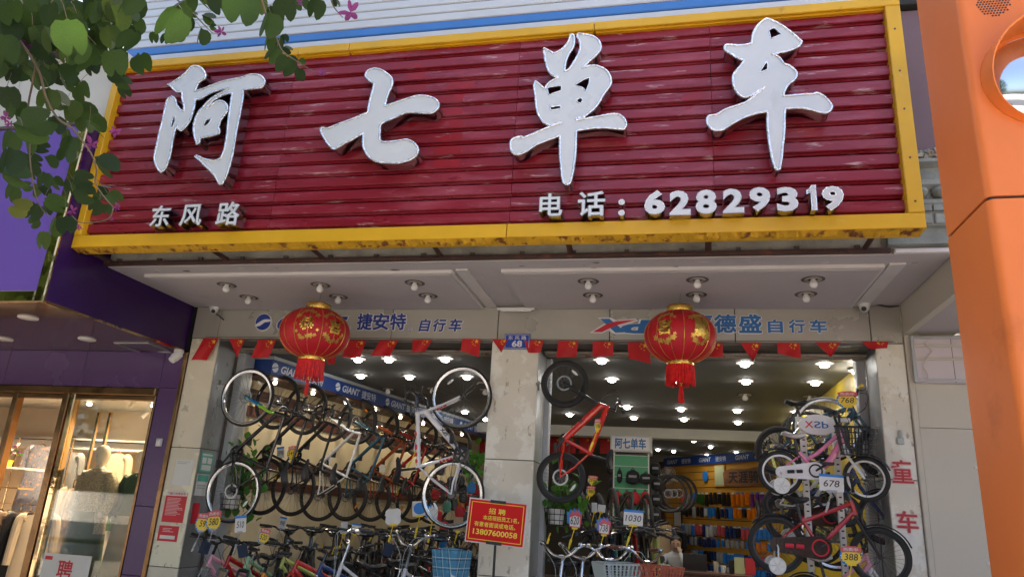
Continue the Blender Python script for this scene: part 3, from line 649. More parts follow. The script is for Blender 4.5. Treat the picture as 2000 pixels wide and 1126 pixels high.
for k in range(6):                   # petals and brackets
    x = 7.66 + k * .16
    q = MB(); q.lathe([(0.0, -.05), (.05, -.03), (.07, 0), (.06, .03), (.02, .05)], 10, (x, -1.6, 4.295)); q.part('lotus_boss', 'carved_stone', CO)
    pts = [(x - .075, 4.13), (x - .07, 4.19), (x - .03, 4.215), (x, 4.185), (x + .03, 4.215), (x + .07, 4.19), (x + .075, 4.13)]
    q = MB(); q.prism(pts, -1.63, -1.58); q.part('petal_carving', 'carved_stone', CO, smooth=False)
    q = MB(); q.bbox(x - .07, x + .07, -1.62, -1.59, 4.02, 4.11, .008); q.part('carved_tablet', 'carved_stone', CO)
for k in range(60):
    x = rnd.uniform(7.56, 8.0); s = rnd.uniform(.012, .035)
    q = MB(); q.obox((x, -1.6 + rnd.uniform(-.05, .05), 4.60 + rnd.uniform(.0, .06)), s, s * .7, s * .5, Matrix.Rotation(rnd.uniform(0, 3), 3, (rnd.random(), rnd.random(), 1)))
    q.part('rubble', rnd.choice(['carved_stone', 'peeled', 'concrete']), CO, smooth=False)

# ================================================================== RIGHT NEIGHBOUR
NR = thing('neighbour_wall', 'plain beige panelled wall right of the pillar with red characters', 'wall', (8.6, 0, 0))
q = MB(); q.bbox(7.905, 7.97, -1.5, -0.02, 3.50, 3.84, .006); q.part('return_panel', 'beige_panel', NR)
q = MB(); q.box(7.975, 10.5, -1.45, 0.0, 3.52, 3.60); q.part('soffit', 'soffit_paint', NR)
q = MB(); q.bbox(7.905, 7.96, -0.03, 0.06, 0, 3.495, .008); q.part('edge_post', 'beige_panel', NR)
for a, b in ((0, 1.0), (1.0, 2.6), (2.6, 3.5)):
    q = MB(); q.bbox(7.965, 8.55, 0.0, 0.05, a + .002, b - .002, .002); q.part('wall_panel', 'beige_panel', NR)
q = MB(); q.bbox(8.56, 10.5, 0.02, 0.08, 0, 3.5, .004); q.part('wall_panel', 'beige_panel', NR)
for z in (2.25, 1.42): q = MB(); q.lathe([(0, -.012), (.014, -.012), (.018, -.004), (.018, 0)], 12, (8.40, 0, z), 'Y'); q.part('fixing_cap', 'white_plastic', NR)
LBX = thing('sign_panel', 'bare lilac white sign panel with bent wire mounted on beige wall', 'sign panel', (8.3, -.05, 3.0))
a = at(1776, 655, Y=-.06); b = at(1890, 748, Y=-.06)
q = MB(); q.bbox(a.x + .02, 9.0, -.06, -.004, b.z, a.z, .01); q.part('board', 'lilac_board', LBX)
for z in (a.z - .02, b.z + .025, a.z - .1, (a.z + b.z) / 2): q = MB(); q.bbox(a.x + .012, 9.0, -.075, -.062, z - .012, z + .012, .003); q.part('rail', 'beige_panel' if abs(z - a.z) > .03 and abs(z - b.z) > .03 else 'steel_grey', LBX)
q = MB(); q.bbox(a.x, a.x + .03, -.078, -.06, b.z, a.z, .004); q.part('rail', 'steel_grey', LBX)
w = [at(p, r, Y=-.082) for p, r in ((1815, 662), (1803, 668), (1820, 685), (1808, 700), (1803, 715), (1812, 730), (1812, 742))]
q = MB(); q.tube(w, .004, 6); q.part('wire', 'beige_panel', LBX)
q = MB(); q.box(8.3, 8.304, -.0625, -.0612, b.z, a.z); q.part('seam', 'joint', LBX)

# ================================================================== ORANGE KIOSK in the right foreground
KX, KY0, KY1 = 6.936, -4.5, -4.04
KI = thing('orange_kiosk', 'glossy orange metal kiosk column with round lens hood and speaker holes', 'kiosk', (7.5, -4.3, 0))
def kbody(z0, z1):
    r = .035; pr = [(KX, KY1), (KX, KY0 + r)] + [(KX + r - r * math.cos(t), KY0 + r - r * math.sin(t)) for t in (R_(22), R_(45), R_(68))] + [(KX + r, KY0), (8.3, KY0), (8.3, KY1)]
    n = len(pr); m = MB()
    m.add([(x, y, z0) for x, y in pr] + [(x, y, z1) for x, y in pr], [tuple(range(n)), tuple(range(2 * n - 1, n - 1, -1))] + [(n + i, n + (i + 1) % n, (i + 1) % n, i) for i in range(n)])
    return m
kbody(2.966, 5.2).part('upper_casing', 'orange_front', KI, angle=40)
kbody(0.0, 2.952).part('lower_casing', 'orange_front', KI, angle=40)
q = MB(); q.box(KX + .012, 8.28, KY0 + .012, KY1 - .012, 2.945, 2.972); q.part('seam_gap', 'joint', KI)
gc = at(1938, 8, Y=KY0)
for i in range(-5, 6):
    for j in range(-5, 6):
        if i * i + j * j <= 26:
            q = MB(); q.lathe([(.0042, -.0015), (.0042, .0)], 8, (gc.x + i * .0125 + (j % 2) * .006, KY0 - .0006, gc.z + j * .0125), 'Y'); q.part('speaker_hole', 'black', KI, smooth=False)
hc = at(2034, 150, Y=KY0); Rh = .235
q = MB(); n = 40; vs = []; fs = []
for i in range(n + 1):
    t = 2 * math.pi * i / n; ln = .10 + .07 * math.sin(t)      # hood longer at the top
    for rr, yy in ((Rh, KY0 - .002), (Rh * .96, KY0 - ln), (Rh * .93, KY0 - ln + .004), (Rh * .95, KY0 - .004)): vs.append((hc.x + rr * math.cos(t), yy, hc.z + rr * math.sin(t)))
for i in range(n):
    for k in range(3): fs.append((4 * i + k, 4 * i + 4 + k, 4 * i + 5 + k, 4 * i + 1 + k))
q.add(vs, fs); q.part('lens_hood', 'orange_front', KI)
q = MB(); q.lathe([(0, -.06), (.07, -.055), (.14, -.04), (.19, -.015), (.205, -.003)], 40, (hc.x, KY0, hc.z), 'Y'); q.part('lens', 'mirror', KI)
sp = at(2000, 480, Y=KY0); q = MB(); q.bbox(sp.x, sp.x + .3, KY0 - .006, KY0, sp.z - .16, sp.z, .003); q.part('display_plate', 'poster_red', KI)

# ================================================================== PURPLE BOUTIQUE on the left
BO = thing('boutique_building', 'purple boutique front with gold mirror trim and wide display window', 'building', (-2.5, 0, 0))
PZ0, PZ1, PY = 3.235, 5.10, -2.13
q = MB(); q.bbox(-6.5, -0.16, PY, -1.9, PZ0 + .118, PZ1, .004); q.part('fascia_front', 'purple_front', BO)
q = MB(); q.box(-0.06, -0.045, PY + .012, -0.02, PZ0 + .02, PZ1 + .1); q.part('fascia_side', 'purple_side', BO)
q = MB(); q.bbox(-0.158, -0.050, PY - .018, PY + .01, PZ0, PZ1 + .03, .010); q.part('mirror_trim', 'gold_mirror', BO)
q = MB(); q.bbox(-6.5, -0.160, PY - .016, PY + .01, PZ0, PZ0 + .116, .010); q.part('mirror_trim', 'gold_mirror', BO)
q = MB(); q.box(-0.068, -0.042, PY + .012, -0.03, PZ0 - .004, PZ0 + .022); q.part('edge_trim', 'gold_mirror', BO)
q = MB(); q.box(-6.5, -0.07, PY + .012, -0.012, PZ0 + .004, PZ0 + .03); q.part('soffit', 'brown_gloss', BO)
q = MB(); q.box(-6.5, -0.07, -1.9, 0.3, PZ0 + .04, PZ1); q.part('canopy_core', 'joint', BO)
fa = [-6.5, -4.2, -2.56, -1.42, -0.315]
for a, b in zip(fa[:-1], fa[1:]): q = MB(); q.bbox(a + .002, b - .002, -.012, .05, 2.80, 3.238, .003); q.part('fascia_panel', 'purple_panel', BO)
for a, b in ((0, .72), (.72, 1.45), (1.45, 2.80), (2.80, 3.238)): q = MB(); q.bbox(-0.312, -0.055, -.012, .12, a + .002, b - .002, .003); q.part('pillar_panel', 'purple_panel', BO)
q = MB(); q.bbox(-0.052, -0.003, -.03, .05, 0, 3.235, .006); q.part('corner_trim', 'bronze_frame', BO)
q = MB(); q.bbox(-6.5, -0.34, -.03, .06, 2.70, 2.797, .012); q.part('window_head', 'bronze_frame', BO)
q = MB(); q.bbox(-6.5, -0.34, -.02, .05, 2.64, 2.698, .01); q.part('window_head', 'bronze_frame', BO)
for xa, xb in ((-0.345, -0.316), (-1.50, -1.44), (-1.62, -1.53), (-2.35, -2.27)):
    q = MB(); q.bbox(xa, xb, -.03, .07, 0, 2.70, .008); q.part('window_post', 'bronze_frame' if xb > -.4 or xb < -1.6 or xa < -1.6 else 'gold_mirror', BO)
q = MB(); q.box(-1.44, -0.345, .0, .008, 0.1, 2.64); q.part('window_pane', 'window_glass', BO)
q = MB(); q.box(-6.5, -0.1, 3.6, 3.8, 0, 3.1); q.part('back_wall', 'boutique_wall', BO)
q = MB(); q.box(-0.31, -0.06, .13, 3.6, 0, 3.1); q.part('side_wall', 'boutique_wall', BO)
q = MB(); q.box(-6.7, -6.5, -2.1, 3.8, 0, 3.2); q.part('side_wall', 'boutique_wall', BO)
q = MB(); q.box(-6.5, -0.07, .06, 3.6, 2.95, 3.1); q.part('ceiling', 'white_paint', BO)
q = MB(); q.box(-6.5, -0.315, .06, 3.6, 0, .03); q.part('floor', 'boutique_floor', BO)
q = MB(); q.bbox(-6.5, -0.32, 3.1, 3.6, 2.22, 2.36, .01); q.part('wall_ledge', 'white_paint', BO)
q = MB(); q.box(-6.5, -0.32, 3.0, 3.59, 2.37, 2.40); q.part('wall_ledge', 'steel_grey', BO)
# access hatch outline in the soffit
h = [at(x, y, Z=PZ0) for x, y in ((223, 669), (290, 669), (335, 687), (275, 687))]
q = MB(); q.tube([(p.x, p.y, PZ0 - .001) for p in h], .008, 4, closed=True); q.part('hatch_frame', 'steel_grey', BO)
for px, py in ((55, 620), (170, 662), (8, 662)):
    p = at(px, py, Z=PZ0); L = thing('recessed_light', 'flat round recessed light in the dark glossy boutique soffit', 'ceiling light', (p.x, p.y, PZ0), group='boutique soffit lights')
    q = MB(); q.lathe([(.085, -.012), (.095, -.006), (.095, .004)], 28, (p.x, p.y, PZ0)); q.part('rim', 'white_plastic', L)
    q = MB(); q.lathe([(0, -.014), (.07, -.0135), (.08, -.012)], 28, (p.x, p.y, PZ0)); q.part('diffuser', 'bulb_off', L)
# upper part of the neighbour: cream wall and white frame
UP = thing('upper_wall', 'cream painted wall with rusty seam above the purple boutique fascia', 'wall', (-1.2, -1.9, 5.2))
for a, b in ((-3.4, -1.35), (-1.345, -0.62), (-0.615, -0.05)): q = MB(); q.bbox(a, b, -1.9, -1.5, 5.14, 6.02, .006); q.part('wall_panel', 'cream_wall', UP)
q = MB(); q.bbox(-3.4, -0.05, -2.0, -1.4, 6.03, 6.12, .01); q.part('coping', 'white_paint', UP)
for x in (-3.2, -2.2, -1.25): q = MB(); q.bbox(x, x + .07, -1.95, -1.87, 6.12, 7.4, .008); q.part('frame_post', 'white_paint', UP)
q = MB(); q.bbox(-3.4, -0.5, -1.95, -1.87, 6.62, 6.72, .008); q.part('frame_rail', 'white_paint', UP)
q = MB(); q.bbox(-3.4, -.05, -2.15, -1.45, 5.105, 5.138, .006); q.part('flashing', 'soot', UP)
# far glass tower between the leaves
TW = thing('office_tower', 'distant teal glass office tower glimpsed between the leaves', 'building', (-38, 34, 0))
q = MB(); q.box(-52, -28, 34, 48, 0, 34); q.part('tower_wall', 'tower_white', TW)
for i in range(10):
    for j in range(10):
        q = MB(); q.box(-51.5 + i * 2.35, -49.6 + i * 2.35, 33.85, 33.99, 2 + j * 3.1, 4.5 + j * 3.1); q.part('window_pane', 'teal_glass', TW, smooth=False)

# unseen blocks: left one added to keep sky light off the kiosk, right matching
for nm, x0, x1, lb in (('l', -46, -6.75, 'plain grey unseen block past the boutique added to keep sky light off the kiosk'), ('r', 10.6, 46, 'plain grey commercial block further along the street past the kiosk')):
    SB = thing('unseen_street_block', lb, 'building', ((x0 + x1) / 2, 4, 0)); q = MB(); q.box(x0, x1, -2.0, 12, 0, 10.5); q.part('wall', 'concrete', SB)
    nn = int((x1 - x0) / 3.4)
    for i in range(nn):
        for j in range(3): q = MB(); q.box(x0 + .8 + i * 3.4, x0 + 2.6 + i * 3.4, -2.06, -1.99, 1.0 + 3.2 * j, 2.7 + 3.2 * j); q.part('window', 'dark_glass', SB, smooth=False)
# ================================================================== BICYCLES
MC = {}
def cmesh(key, fn, mats):
    k = (key, str(mats))
    if k not in MC:
        me = fn().mesh(key if isinstance(key, str) else key[0]); me.materials.clear()
        for q in (mats if isinstance(mats, (list, tuple)) else [mats]): me.materials.append(MAT[q])
        MC[k] = me
    return MC[k]
def cput(name, key, fn, mats, parent, local=None): return put(name, cmesh(key, fn, mats), parent, None, local)
def bez(pts, n=8):
    P = [Vector(p) for p in pts]; out = []
    m = len(P)
    for i in range(m - 1):
        p0 = P[max(i - 1, 0)]; p1 = P[i]; p2 = P[i + 1]; p3 = P[min(i + 2, m - 1)]
        for k in range(n):
            t = k / n; out.append(0.5 * ((2 * p1) + (p2 - p0) * t + (2 * p0 - 5 * p1 + 4 * p2 - p3) * t * t + (3 * p1 - p0 - 3 * p2 + p3) * t ** 3))
    out.append(P[-1]); return out
SPEC = {   # rear axle x, front axle x, wheel radius, tyre radius, bottom bracket z, seat-tube top, saddle, head top, head bottom
 'mtb':    dict(ra=-.43, fa=.66, R=.345, tr=.027, bb=.30, st=(-.17, .70), sa=(-.22, .90), ht=(.42, .87), hb=(.455, .76), dt=.024, tt=.019, bar='riser', stem=(.47, .95), disc=True, susp=True),
 'road':   dict(ra=-.41, fa=.60, R=.342, tr=.015, bb=.275, st=(-.16, .77), sa=(-.20, .97), ht=(.40, .84), hb=(.44, .70), dt=.030, tt=.022, bar='drop', stem=(.50, .90), disc=False, susp=False),
 'gravel': dict(ra=-.42, fa=.62, R=.35, tr=.021, bb=.28, st=(-.16, .75), sa=(-.20, .95), ht=(.41, .86), hb=(.45, .71), dt=.024, tt=.017, bar='drop', stem=(.50, .92), disc=True, susp=False),
 'hybrid': dict(ra=-.43, fa=.64, R=.345, tr=.017, bb=.285, st=(-.17, .75), sa=(-.22, .96), ht=(.42, .88), hb=(.455, .73), dt=.021, tt=.017, bar='flat', stem=(.48, .95), disc=True, susp=False),
 'city':   dict(ra=-.47, fa=.62, R=.33, tr=.019, bb=.29, st=(-.19, .60), sa=(-.26, .86), ht=(.36, .86), hb=(.41, .66), dt=.019, tt=.017, bar='swept', stem=(.33, 1.08), disc=False, susp=False, low=True),
 'mtb20':  dict(ra=-.38, fa=.57, R=.252, tr=.030, bb=.27, st=(-.14, .56), sa=(-.19, .74), ht=(.33, .72), hb=(.37, .61), dt=.033, tt=.026, bar='riser', stem=(.37, .80), disc=True, susp=True),
 'mtb24':  dict(ra=-.40, fa=.60, R=.30, tr=.027, bb=.28, st=(-.15, .62), sa=(-.20, .82), ht=(.37, .84), hb=(.41, .72), dt=.030, tt=.023, bar='riser', stem=(.42, .97), disc=True, susp=True),
 'kid16':  dict(ra=-.30, fa=.44, R=.202, tr=.024, bb=.235, st=(-.13, .40), sa=(-.17, .55), ht=(.22, .62), hb=(.255, .50), dt=.030, tt=.018, bar='bmx', stem=(.22, .68), disc=False, susp=False, low=True, guard=True, train=True, mud=True),
 'kid20':  dict(ra=-.36, fa=.50, R=.25, tr=.026, bb=.265, st=(-.14, .50), sa=(-.19, .66), ht=(.27, .70), hb=(.31, .58), dt=.020, tt=.018, bar='bmx', stem=(.29, .78), disc=False, susp=False, guard=True, train=True, mud=True),
 'kid12':  dict(ra=-.24, fa=.36, R=.152, tr=.022, bb=.19, st=(-.10, .33), sa=(-.13, .46), ht=(.17, .50), hb=(.20, .40), dt=.020, tt=.016, bar='bmx', stem=(.18, .56), disc=False, susp=False, low=True)}
def wheel_parts(par, R, tr, rimm, loc, disc, nsp=28, spoke_mat='spoke'):
    rr = R - tr * 1.7
    def rim():
        m = MB(); h = min(.010 + tr * .35, .016); dp = .022 if tr < .02 else .016
        m.lathe([(rr - dp, -h * .5), (rr, -h), (rr + .004, -h), (rr + .004, h), (rr, h), (rr - dp, h * .5), (rr - dp, -h * .5)], 40, (0, 0, 0), 'Y'); return m
    w = cput('wheel', ('wheel', R, tr), rim, rimm, par, Matrix.Translation(loc))
    cput('tyre', ('tyre', R, tr), lambda: MB().torus((0, 0, 0), R - tr, tr, 44, 9, 'Y'), 'tyre', w)
    def sp():
        m = MB()
        for k in range(nsp):
            a = 2 * math.pi * k / nsp; s = -1 if k % 2 else 1; b = a + (.45 if (k // 2) % 2 else -.45)
            m.tube([(.020 * math.cos(b), s * .028, .020 * math.sin(b)), ((rr - .01) * math.cos(a), 0, (rr - .01) * math.sin(a))], .0014, 3, cap=False)
        return m
    cput('spoke_set', ('spoke_set', R, tr, nsp), sp, spoke_mat, w)
    def hub():
        m = MB(); m.lathe([(0, -.055), (.008, -.055), (.008, -.036), (.024, -.034), (.024, -.028), (.014, -.022), (.014, .022), (.024, .028), (.024, .034), (.008, .036), (.008, .055), (0, .055)], 14, (0, 0, 0), 'Y'); return m
    cput('hub', 'hub', hub, 'rim_black', w)
    if disc:
        def rot():
            m = MB(); m.lathe([(.062, .040), (.080, .040), (.080, .042), (.062, .042), (.062, .040)], 28, (0, 0, 0), 'Y')
            for k in range(9):
                a = 2 * math.pi * k / 9; m.tube([(.02 * math.cos(a - .3), .041, .02 * math.sin(a - .3)), (.064 * math.cos(a), .041, .064 * math.sin(a))], .0035, 4)
            return m
        cput('disc_rotor', 'disc_rotor', rot, 'rotor_steel', w)
    return w
def saddle_mesh(L=.27, Wd=.075):
    m = MB(); n = 9; k = 10; vs = []; fs = []
    for i in range(n):
        t = i / (n - 1); x = -L * .5 + L * t
        w = Wd * (1 - t) ** .8 * 1.0 + .018 if t < .55 else .018 + Wd * (1 - .55) ** .8 * max(0, 1 - (t - .55) / .25)
        w = max(w, .016) * (.75 if i in (0, n - 1) else 1); h = .028 * (.5 if i in (0, n - 1) else 1); zz = .012 * math.cos(t * 6.0)
        for j in range(k):
            a = 2 * math.pi * j / k; vs.append((x, w * math.cos(a), zz + h * math.sin(a) * (1 if math.sin(a) > 0 else .8)))
    for i in range(n - 1):
        for j in range(k): fs.append((i * k + j, i * k + (j + 1) % k, (i + 1) * k + (j + 1) % k, (i + 1) * k + j))
    fs.append(tuple(range(k - 1, -1, -1))); fs.append(tuple((n - 1) * k + j for j in range(k)))
    return m.add(vs, fs)
def bike(kind, M, fmat, label, group, rim='rim_black', steer=0.0, fork=None, fork2=None, grip='rubber', saddle='saddle_black', barm='paint_black', basket=None, rack=False, decal=None, decal_mat='logo_white', crank='rim_black', refl=None, bell=False, guardm='paint_black', postm=None, extra=None):
    S = SPEC[kind]; B = thing('bicycle', label, 'bicycle', mtx=M, group=group)
    R, tr = S['R'], S['tr']; bb = (0, 0, S['bb']); st = (S['st'][0], 0, S['st'][1]); ht = (S['ht'][0], 0, S['ht'][1]); hb = (S['hb'][0], 0, S['hb'][1])
    ra = (S['ra'], 0, R); fa = (S['fa'], 0, R); dt, tt = S['dt'], S['tt']
    V = Vector; hax = (V(ht) - V(hb)).normalized()
    def frame():
        m = MB(); low = S.get('low')
        hm = V(hb) + hax * .03; htp = V(ht) - hax * .025
        if low: m.tube(bez([V(bb) + V((0, 0, .02)), V(bb) * .6 + V(hm) * .4 + V((.02, 0, -.035)), hm], 6), dt, 10); m.tube(bez([V(st) * .55 + V(bb) * .45, V(((st[0] + ht[0]) / 2 + .02, 0, (st[2] * .4 + ht[2] * .6) - .10)), htp], 6), tt, 10)
        else: m.tube([bb, V(bb) * .45 + V(hm) * .55, hm], [dt, dt * 1.08, dt], 10); m.tube([V(st) - V((0, 0, .03)), htp], [tt, tt * 1.1], 10)
        m.tube([bb, st], .0165, 10); m.tube([V(hb), V(ht)], .022 if kind != 'road' else .019, 12)
        m.tube([(0, -.036, S['bb']), (0, .036, S['bb'])], .022, 12)
        for s in (-1, 1):
            m.tube([(-.02, s * .022, S['bb']), (S['ra'] + .12, s * .045, R - .005), (S['ra'], s * .058, R)], [.011, .010, .008], 8)
            m.tube([V(st) + V((0, s * .012, -.04)), (st[0] * .45 + ra[0] * .55, s * .045, st[2] * .45 + ra[2] * .55), (S['ra'], s * .058, R)], [.009, .008, .007], 8)
        return m
    cput('frame', (kind + '_frame', kind), frame, fmat, B)
    Ms = Matrix.Translation(V(hb)) @ Matrix.Rotation(steer, 4, hax) @ Matrix.Translation(-V(hb))
    fk = fork or fmat
    def forkm():
        m = MB(); cr = V(hb) - hax * .025; off = tr + .030
        if S['susp']:
            m.tube([cr + V((0, -off, 0)), cr + V((0, off, 0))], .019, 8, mi=0); m.tube([V(hb), cr], .018, 8)
            for s in (-1, 1):
                mid = cr * .45 + V(fa) * .55; m.tube([cr + V((0, s * off, 0)), mid + V((0, s * off, 0))], .0145, 8, mi=1)
                m.tube([mid * .95 + cr * .05 + V((0, s * off, 0)), V(fa) + V((0, s * off, .0))], [.021, .016], 8, mi=0)
        else:
            m.tube([V(hb), cr], .018, 8)
            for s in (-1, 1):
                m.tube(bez([cr + V((0, s * .012, 0)), cr + V((.004, s * off, -.02)), (cr + V(fa)) / 2 + V((-.008, s * off, 0)), V(fa) + V((0, s * (off + .004), 0))], 4), [.0155] * 7 + [.013] * 5 + [.010], 8)
        return m
    FK = cput('fork', (kind + '_fork', kind), forkm, [fk, 'alloy'], B, Ms)
    if fork2:                         # lower half of the fork in a second colour
        def f2():
            m = MB(); off = tr + .030; cr = V(hb) - hax * .025
            for s in (-1, 1): m.tube([(cr + V(fa)) / 2 + V((-.006, s * off, 0)), V(fa) + V((0, s * (off + .004), 0))], [.0165, .012], 8)
            return m
        cput('fork_tip', (kind + '_fork_tip', kind), f2, fork2, FK)
    wheel_parts(B, R, tr, rim, ra, S['disc']); wheel_parts(B, R, tr, rim, fa, S['disc']).matrix_basis = Ms @ Matrix.Translation(fa)
    # handlebar, stem, grips, levers
    sx, sz = S['stem']; bt = S['bar']
    if bt == 'riser': half = [(sx, .04, sz), (sx, .10, sz + .005), (sx - .01, .16, sz + .035), (sx - .03, .33, sz + .045)]
    elif bt == 'flat': half = [(sx, .04, sz), (sx - .01, .15, sz + .004), (sx - .03, .29, sz + .008)]
    elif bt == 'bmx': k_ = R / .25; half = [(sx, .03, sz), (sx, .08 * k_, sz + .02), (sx - .02, .15 * k_, sz + .13 * k_), (sx - .06, .26 * k_, sz + .14 * k_)]
    elif bt == 'swept': half = [(sx, .02, sz), (sx + .02, .09, sz + .02), (sx + .0, .19, sz + .10), (sx - .08, .25, sz + .12), (sx - .22, .27, sz + .11)]
    else: half = [(sx, .03, sz), (sx, .16, sz), (sx + .02, .195, sz), (sx + .085, .20, sz - .005), (sx + .105, .203, sz - .055), (sx + .075, .207, sz - .11), (sx + .01, .21, sz - .128), (sx - .05, .212, sz - .13)]
    cb = bez(half, 5)
    def barm_():
        m = MB(); full = [V((p.x, -p.y, p.z)) for p in reversed(cb)] + cb
        m.tube(full, .0125 if bt != 'drop' else .0145, 8); return m
    HB = cput('handlebar', (kind + '_handlebar', bt), barm_, barm, B, Ms)
    def stemm():
        m = MB(); m.tube([V(ht), V(ht) + hax * max(.01, (sz - ht[2]) * .9)], .0165, 8); m.tube([V(ht) + hax * max(.012, (sz - ht[2]) * .85), V((sx, 0, sz))], .016, 8); m.tube([(sx, -.028, sz), (sx, .028, sz)], .02, 10); return m
    cput('stem', (kind + '_stem', kind), stemm, postm or barm, HB)
    for s in (-1, 1):
        if bt == 'drop':
            def hood():
                m = MB(); b = V((sx + .10, .203, sz - .02))
                m.tube([b + V((-.05, -.002, .012)), b + V((.0, 0, .022)), b + V((.045, 0, .035)), b + V((.065, 0, .065))], [.015, .018, .016, .012], 8)
                m.tube([b + V((.04, 0, .02)), b + V((.06, 0, -.03)), b + V((.035, .004, -.085))], [.007, .007, .004], 6); return m
        else:
            def hood():
                m = MB(); e = cb[-1]; d = (cb[-1] - cb[-4]).normalized(); b = e - d * .15
                m.tube([b, b + V((.03, -.0, -.012)), b + V((.045, 0, -.02)) + d * .06, b + V((.035, 0, -.025)) + d * .14], [.010, .009, .006, .005], 6); m.obox(b, .018, .014, .012); return m
        mir = Matrix.Diagonal((1, s, 1, 1))
        L = cput('brake_lever', (kind + '_lever', s), (lambda h=hood, s=s: _mir(h(), s)), 'rubber' if bt == 'drop' else ('alloy' if barm == 'alloy' else 'rim_black'), HB)
        if bt != 'drop':
            def gp(s=s):
                m = MB(); e = cb[-1]; d = (cb[-1] - cb[-4]).normalized(); m.tube([e - d * .115, e - d * .11, e - d * .01, e + d * .002, e + d * .006], [.013, .017, .0165, .018, .012], 10); return _mir(m, s)
            cput('grip', (kind + '_grip', s), gp, grip, HB)
    if bell:
        def bl():
            m = MB(); m.lathe([(0, .026), (.014, .024), (.024, .014), (.027, 0), (.0, -.004)], 16, V(cb[len(cb) // 2]) + V((0, 0, .016))); return m
        cput('bell', (kind + '_bell', bt), bl, 'alloy', HB)
    def cab():
        m = MB()
        for s, o in ((-1, .0), (1, .02)):
            e = cb[int(len(cb) * .5)]; p0 = V((e.x + .02, e.y * s, e.z - .01))
            m.tube(bez([p0, p0 + V((.09 + o, -s * .03, -.01)), V((sx + .10 + o, s * .03, sz - .10)), V(hb) + V((.02, s * .03, .02))], 5), .0028, 4)
        return m
    cput('cable', (kind + '_cable', bt), cab, 'rubber' if barm != 'alloy' else 'grey_plastic', HB)
    # saddle and post
    sa = (S['sa'][0], 0, S['sa'][1])
    SD = cput('saddle', ('saddle', R < .26), lambda: saddle_mesh(.27 if R > .26 else .22, .07), saddle, B, Matrix.Translation(sa))
    def post():
        m = MB(); m.tube([V(st) - V((0, 0, .05)) - V(sa), V((0, 0, -.02))], .0135, 8)
        for s in (-1, 1): m.tube([(-.08, s * .02, -.012), (-.04, s * .02, -.03), (.05, s * .02, -.03), (.09, s * .012, -.01)], .0035, 5)
        return m
    cput('seat_post', (kind + '_seat_post',), post, postm or ('rim_black' if barm != 'alloy' else 'alloy'), SD)
    # cranks
    cl = .17 if R > .29 else .12 if R > .2 else .09; ca = .6
    def crank_():
        m = MB(); Rc = .085 if R > .29 else .062
        n = 32; pf = [(Rc * (1.0 + (.03 if k % 2 else -.01)) * math.cos(2 * math.pi * k / n), Rc * (1.0 + (.03 if k % 2 else -.01)) * math.sin(2 * math.pi * k / n)) for k in range(n)]
        m.lathe([(Rc * .62, -.050), (Rc, -.050), (Rc + .004, -.048), (Rc, -.046), (Rc * .62, -.046), (Rc * .62, -.050)], 36, (0, 0, 0), 'Y')
        for k in range(5):
            a = k * 1.2566 + .3; m.tube([(0, -.05, 0), ((Rc - .01) * math.cos(a), -.05, (Rc - .01) * math.sin(a))], [.014, .007], 6)
        m.tube([(0, -.06, 0), (cl * math.cos(ca), -.072, cl * math.sin(ca))], [.015, .011], 8); m.tube([(0, .055, 0), (-cl * math.cos(ca), .066, -cl * math.sin(ca))], [.015, .011], 8)
        m.tube([(0, -.062, 0), (0, .062, 0)], .012, 8); return m
    CK = cput('crankset', (kind + '_crankset', R > .29), crank_, crank, B, Matrix.Translation(bb))
    for s in (1, -1):
        def ped(s=s): m = MB(); c = V((s * cl * math.cos(ca), -s * .118, s * cl * math.sin(ca))); m.obox(c, .045, .042, .011); m.obox(c, .03, .048, .007); return m
        cput('pedal', (kind + '_pedal', s), ped, 'rubber', CK)
    if not S.get('guard'):
        def chain():
            m = MB(); Rc = .08 if R > .29 else .058
            for z0, z1 in ((Rc, .032), (-Rc, -.032)): m.tube([(bb[0], -.05, bb[2] + z0), (ra[0], -.046, ra[2] + z1)], .0045, 5)
            m.lathe([(.0, -.052), (.040, -.050), (.047, -.034), (.03, -.028), (.0, -.026)], 18, (ra[0], 0, ra[2]), 'Y')
            m.tube([(ra[0] + .01, -.055, ra[2] - .03), (ra[0] + .03, -.06, ra[2] - .10)], .012, 6); return m
        cput('chain', (kind + '_chain',), chain, 'spoke', B)
    if S.get('guard'):
        def cg():
            m = MB(); a = V((ra[0], 0, ra[2])); b = V(bb); r0, r1 = R * .25, R * .40; poly = []
            for k in range(9): t = math.pi / 2 + math.pi * k / 8; poly.append((a.x + r0 * math.cos(t), a.z + r0 * math.sin(t)))
            for k in range(9): t = -math.pi / 2 + math.pi * k / 8; poly.append((b.x + r1 * math.cos(t), b.z + r1 * math.sin(t)))
            m.prism(poly, -.072, -.060); return m
        G = cput('chain_guard', (kind + '_chain_guard',), cg, guardm, B)
        def slot():
            m = MB()
            for t0, t1 in ((.18, .38), (.44, .62)):
                a = V(ra) * (1 - t0) + V(bb) * t0; b = V(ra) * (1 - t1) + V(bb) * t1; m.tube([(a.x, -.0735, a.z), (b.x, -.0735, b.z)], .016 * R / .2, 8)
            m.torus((0, -.0735, S['bb']), R * .27, .008, 24, 6, 'Y'); return m
        cput('guard_slot', (kind + '_guard_slot',), slot, 'logo_red' if guardm == 'paint_black' else 'rim_black', G)
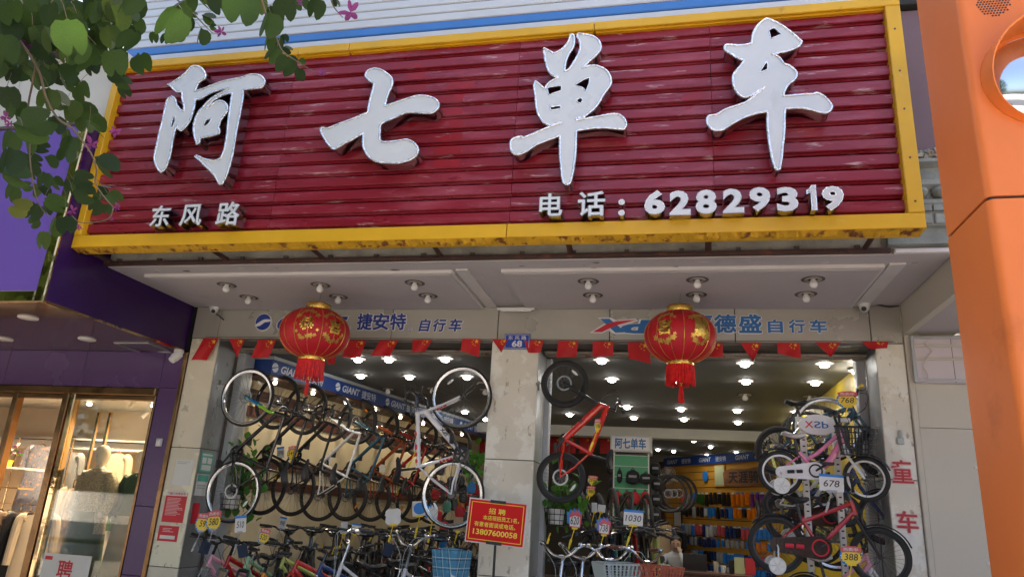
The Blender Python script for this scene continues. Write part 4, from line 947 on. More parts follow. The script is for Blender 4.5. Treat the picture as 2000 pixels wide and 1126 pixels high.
    if S.get('train'):
        for s in (-1, 1):
            def tw_(s=s):
                m = MB(); c = V((ra[0] - .01, s * .16, .075)); m.lathe([(0, -.006), (.062, -.008), (.066, -.014), (.072, -.012), (.074, 0), (.072, .012), (.066, .014), (.062, .008), (0, .006)], 24, c, 'Y')
                for k in range(6): a = k * math.pi / 3; m.tube([c + V((0, s * .008, 0)), c + V((.06 * math.cos(a), s * .009, .06 * math.sin(a)))], .004, 4, mi=1)
                m.tube([(ra[0], s * .06, R), (ra[0], s * .13, R - .03), (ra[0], s * .14, .075)], .008, 6, mi=1); return m
            cput('training_wheel', (kind + '_training_wheel', s), tw_, ['white_plastic', 'grey_plastic'], B)
    if S.get('mud'):
        for nm, c, a0, a1, mm in (('rear', ra, .5, 2.5, Matrix()), ('front', fa, .4, 2.2, Ms)):
            def mg(c=c, a0=a0, a1=a1):
                m = MB(); n = 10; vs = []; fs = []
                for i in range(n + 1):
                    t = a0 + (a1 - a0) * i / n
                    for y, dr in ((-.032, .010), (-.02, .022), (.02, .022), (.032, .010)): vs.append((c[0] + (R + dr) * math.cos(t), y, c[2] + (R + dr) * math.sin(t)))
                for i in range(n):
                    for k in range(3): fs.append((4 * i + k, 4 * i + k + 1, 4 * i + 5 + k, 4 * i + 4 + k))
                return m.add(vs, fs)
            cput('mudguard', (kind + '_mudguard', nm), mg, 'rim_black', B, mm)
    if basket:
        bx, by, bz = sx + .16, 0, sz - .14
        if basket == 'plaid':
            def bk():
                m = MB(); n = 8; k = 16; vs = []; fs = []
                for i in range(n):
                    t = i / (n - 1); wx, wy = .12 + .03 * t, .15 + .03 * t
                    for j in range(k):
                        a = 2 * math.pi * (j + .5) / k; cx = max(-1, min(1, 1.35 * math.cos(a))); cy = max(-1, min(1, 1.35 * math.sin(a)))
                        vs.append((bx + wx * cx + .005 * math.sin(5 * a + t * 4), wy * cy, bz - .14 + .28 * t + .012 * math.sin(2 * a) * t))
                for i in range(n - 1):
                    for j in range(k): fs.append((i * k + j, i * k + (j + 1) % k, (i + 1) * k + (j + 1) % k, (i + 1) * k + j))
                fs.append(tuple(range(k - 1, -1, -1))); fs.append(tuple((n - 1) * k + j for j in range(k))); return m.add(vs, fs)
            cput('basket', ('plaid_basket', kind), bk, 'plaid_cloth', HB)
        else:
            def bk():
                m = MB(); tx, ty = (.15, .19); bx2, by2 = (.11, .14)
                def ring(t): return [(bx + sx_ * (bx2 + (tx - bx2) * t), sy_ * (by2 + (ty - by2) * t), bz - .13 + .25 * t) for sx_, sy_ in ((-1, -1), (1, -1), (1, 1), (-1, 1))]
                for t in (0, .2, .4, .6, .8, 1.0): m.tube(ring(t), .004 if t < 1 else .009, 5, closed=True)
                r0, r1 = ring(0), ring(1)
                for e in range(4):
                    for k in range(9):
                        u = k / 9; a = V(r0[e]) * (1 - u) + V(r0[(e + 1) % 4]) * u; b = V(r1[e]) * (1 - u) + V(r1[(e + 1) % 4]) * u; m.tube([a, b], .004 if basket == 'wire' else .010, 4)
                m.box(bx - bx2, bx + bx2, -by2, by2, bz - .135, bz - .128); return m
            cput('basket', ('basket', kind, basket), bk, {'wire': 'rim_black', 'grey': 'grey_plastic', 'wicker': 'wicker_red'}[basket], HB)
    if rack:
        def rk():
            m = MB(); z = R * 2 + .09
            for y in (-.06, .06, -.02, .02): m.tube([(st[0] - .05, y, z), (ra[0] - .17, y, z)], .006, 5)
            for s in (-1, 1): m.tube([(ra[0] + .02, s * .06, z), (ra[0], s * .065, R)], .006, 5)
            m.tube([(ra[0] - .17, -.06, z), (ra[0] - .17, .06, z)], .006, 5); return m
        cput('luggage_rack', (kind + '_rack',), rk, 'alloy', B)
    if decal:
        for s in (1, -1):
            d = V(hb) - V(bb); a = math.atan2(d.z, d.x); me = text_mesh(decal, 1.0, .035).copy(); tw, th = text_dims(me); h = dt * 1.25; k = h / th
            rot = Matrix.Rotation(-a, 3, 'Y') if s > 0 else Matrix.Rotation(math.pi, 3, 'Z') @ Matrix.Rotation(a, 3, 'Y')
            put('decal', me, B, decal_mat, Matrix.Translation(V(bb) * .5 + V(hb) * .5 + V((0, -s * (dt * 1.09 + .001), 0))) @ rot.to_4x4() @ Matrix.Diagonal((k * 1.2, 1, k, 1)))
    if refl:
        def rf():
            m = MB(); m.lathe([(0, -.006), (.012, -.006), (.014, 0), (.012, .006), (0, .006)], 12, (0, 0, 0), 'Y')
            m.v = [(x * 3.2, y, z) for x, y, z in m.v]; return m
        for c, an, mm in ((ra, 2.2, Matrix()), (fa, .7, Ms)):
            cput('reflector', 'reflector', rf, refl, B, mm @ Matrix.Translation((c[0] + R * .62 * math.cos(an), 0, c[2] + R * .62 * math.sin(an))) @ Matrix.Rotation(-an + math.pi / 2, 4, 'Y'))
    return B
def _mir(m, s):
    if s < 0:
        m.v = [(x, -y, z) for x, y, z in m.v]; m.f = [tuple(reversed(f)) for f in m.f]
    return m
def basis(fx, up, org):
    x = Vector(fx).normalized(); z = Vector(up); z = (z - x * z.dot(x)).normalized(); y = z.cross(x)
    return Matrix(((x.x, y.x, z.x, org[0]), (x.y, y.y, z.y, org[1]), (x.z, y.z, z.z, org[2]), (0, 0, 0, 1)))
def hang(kind, front, fwd, up):      # matrix that puts the front axle at a given point
    S = SPEC[kind]; m = basis(fwd, up, (0, 0, 0)); off = m @ Vector((S['fa'], 0, S['R']))
    m.translation = Vector(front) - off; return m
def stand(kind, x, y, head, z=.15, lean=0.0):
    return Matrix.Translation((x, y, z)) @ Matrix.Rotation(R_(head), 4, 'Z') @ Matrix.Rotation(R_(lean), 4, 'X')
Zv = Vector((0, 0, 1))
# ---- bicycles hanging in a row along the left wall
nrm = Vector((math.cos(WA), -math.sin(WA), 0))
p0 = at(483, 775, Y=.13)
bike('hybrid', hang('hybrid', p0, (p0 - at(456, 955, Y=.13)), Vector((1, 0, 0))), 'paint_black', 'black bicycle hung upright by silver wheel on left pillar with blue and green fork', None, rim='rim_silver', fork='paint_green', fork2='paint_blue', refl='reflector_white')
hungs = [('gravel', 'paint_black', 'rim_black', 'all black drop bar bicycle hanging behind the bicycle with blue and green fork', 'paint_black', None),
         ('gravel', 'paint_black', 'rim_black', 'second black drop bar bicycle hanging next to the white framed one', 'paint_black', 'paint_purple'),
         ('hybrid', 'paint_white', 'rim_black', 'white framed bicycle hanging in the row on the cream wall', 'paint_white', 'ink'),
         ('mtb', 'paint_teal', 'rim_black', 'dark teal framed bicycle hanging next to the white one on cream wall', 'paint_teal', 'reflector_white'),
         ('mtb', 'paint_rust', 'rim_black', 'rusty orange framed bicycle hanging in the row on the cream wall', 'paint_rust', 'ink'),
         ('mtb', 'paint_crimson', 'rim_black', 'dark red framed bicycle hanging beyond the rusty orange one', 'paint_crimson', 'ink'),
         ('mtb', 'paint_black', 'rim_black', 'black mountain bicycle hanging deep along the cream wall', 'paint_black', None),
         ('hybrid', 'paint_black', 'rim_black', 'black mountain bicycle hanging deep along the cream wall', 'paint_black', None),
         ('mtb', 'paint_navy', 'rim_black', 'dark navy bicycle hanging last on the cream side wall', 'paint_navy', None)]
HY = [.92, 1.5, 2.1, 2.75, 3.4, 4.05, 4.7, 5.4, 6.1]
for k, ((kd, fm, rm, lb, fk, dc), Y) in enumerate(zip(hungs, HY)):
    f = Vector((lwall(Y, .05), Y, 2.80 - (.03 if kd == 'hybrid' else 0)))
    bike(kd, hang(kd, f, Zv + Vector((.02, 0, 0)), nrm), fm, lb, 'bicycles hung along the side wall', rim=rm, fork=fk, refl='reflector_orange' if k in (3, 5) else None, steer=R_(rnd.uniform(-4, 4)))
    H = thing('wall_hook', 'small metal hook bracket on brown board holding a hung bicycle', 'hook', (lwall(Y, LO + .03), Y, 2.9), group='wall hooks')
    q = MB(); q.obox((lwall(Y, LO + .035), Y, 2.90), .004, .03, .045, Matrix.Rotation(-WA, 3, 'Z')); q.part('plate', 'alloy', H)
    q = MB(); q.tube([(lwall(Y, LO + .03), Y, 2.9), (lwall(Y, LO + .15), Y, 2.9), (lwall(Y, LO + .16), Y, 2.93)], .007, 6); q.part('arm', 'alloy', H)
H = thing('wall_hook', 'metal hook bracket screwed to the steel side of the left pillar', 'hook', (.38, .13, 2.85))
q = MB(); q.box(.376, .382, .10, .17, 2.82, 2.93); q.part('plate', 'alloy', H)
q = MB(); q.tube([(.38, .13, 2.88), (.46, .13, 2.88), (.50, .13, 2.87)], .007, 6); q.part('arm', 'rust_rail', H)
# ---- white bicycle and red bicycle hung on the middle pillar
f = at(901, 775, Y=-.07); r = at(884, 965, Y=-.07)
WB = bike('road', hang('road', f, f - r, Vector((-1, 0, 0))), 'paint_white', 'white road bicycle with red marks hung by its wheel on middle pillar', None, rim='rim_silver', decal='SPX', decal_mat='ink', saddle='saddle_black', refl='reflector_white')
for (x0_, z0_), (x1_, z1_), tr_ in (((-.12, .758), (.30, .815), .0225), ((.45, .62), (.52, .50), .0165), ((-.03, .34), (-.10, .56), .0168)):
    for k in range(6):
        u0, u1 = k / 6 + rnd.uniform(0, .04), k / 6 + rnd.uniform(.09, .14); q = MB(); q.tube([(x0_ + (x1_ - x0_) * u0, -.0 - .001, z0_ + (z1_ - z0_) * u0), (x0_ + (x1_ - x0_) * u1, -.001, z0_ + (z1_ - z0_) * u1)], tr_ * 1.035, 10, cap=False)
        if rnd.random() < .8: put('red_mark', q.mesh('red_mark'), WB, 'logo_red')
f = at(1103, 749, Y=-.10); r = at(1096, 922, Y=-.10)
bike('mtb20', hang('mtb20', f, f - r, Vector((1, 0, 0))), 'paint_red', 'bright red children mountain bicycle hung nose up on middle pillar', None, fork='rim_black', decal='X', decal_mat='ink', refl='reflector_white')
for x, y, z, s in ((3.74, -.07, 2.93, -1), (4.27, -.10, 2.93, 1)):
    H = thing('wall_hook', 'tan hook on the %s side of the middle pillar' % ('left' if s < 0 else 'right'), 'hook', (x, y, z))
    q = MB(); q.tube([(x - s * .01, .02, z), (x + s * .006, y, z), (x + s * .10, y, z), (x + s * .12, y, z - .02)], .008, 6); q.part('arm', 'rust_rail', H)
    q = MB(); q.box(x + s * .002, x + s * .008, .03, .09, z - .05, z + .05); q.part('plate', 'alloy', H)
# ---- children's bicycles on the steel rack at the right
RK = thing('bicycle_rack', 'white perforated steel rack posts carrying the children bicycles', 'rack', (7.0, -.05, .15))
for (tx, ty), (bx_, by_) in (((1568, 822), (1584, 1126)), ((1632, 832), (1650, 1126))):
    a = at(tx, ty, Y=-.02); x = (a.x + at(bx_, by_, Y=-.02).x) / 2
    q = MB(); q.bbox(x - .028, x + .028, -.04, 0.0, .15, a.z, .005); P = q.part('post', 'white_paint', RK)
    for k in range(34):
        z = a.z - .06 - k * .06
        q = MB(); q.box(x - .012, x + .012, -.0415, -.0403, z - .007, z + .007); q.part('slot', 'black', P, smooth=False)
a = at(1552, 818, Y=-.02); b = at(1660, 830, Y=-.02)
q = MB(); q.bbox(a.x, b.x, -.060, -.042, a.z - .02, a.z + .02, .006); q.part('cross_bar', 'white_paint', RK)
OV = thing('oval_sign', 'oval white sign with mirrored blue and red letters on top of rack', 'sign', tuple(at(1597, 829, Y=-.1)))
oc = at(1597, 829, Y=-.12); q = MB(); q.lathe([(0, -.012), (.98, -.012), (1, -.006), (1, .004), (0, .004)], 40, (0, 0, 0), 'Y'); q.v = [(oc.x + x * .175, oc.y + y, oc.z + z * .098) for x, y, z in q.v]; q.part('board', 'logo_white', OV)
lettering('dS', oc + Vector((.03, -.014, 0)), .065, 'logo_blue_light', OV, bold=.01, w=.13, mirror=True); lettering('X', oc + Vector((-.08, -.014, 0)), .065, 'logo_red', OV, bold=.01, w=.08, mirror=True)
def rackbike(kind, rpx, fpx, Y, fm, lb, **k):
    r = at(*rpx, Y=Y); f = at(*fpx, Y=Y)
    d = (f - r); d.y = 0; M = basis(d, Zv, (0, 0, 0)); S = SPEC[kind]; off = M @ Vector(((S['ra'] + S['fa']) / 2, 0, S['R'])); M.translation = (r + f) / 2 - off
    return bike(kind, M, fm, lb, 'children bicycles on the rack', **k)
rackbike('kid16', (1527, 922), (1688, 934), -.26, 'paint_pink', 'pink children bicycle with white wheels and training wheels on rack', rim='rim_white', steer=R_(-25), fork='rim_white', saddle='pale_vinyl', guardm='paint_white', basket='wire')
rackbike('kid20', (1532, 1064), (1702, 1084), -.30, 'paint_crimson', 'red children bicycle with black chain guard and training wheels on rack', rim='rim_black', steer=R_(-12), fork='rim_black')
rackbike('kid12', (1532, 985), (1640, 995), .12, 'paint_silver', 'small grey children bicycle wrapped in clear film between the pink and red ones', rim='rim_black', saddle='pale_vinyl', steer=R_(10))
rackbike('kid16', (1590, 1168), (1735, 1180), -.1, 'paint_palepink', 'pale pink children bicycle low on the rack below the red one', rim='rim_white', steer=R_(-30), fork='rim_white', saddle='pale_vinyl', guardm='paint_white')
rackbike('mtb20', (1545, 880), (1700, 882), .34, 'paint_teal', 'dark teal children bicycle with yellow wrapped bars behind the pink one', rim='rim_black', steer=R_(8), grip='paint_yellow')
rackbike('kid20', (1560, 1010), (1710, 1010), .30, 'paint_navy', 'dark blue children bicycle behind the grey wrapped one', rim='rim_black', steer=R_(-15))
for k, (px, py, Y) in enumerate(((1630, 838, .75), (1640, 850, 1.25), (1645, 860, 1.8))):
    f = at(px, py, Y=Y); f.x = min(f.x, 7.28)
    bike('hybrid', hang('hybrid', f, Zv, Vector((-1, 0, 0))), ['paint_black', 'paint_lime', 'paint_black'][k], ['black bicycle with pale rim hung against the yellow side wall', 'lime bicycle hung on yellow wall behind a black one', 'black bicycle hung deepest on the yellow side wall'][k], 'bicycles hung on the yellow wall', rim=['rim_silver', 'rim_black', 'rim_black'][k], decal='SPX' if k == 1 else None, decal_mat='paint_green')
# ---- bicycles standing on the shop floor, left opening
def floorb(kind, px, py, Y, head, fm, lb, group, lean=0, z=None, **k):
    S = SPEC[kind]; p = at(px, py, Y=Y); h = R_(head)
    x = p.x - S['stem'][0] * math.cos(h); y = Y - S['stem'][0] * math.sin(h)
    return bike(kind, stand(kind, x, y, head, (.30 if Y > 1.2 and x < 3.6 else .15) if z is None else z, lean), fm, lb, group, **k)
FG = 'bicycles parked on the shop floor'
floorb('mtb24', 410, 1066, .02, -112, 'paint_palepink', 'pale pink bicycle with chrome fork beside the left pillar', FG, fork='alloy', steer=R_(12), rim='paint_hotpink')
floorb('mtb24', 446, 1058, .06, -108, 'paint_crimson', 'red bicycle with chrome fork beside the pale pink one', FG, fork='alloy', steer=R_(14), rim='paint_red')
floorb('mtb24', 484, 1064, .12, -96, 'paint_mint', 'mint green bicycle parked next to the red chrome fork one', FG, fork='rim_black', steer=R_(10))
floorb('kid20', 520, 1075, .02, -100, 'paint_orange', 'orange children bicycle with black bars beside the mint green one', FG, fork='paint_blue', steer=R_(8))
floorb('mtb24', 575, 1085, .25, -150, 'paint_red', 'red bicycle standing crosswise behind the orange children bicycle', FG, steer=R_(20))
floorb('mtb24', 620, 1105, .05, -140, 'paint_navy', 'navy bicycle with silver fork standing crosswise in the left opening', FG, fork='alloy')
floorb('mtb24', 548, 1092, .45, -120, 'paint_lime', 'lime green bicycle half hidden between red and mint bicycles', FG, fork='rim_black')
floorb('city', 672, 1120, .05, 205, 'paint_silver', 'silver city bicycle with luggage rack and white mudguard', FG, rack=True, rim='rim_silver', barm='alloy')
for k in range(7):
    x = 560 + k * 50
    floorb('mtb', x, 1035, 1.25 + .10 * (k % 3), -68 + rnd.uniform(-6, 6), ['paint_black', 'paint_teal', 'paint_black', 'paint_black', 'paint_rust', 'paint_black', 'paint_crimson'][k], 'black mountain bicycle in the crowded middle row' if k in (0, 2, 3, 5) else ['', 'teal mountain bicycle in the crowded middle row', '', '', 'orange brown mountain bicycle in the crowded middle row', '', 'dark red mountain bicycle in the crowded middle row'][k], FG if k not in (0, 2, 3, 5) else 'black mountain bicycles in the middle row', steer=R_(rnd.uniform(-15, 15)), fork='rim_black')
for k in range(6):
    x = 610 + k * 55
    floorb('mtb', x, 1030, 2.7 + .15 * (k % 2), -75 + rnd.uniform(-8, 8), 'paint_black', 'black mountain bicycle in the dim back row of left opening', 'black mountain bicycles in the back row', steer=R_(rnd.uniform(-15, 15)), fork='rim_black')
for k in range(12):
    floorb('mtb', 640 + (k % 6) * 52 + (k // 6) * 20, 1020, 3.9 + 1.1 * (k // 6) + .12 * (k % 2), -80 + rnd.uniform(-12, 12), 'paint_black', 'black mountain bicycle in the darkest rear rows of left opening', 'black mountain bicycles in the rear rows', steer=R_(rnd.uniform(-18, 18)), fork='rim_black')
for k in range(4):
    floorb('mtb', 690 + k * 62, 1075, .55 + .08 * (k % 2), 160 + rnd.uniform(-8, 8), 'paint_black', 'black mountain bicycle lying close behind the silver city bicycle', 'black bicycles behind the silver one', steer=R_(rnd.uniform(-20, 20)), fork='rim_black')
floorb('city', 800, 1072, -.02, -118, 'paint_silver', 'chrome barred city bicycle left of the plaid basket', FG, rim='rim_silver', barm='alloy', bell=True, steer=R_(6))
floorb('hybrid', 848, 1046, .12, -115, 'paint_black', 'black bicycle with tall black stem between chrome bars and plaid basket', FG, barm='paint_black')
floorb('city', 905, 1062, .05, -112, 'paint_black', 'black city bicycle carrying the blue plaid basket', FG, basket='plaid', barm='paint_black', steer=R_(-5))
# ---- right opening
for (px, py, Y, hd, fm, lb, kw) in ((1098, 1082, -.06, -100, 'paint_pink', 'city bicycle with chrome bars and pink stem beside middle pillar', dict()), (1138, 1078, .0, -96, 'paint_orange', 'city bicycle with chrome bars and orange head tube', dict()),
                                    (1192, 1086, -.02, -60, 'paint_silver', 'city bicycle with chrome bars and grey plastic basket', dict(basket='grey')), (1262, 1080, .0, -50, 'paint_black', 'city bicycle with brown grips and red wicker basket', dict(basket='wicker', grip='brown_grip'))):
    floorb('city', px, py, Y, hd, fm, lb, 'chrome barred city bicycles', rim='rim_silver', barm='alloy', bell=True, steer=R_(rnd.uniform(-8, 8)), **({'grip': 'rubber'} | kw))
for k in range(9):
    x, y = 4.72 + k * .075 + rnd.uniform(-.02, .02), 1.0 + .24 * k
    S = ['mtb', 'hybrid', 'mtb'][k % 3]; bike(S, hang(S, (x, y, 1.60 + rnd.uniform(-.04, .04)), Zv + Vector((-.16, .10, 0)), Vector((.25, -1, 0))), ['paint_black', 'paint_black', 'paint_teal', 'paint_black', 'paint_black', 'paint_crimson', 'paint_black', 'paint_black', 'paint_lime'][k], '%s bicycle stood on its rear wheel in the tight row' % ['black', 'black', 'teal', 'black', 'black', 'dark red', 'black', 'black', 'lime'][k], 'bicycles stood upright in a tight row', fork='rim_black', rim='rim_black', steer=R_(rnd.uniform(-25, 25)))
floorb('mtb', 1235, 1040, 1.6, -60, 'paint_teal', 'teal bicycle half hidden under the price card 1030', FG)
floorb('mtb', 1285, 1050, .9, -30, 'paint_black', 'black bicycle with white reflector beside the green display tower', FG, refl='reflector_white', rim='rim_black')
for k in range(3):
    floorb('mtb', 1105 + 28 * k, 1045, .9 + .4 * k, -80, 'paint_black', 'black bicycle parked behind the chrome bars under green plant', 'black bicycles behind the chrome bars', fork='rim_black')
# ================================================================== LAMPS
def lamp(p, power, col, name='lamp', size=.05, spot=None):
    l = bpy.data.lights.new(name, 'SPOT' if spot else 'POINT'); l.energy = power; l.color = col; l.shadow_soft_size = size
    if spot: l.spot_size = R_(spot); l.spot_blend = .6
    o = bpy.data.objects.new(name, l); COL.objects.link(o); o.location = p; return o
def downlight(p, lit, label, group, rad=.075, warm=False, z_up=0.0):
    D = thing('downlight', label, 'ceiling light', (p[0], p[1], p[2] - .09), group=group)
    q = MB(); q.lathe([(rad * .55, .0), (rad * .62, -.006), (rad * .98, -.010), (rad, -.004), (rad, .004), (rad * .55, .004), (rad * .55, .0)], 24, p); q.part('trim_ring', 'lamp_ring', D)
    q = MB(); q.lathe([(rad * 1.0, -.0015), (rad * 1.25 + .01, -.001), (rad * 1.0, .003)], 20, p) if not lit else q.lathe([(0, -.001), (rad * .55, -.001), (rad * .55, .002)], 20, p); q.part('recess', 'soot' if not lit else 'lamp_ring', D)
    q = MB(); b = rad * .46; hk = .62 if lit else 1; q.lathe([(0, -.085 * hk), (b * .6, -.080 * hk), (b, -.062 * hk), (b * 1.05, -.045 * hk), (b * .8, -.022 * hk), (b * .62, -.012 * hk), (b * .62, .0)], 18, p); q.part('bulb', ('bulb_warm' if warm else 'bulb_on') if lit else 'bulb_off', D)
    return D
for px, py in [(443, 562), (626, 562), (810, 558), (486, 586), (661, 585), (836, 583), (1149, 555), (1362, 552), (1588, 551), (1158, 582), (1360, 581), (1574, 580)]:
    p = at(px, py - 6, Z=3.762); downlight((p.x, p.y, 3.7615), False, 'unlit white bulb in round fitting under the canopy soffit', 'unlit bulbs under the canopy')
INL = [(700, 703), (760, 703), (870, 702), (705, 735), (800, 737), (912, 737), (1175, 705), (1195, 742), (1320, 744), (1310, 706), (1455, 711), (1610, 712), (1457, 746), (1592, 748), (1225, 796), (1330, 800), (1440, 803), (1555, 806), (1113, 811), (1238, 817), (1336, 820), (1441, 826), (1546, 824), (908, 806), (948, 820)]
for k, (px, py) in enumerate(INL):
    p = at(px, py - 4, Z=3.35); downlight((p.x, p.y, 3.349), True, 'lit round downlight in the dark grey shop ceiling', 'lit ceiling lights of the shop', .10)
    lamp((p.x, p.y, 3.22), 3.0, (1.0, .96, .90), 'downlight_lamp', .04, 150)
for px, py in [(758, 759), (845, 758), (948, 760), (1455, 770), (1582, 773)]:
    p = at(px, py, Z=3.35); downlight((p.x, p.y, 3.349), False, 'unlit round downlight in the dark grey shop ceiling', 'unlit ceiling lights of the shop', .085)
for px, py in [(1285, 878), (1316, 881), (1355, 860), (1388, 872), (1381, 889), (1438, 883), (1472, 862), (1494, 875), (1327, 895)]:
    p = at(px, py - 2, Z=3.33)
    if p.y < 12.4: downlight((p.x, p.y, 3.329), True, 'lit downlight in the rear ceiling behind the cross beam', 'lit ceiling lights at the rear', .085); lamp((p.x, p.y, 3.2), 3.4, (1, .95, .88), 'downlight_lamp', .04, 150)
for k in range(8):                   # lights under the lettered valance
    Y = .95 + k * .8; p = (lwall(Y, -.05), Y, 3.084)
    downlight(p, True, 'small lit downlight under the blue lettered band', 'lights under the lettered band', .05, True); lamp((p[0], p[1], 2.98), 3, (1.0, .86, .62), 'valance_lamp', .03, 140)
for k, (px, py) in enumerate(((1680, 722), (1668, 748))):
    p = at(px, py, Y=.9 + k * .7); D = downlight((p.x - .04, p.y, p.z), True, 'bright round bulb beside the yellow side wall', 'bulbs by the yellow wall', .085); lamp((p.x - .04, p.y, p.z - .12), 4, (1, .95, .85), 'wall_lamp', .04)
q = MB(); a = at(1043, 598, Z=3.765); T = thing('tube_lamp', 'short white tube lamp at the back of the soffit above house number', 'lamp', (4.0, -.1, 3.74))
q.bbox(3.80, 4.22, -.12, -.075, 3.735, 3.76, .008); q.part('casing', 'white_plastic', T)
q = MB(); q.tube([(3.84, -.098, 3.728), (4.18, -.098, 3.728)], .010, 8); q.part('tube', 'bulb_off', T)

# ================================================================== LANTERNS
def lantern(c, a, b, rotz, label, chars):
    LT = thing('lantern', label, 'lantern', (c.x, c.y, c.z - b * 2.6))
    n = 17; prof = [(a * math.cos(t) ** .86, b * math.sin(t)) for t in [R_(-74 + 148 * i / (n - 1)) for i in range(n)]]
    q = MB(); q.lathe(prof, 64, c, rfun=lambda g, i: 1 - .012 * abs(math.cos(8 * (g - rotz))) ** 6); q.part('body', 'lantern_red', LT)
    for k in range(16):
        g = rotz + math.pi * k / 8
        q = MB(); q.tube([c + Vector((r * 1.0 * math.cos(g), r * 1.0 * math.sin(g), h)) for r, h in prof], .0035 if k % 2 == 0 else .0022, 5); q.part('rib', 'gold_print', LT)
    rt, zt = prof[-1]
    q = MB(); q.lathe([(0, zt - .01), (rt + .01, zt - .01), (rt + .015, zt), (rt + .008, zt + .05), (rt + .014, zt + .055), (rt + .004, zt + .06), (0, zt + .06)], 32, c); q.part('top_cap', 'gold_foil', LT)
    rb, zb = prof[0]
    q = MB(); q.lathe([(0, zb - .035), (rb + .012, zb - .035), (rb + .016, zb - .02), (rb + .010, zb + .01), (0, zb + .01)], 32, c); q.part('bottom_cap', 'gold_foil', LT)
    q = MB()
    for k in range(110):
        g = 2 * math.pi * k / 110; r0 = rb + .008 + rnd.uniform(-.004, .006); L = b * .72 * rnd.uniform(.92, 1.06); d = rnd.uniform(-.008, .012); g2 = g + rnd.uniform(-.03, .03)
        q.tube([c + Vector((r0 * math.cos(g), r0 * math.sin(g), zb - .03)), c + Vector(((r0 + d + .008) * math.cos(g2), (r0 + d + .008) * math.sin(g2), zb - .03 - L))], [.0055, .005], 4)
    tag(q.part('fringe', 'fringe_red', LT, smooth=False), kind='stuff')
    zf = zb - .03 - b * .72
    q = MB(); q.tube([c + Vector((0, 0, zb - .03)), c + Vector((0, 0, zf - .02))], .006, 6); q.tube([c + Vector((0, 0, zf + .02)), c + Vector((0, 0, zf - .01))], .014, 8); q.part('cord', 'gold_foil', LT)
    q = MB()
    for k in range(26):
        g = rnd.uniform(0, 6.28); r = rnd.uniform(.0, .022); q.tube([c + Vector((r * .4 * math.cos(g), r * .4 * math.sin(g), zf)), c + Vector((r * math.cos(g), r * math.sin(g), zf - .06)), c + Vector((r * 1.5 * math.cos(g), r * 1.5 * math.sin(g), zf - b * .68 * rnd.uniform(.85, 1)))], .0045, 4)
    tag(q.part('tassel', 'fringe_red', LT, smooth=False), kind='stuff')
    q = MB(); q.tube([c + Vector((0, 0, zt + .06)), (c.x + .01, c.y, 3.765)], .0015, 4); q.part('string', 'soot', LT)
    # gold print wrapped on the body
    def wrap(me, lon, lat, sc):
        for v in me.vertices:
            x, z = v.co.x * sc, v.co.z * sc; la = lat + z / b; lo = lon + x / (a * max(.35, math.cos(la)))
            r = a * math.cos(la) ** .86 + .003; v.co = c + Vector((r * math.cos(lo), r * math.sin(lo), b * math.sin(la) + .001))
    inv = WM[LT].inverted()
    for lon, chs in chars:
        if chs[0][0]: me = text_mesh(chs[0][0], 1.0, .03).copy(); wrap(me, lon, .10, .155); put('gold_character', me, LT, 'gold_foil', inv)
        else:                         # a cluster of gold leaf flowers instead of a character
            for k in range(16):
                f = MB(); n = 15; ro = rnd.uniform(.022, .045); f.add([(0, 0, 0)] + [(ro * (1 + .35 * math.cos(5 * s)) * math.cos(s), 0, ro * (1 + .35 * math.cos(5 * s)) * math.sin(s)) for s in [2 * math.pi * i / n for i in range(n)]], [(0, 1 + i, 1 + (i + 1) % n) for i in range(n)])
                me = f.mesh('gold_flower'); wrap(me, lon + rnd.uniform(-.16, .16), .10 + rnd.uniform(-.3, .32), 1.0)
                for v in me.vertices: v.co += (v.co - c).normalized() * .0004 * (k + 1)
                put('gold_flower', me, LT, 'gold_foil', inv)
        for (ch, dx, la) in chs[1:]:
            me = text_mesh(ch, 1.0, .0).copy(); wrap(me, lon + dx, la, .045); put('gold_character', me, LT, 'gold_print', inv)
        for k in range(26):           # ring of flowers round the character
            t = 2 * math.pi * k / 26 + rnd.uniform(-.1, .1); rr = rnd.uniform(.9, 1.1)
            if abs(math.sin(t)) < .45: continue
            f = MB(); n = 15; ro = rnd.uniform(.014, .026); pts = [(ro * (1 + .4 * math.cos(5 * s)) * math.cos(s), ro * (1 + .4 * math.cos(5 * s)) * math.sin(s)) for s in [2 * math.pi * i / n for i in range(n)]]
            f.add([(0, 0, 0)] + [(x, 0, z) for x, z in pts], [(0, 1 + i, 1 + (i + 1) % n) for i in range(n)])
            me = f.mesh('gold_flower'); wrap(me, lon + .36 * rr * math.cos(t), .10 + .56 * rr * math.sin(t), 1.0); put('gold_flower', me, LT, 'gold_print', inv)
    return LT
cl_ = at(615, 651, Y=-.74); cr_ = at(1328, 658, Y=-.58)
lantern(cl_, .365, .268, R_(-52), 'red oval lantern with gold character hanging before the blue lettering on left', [(R_(-77), [('恭', 0, 0), ('財', -.33, .05)]), (R_(-30), [('喜', 0, 0), ('发', -.28, .12)])])
lantern(cr_, .342, .258, R_(-84), 'red oval lantern with gold character hanging in front of the right opening', [(R_(-115), [('喜', 0, 0)]), (R_(-55), [('', 0, 0)])])

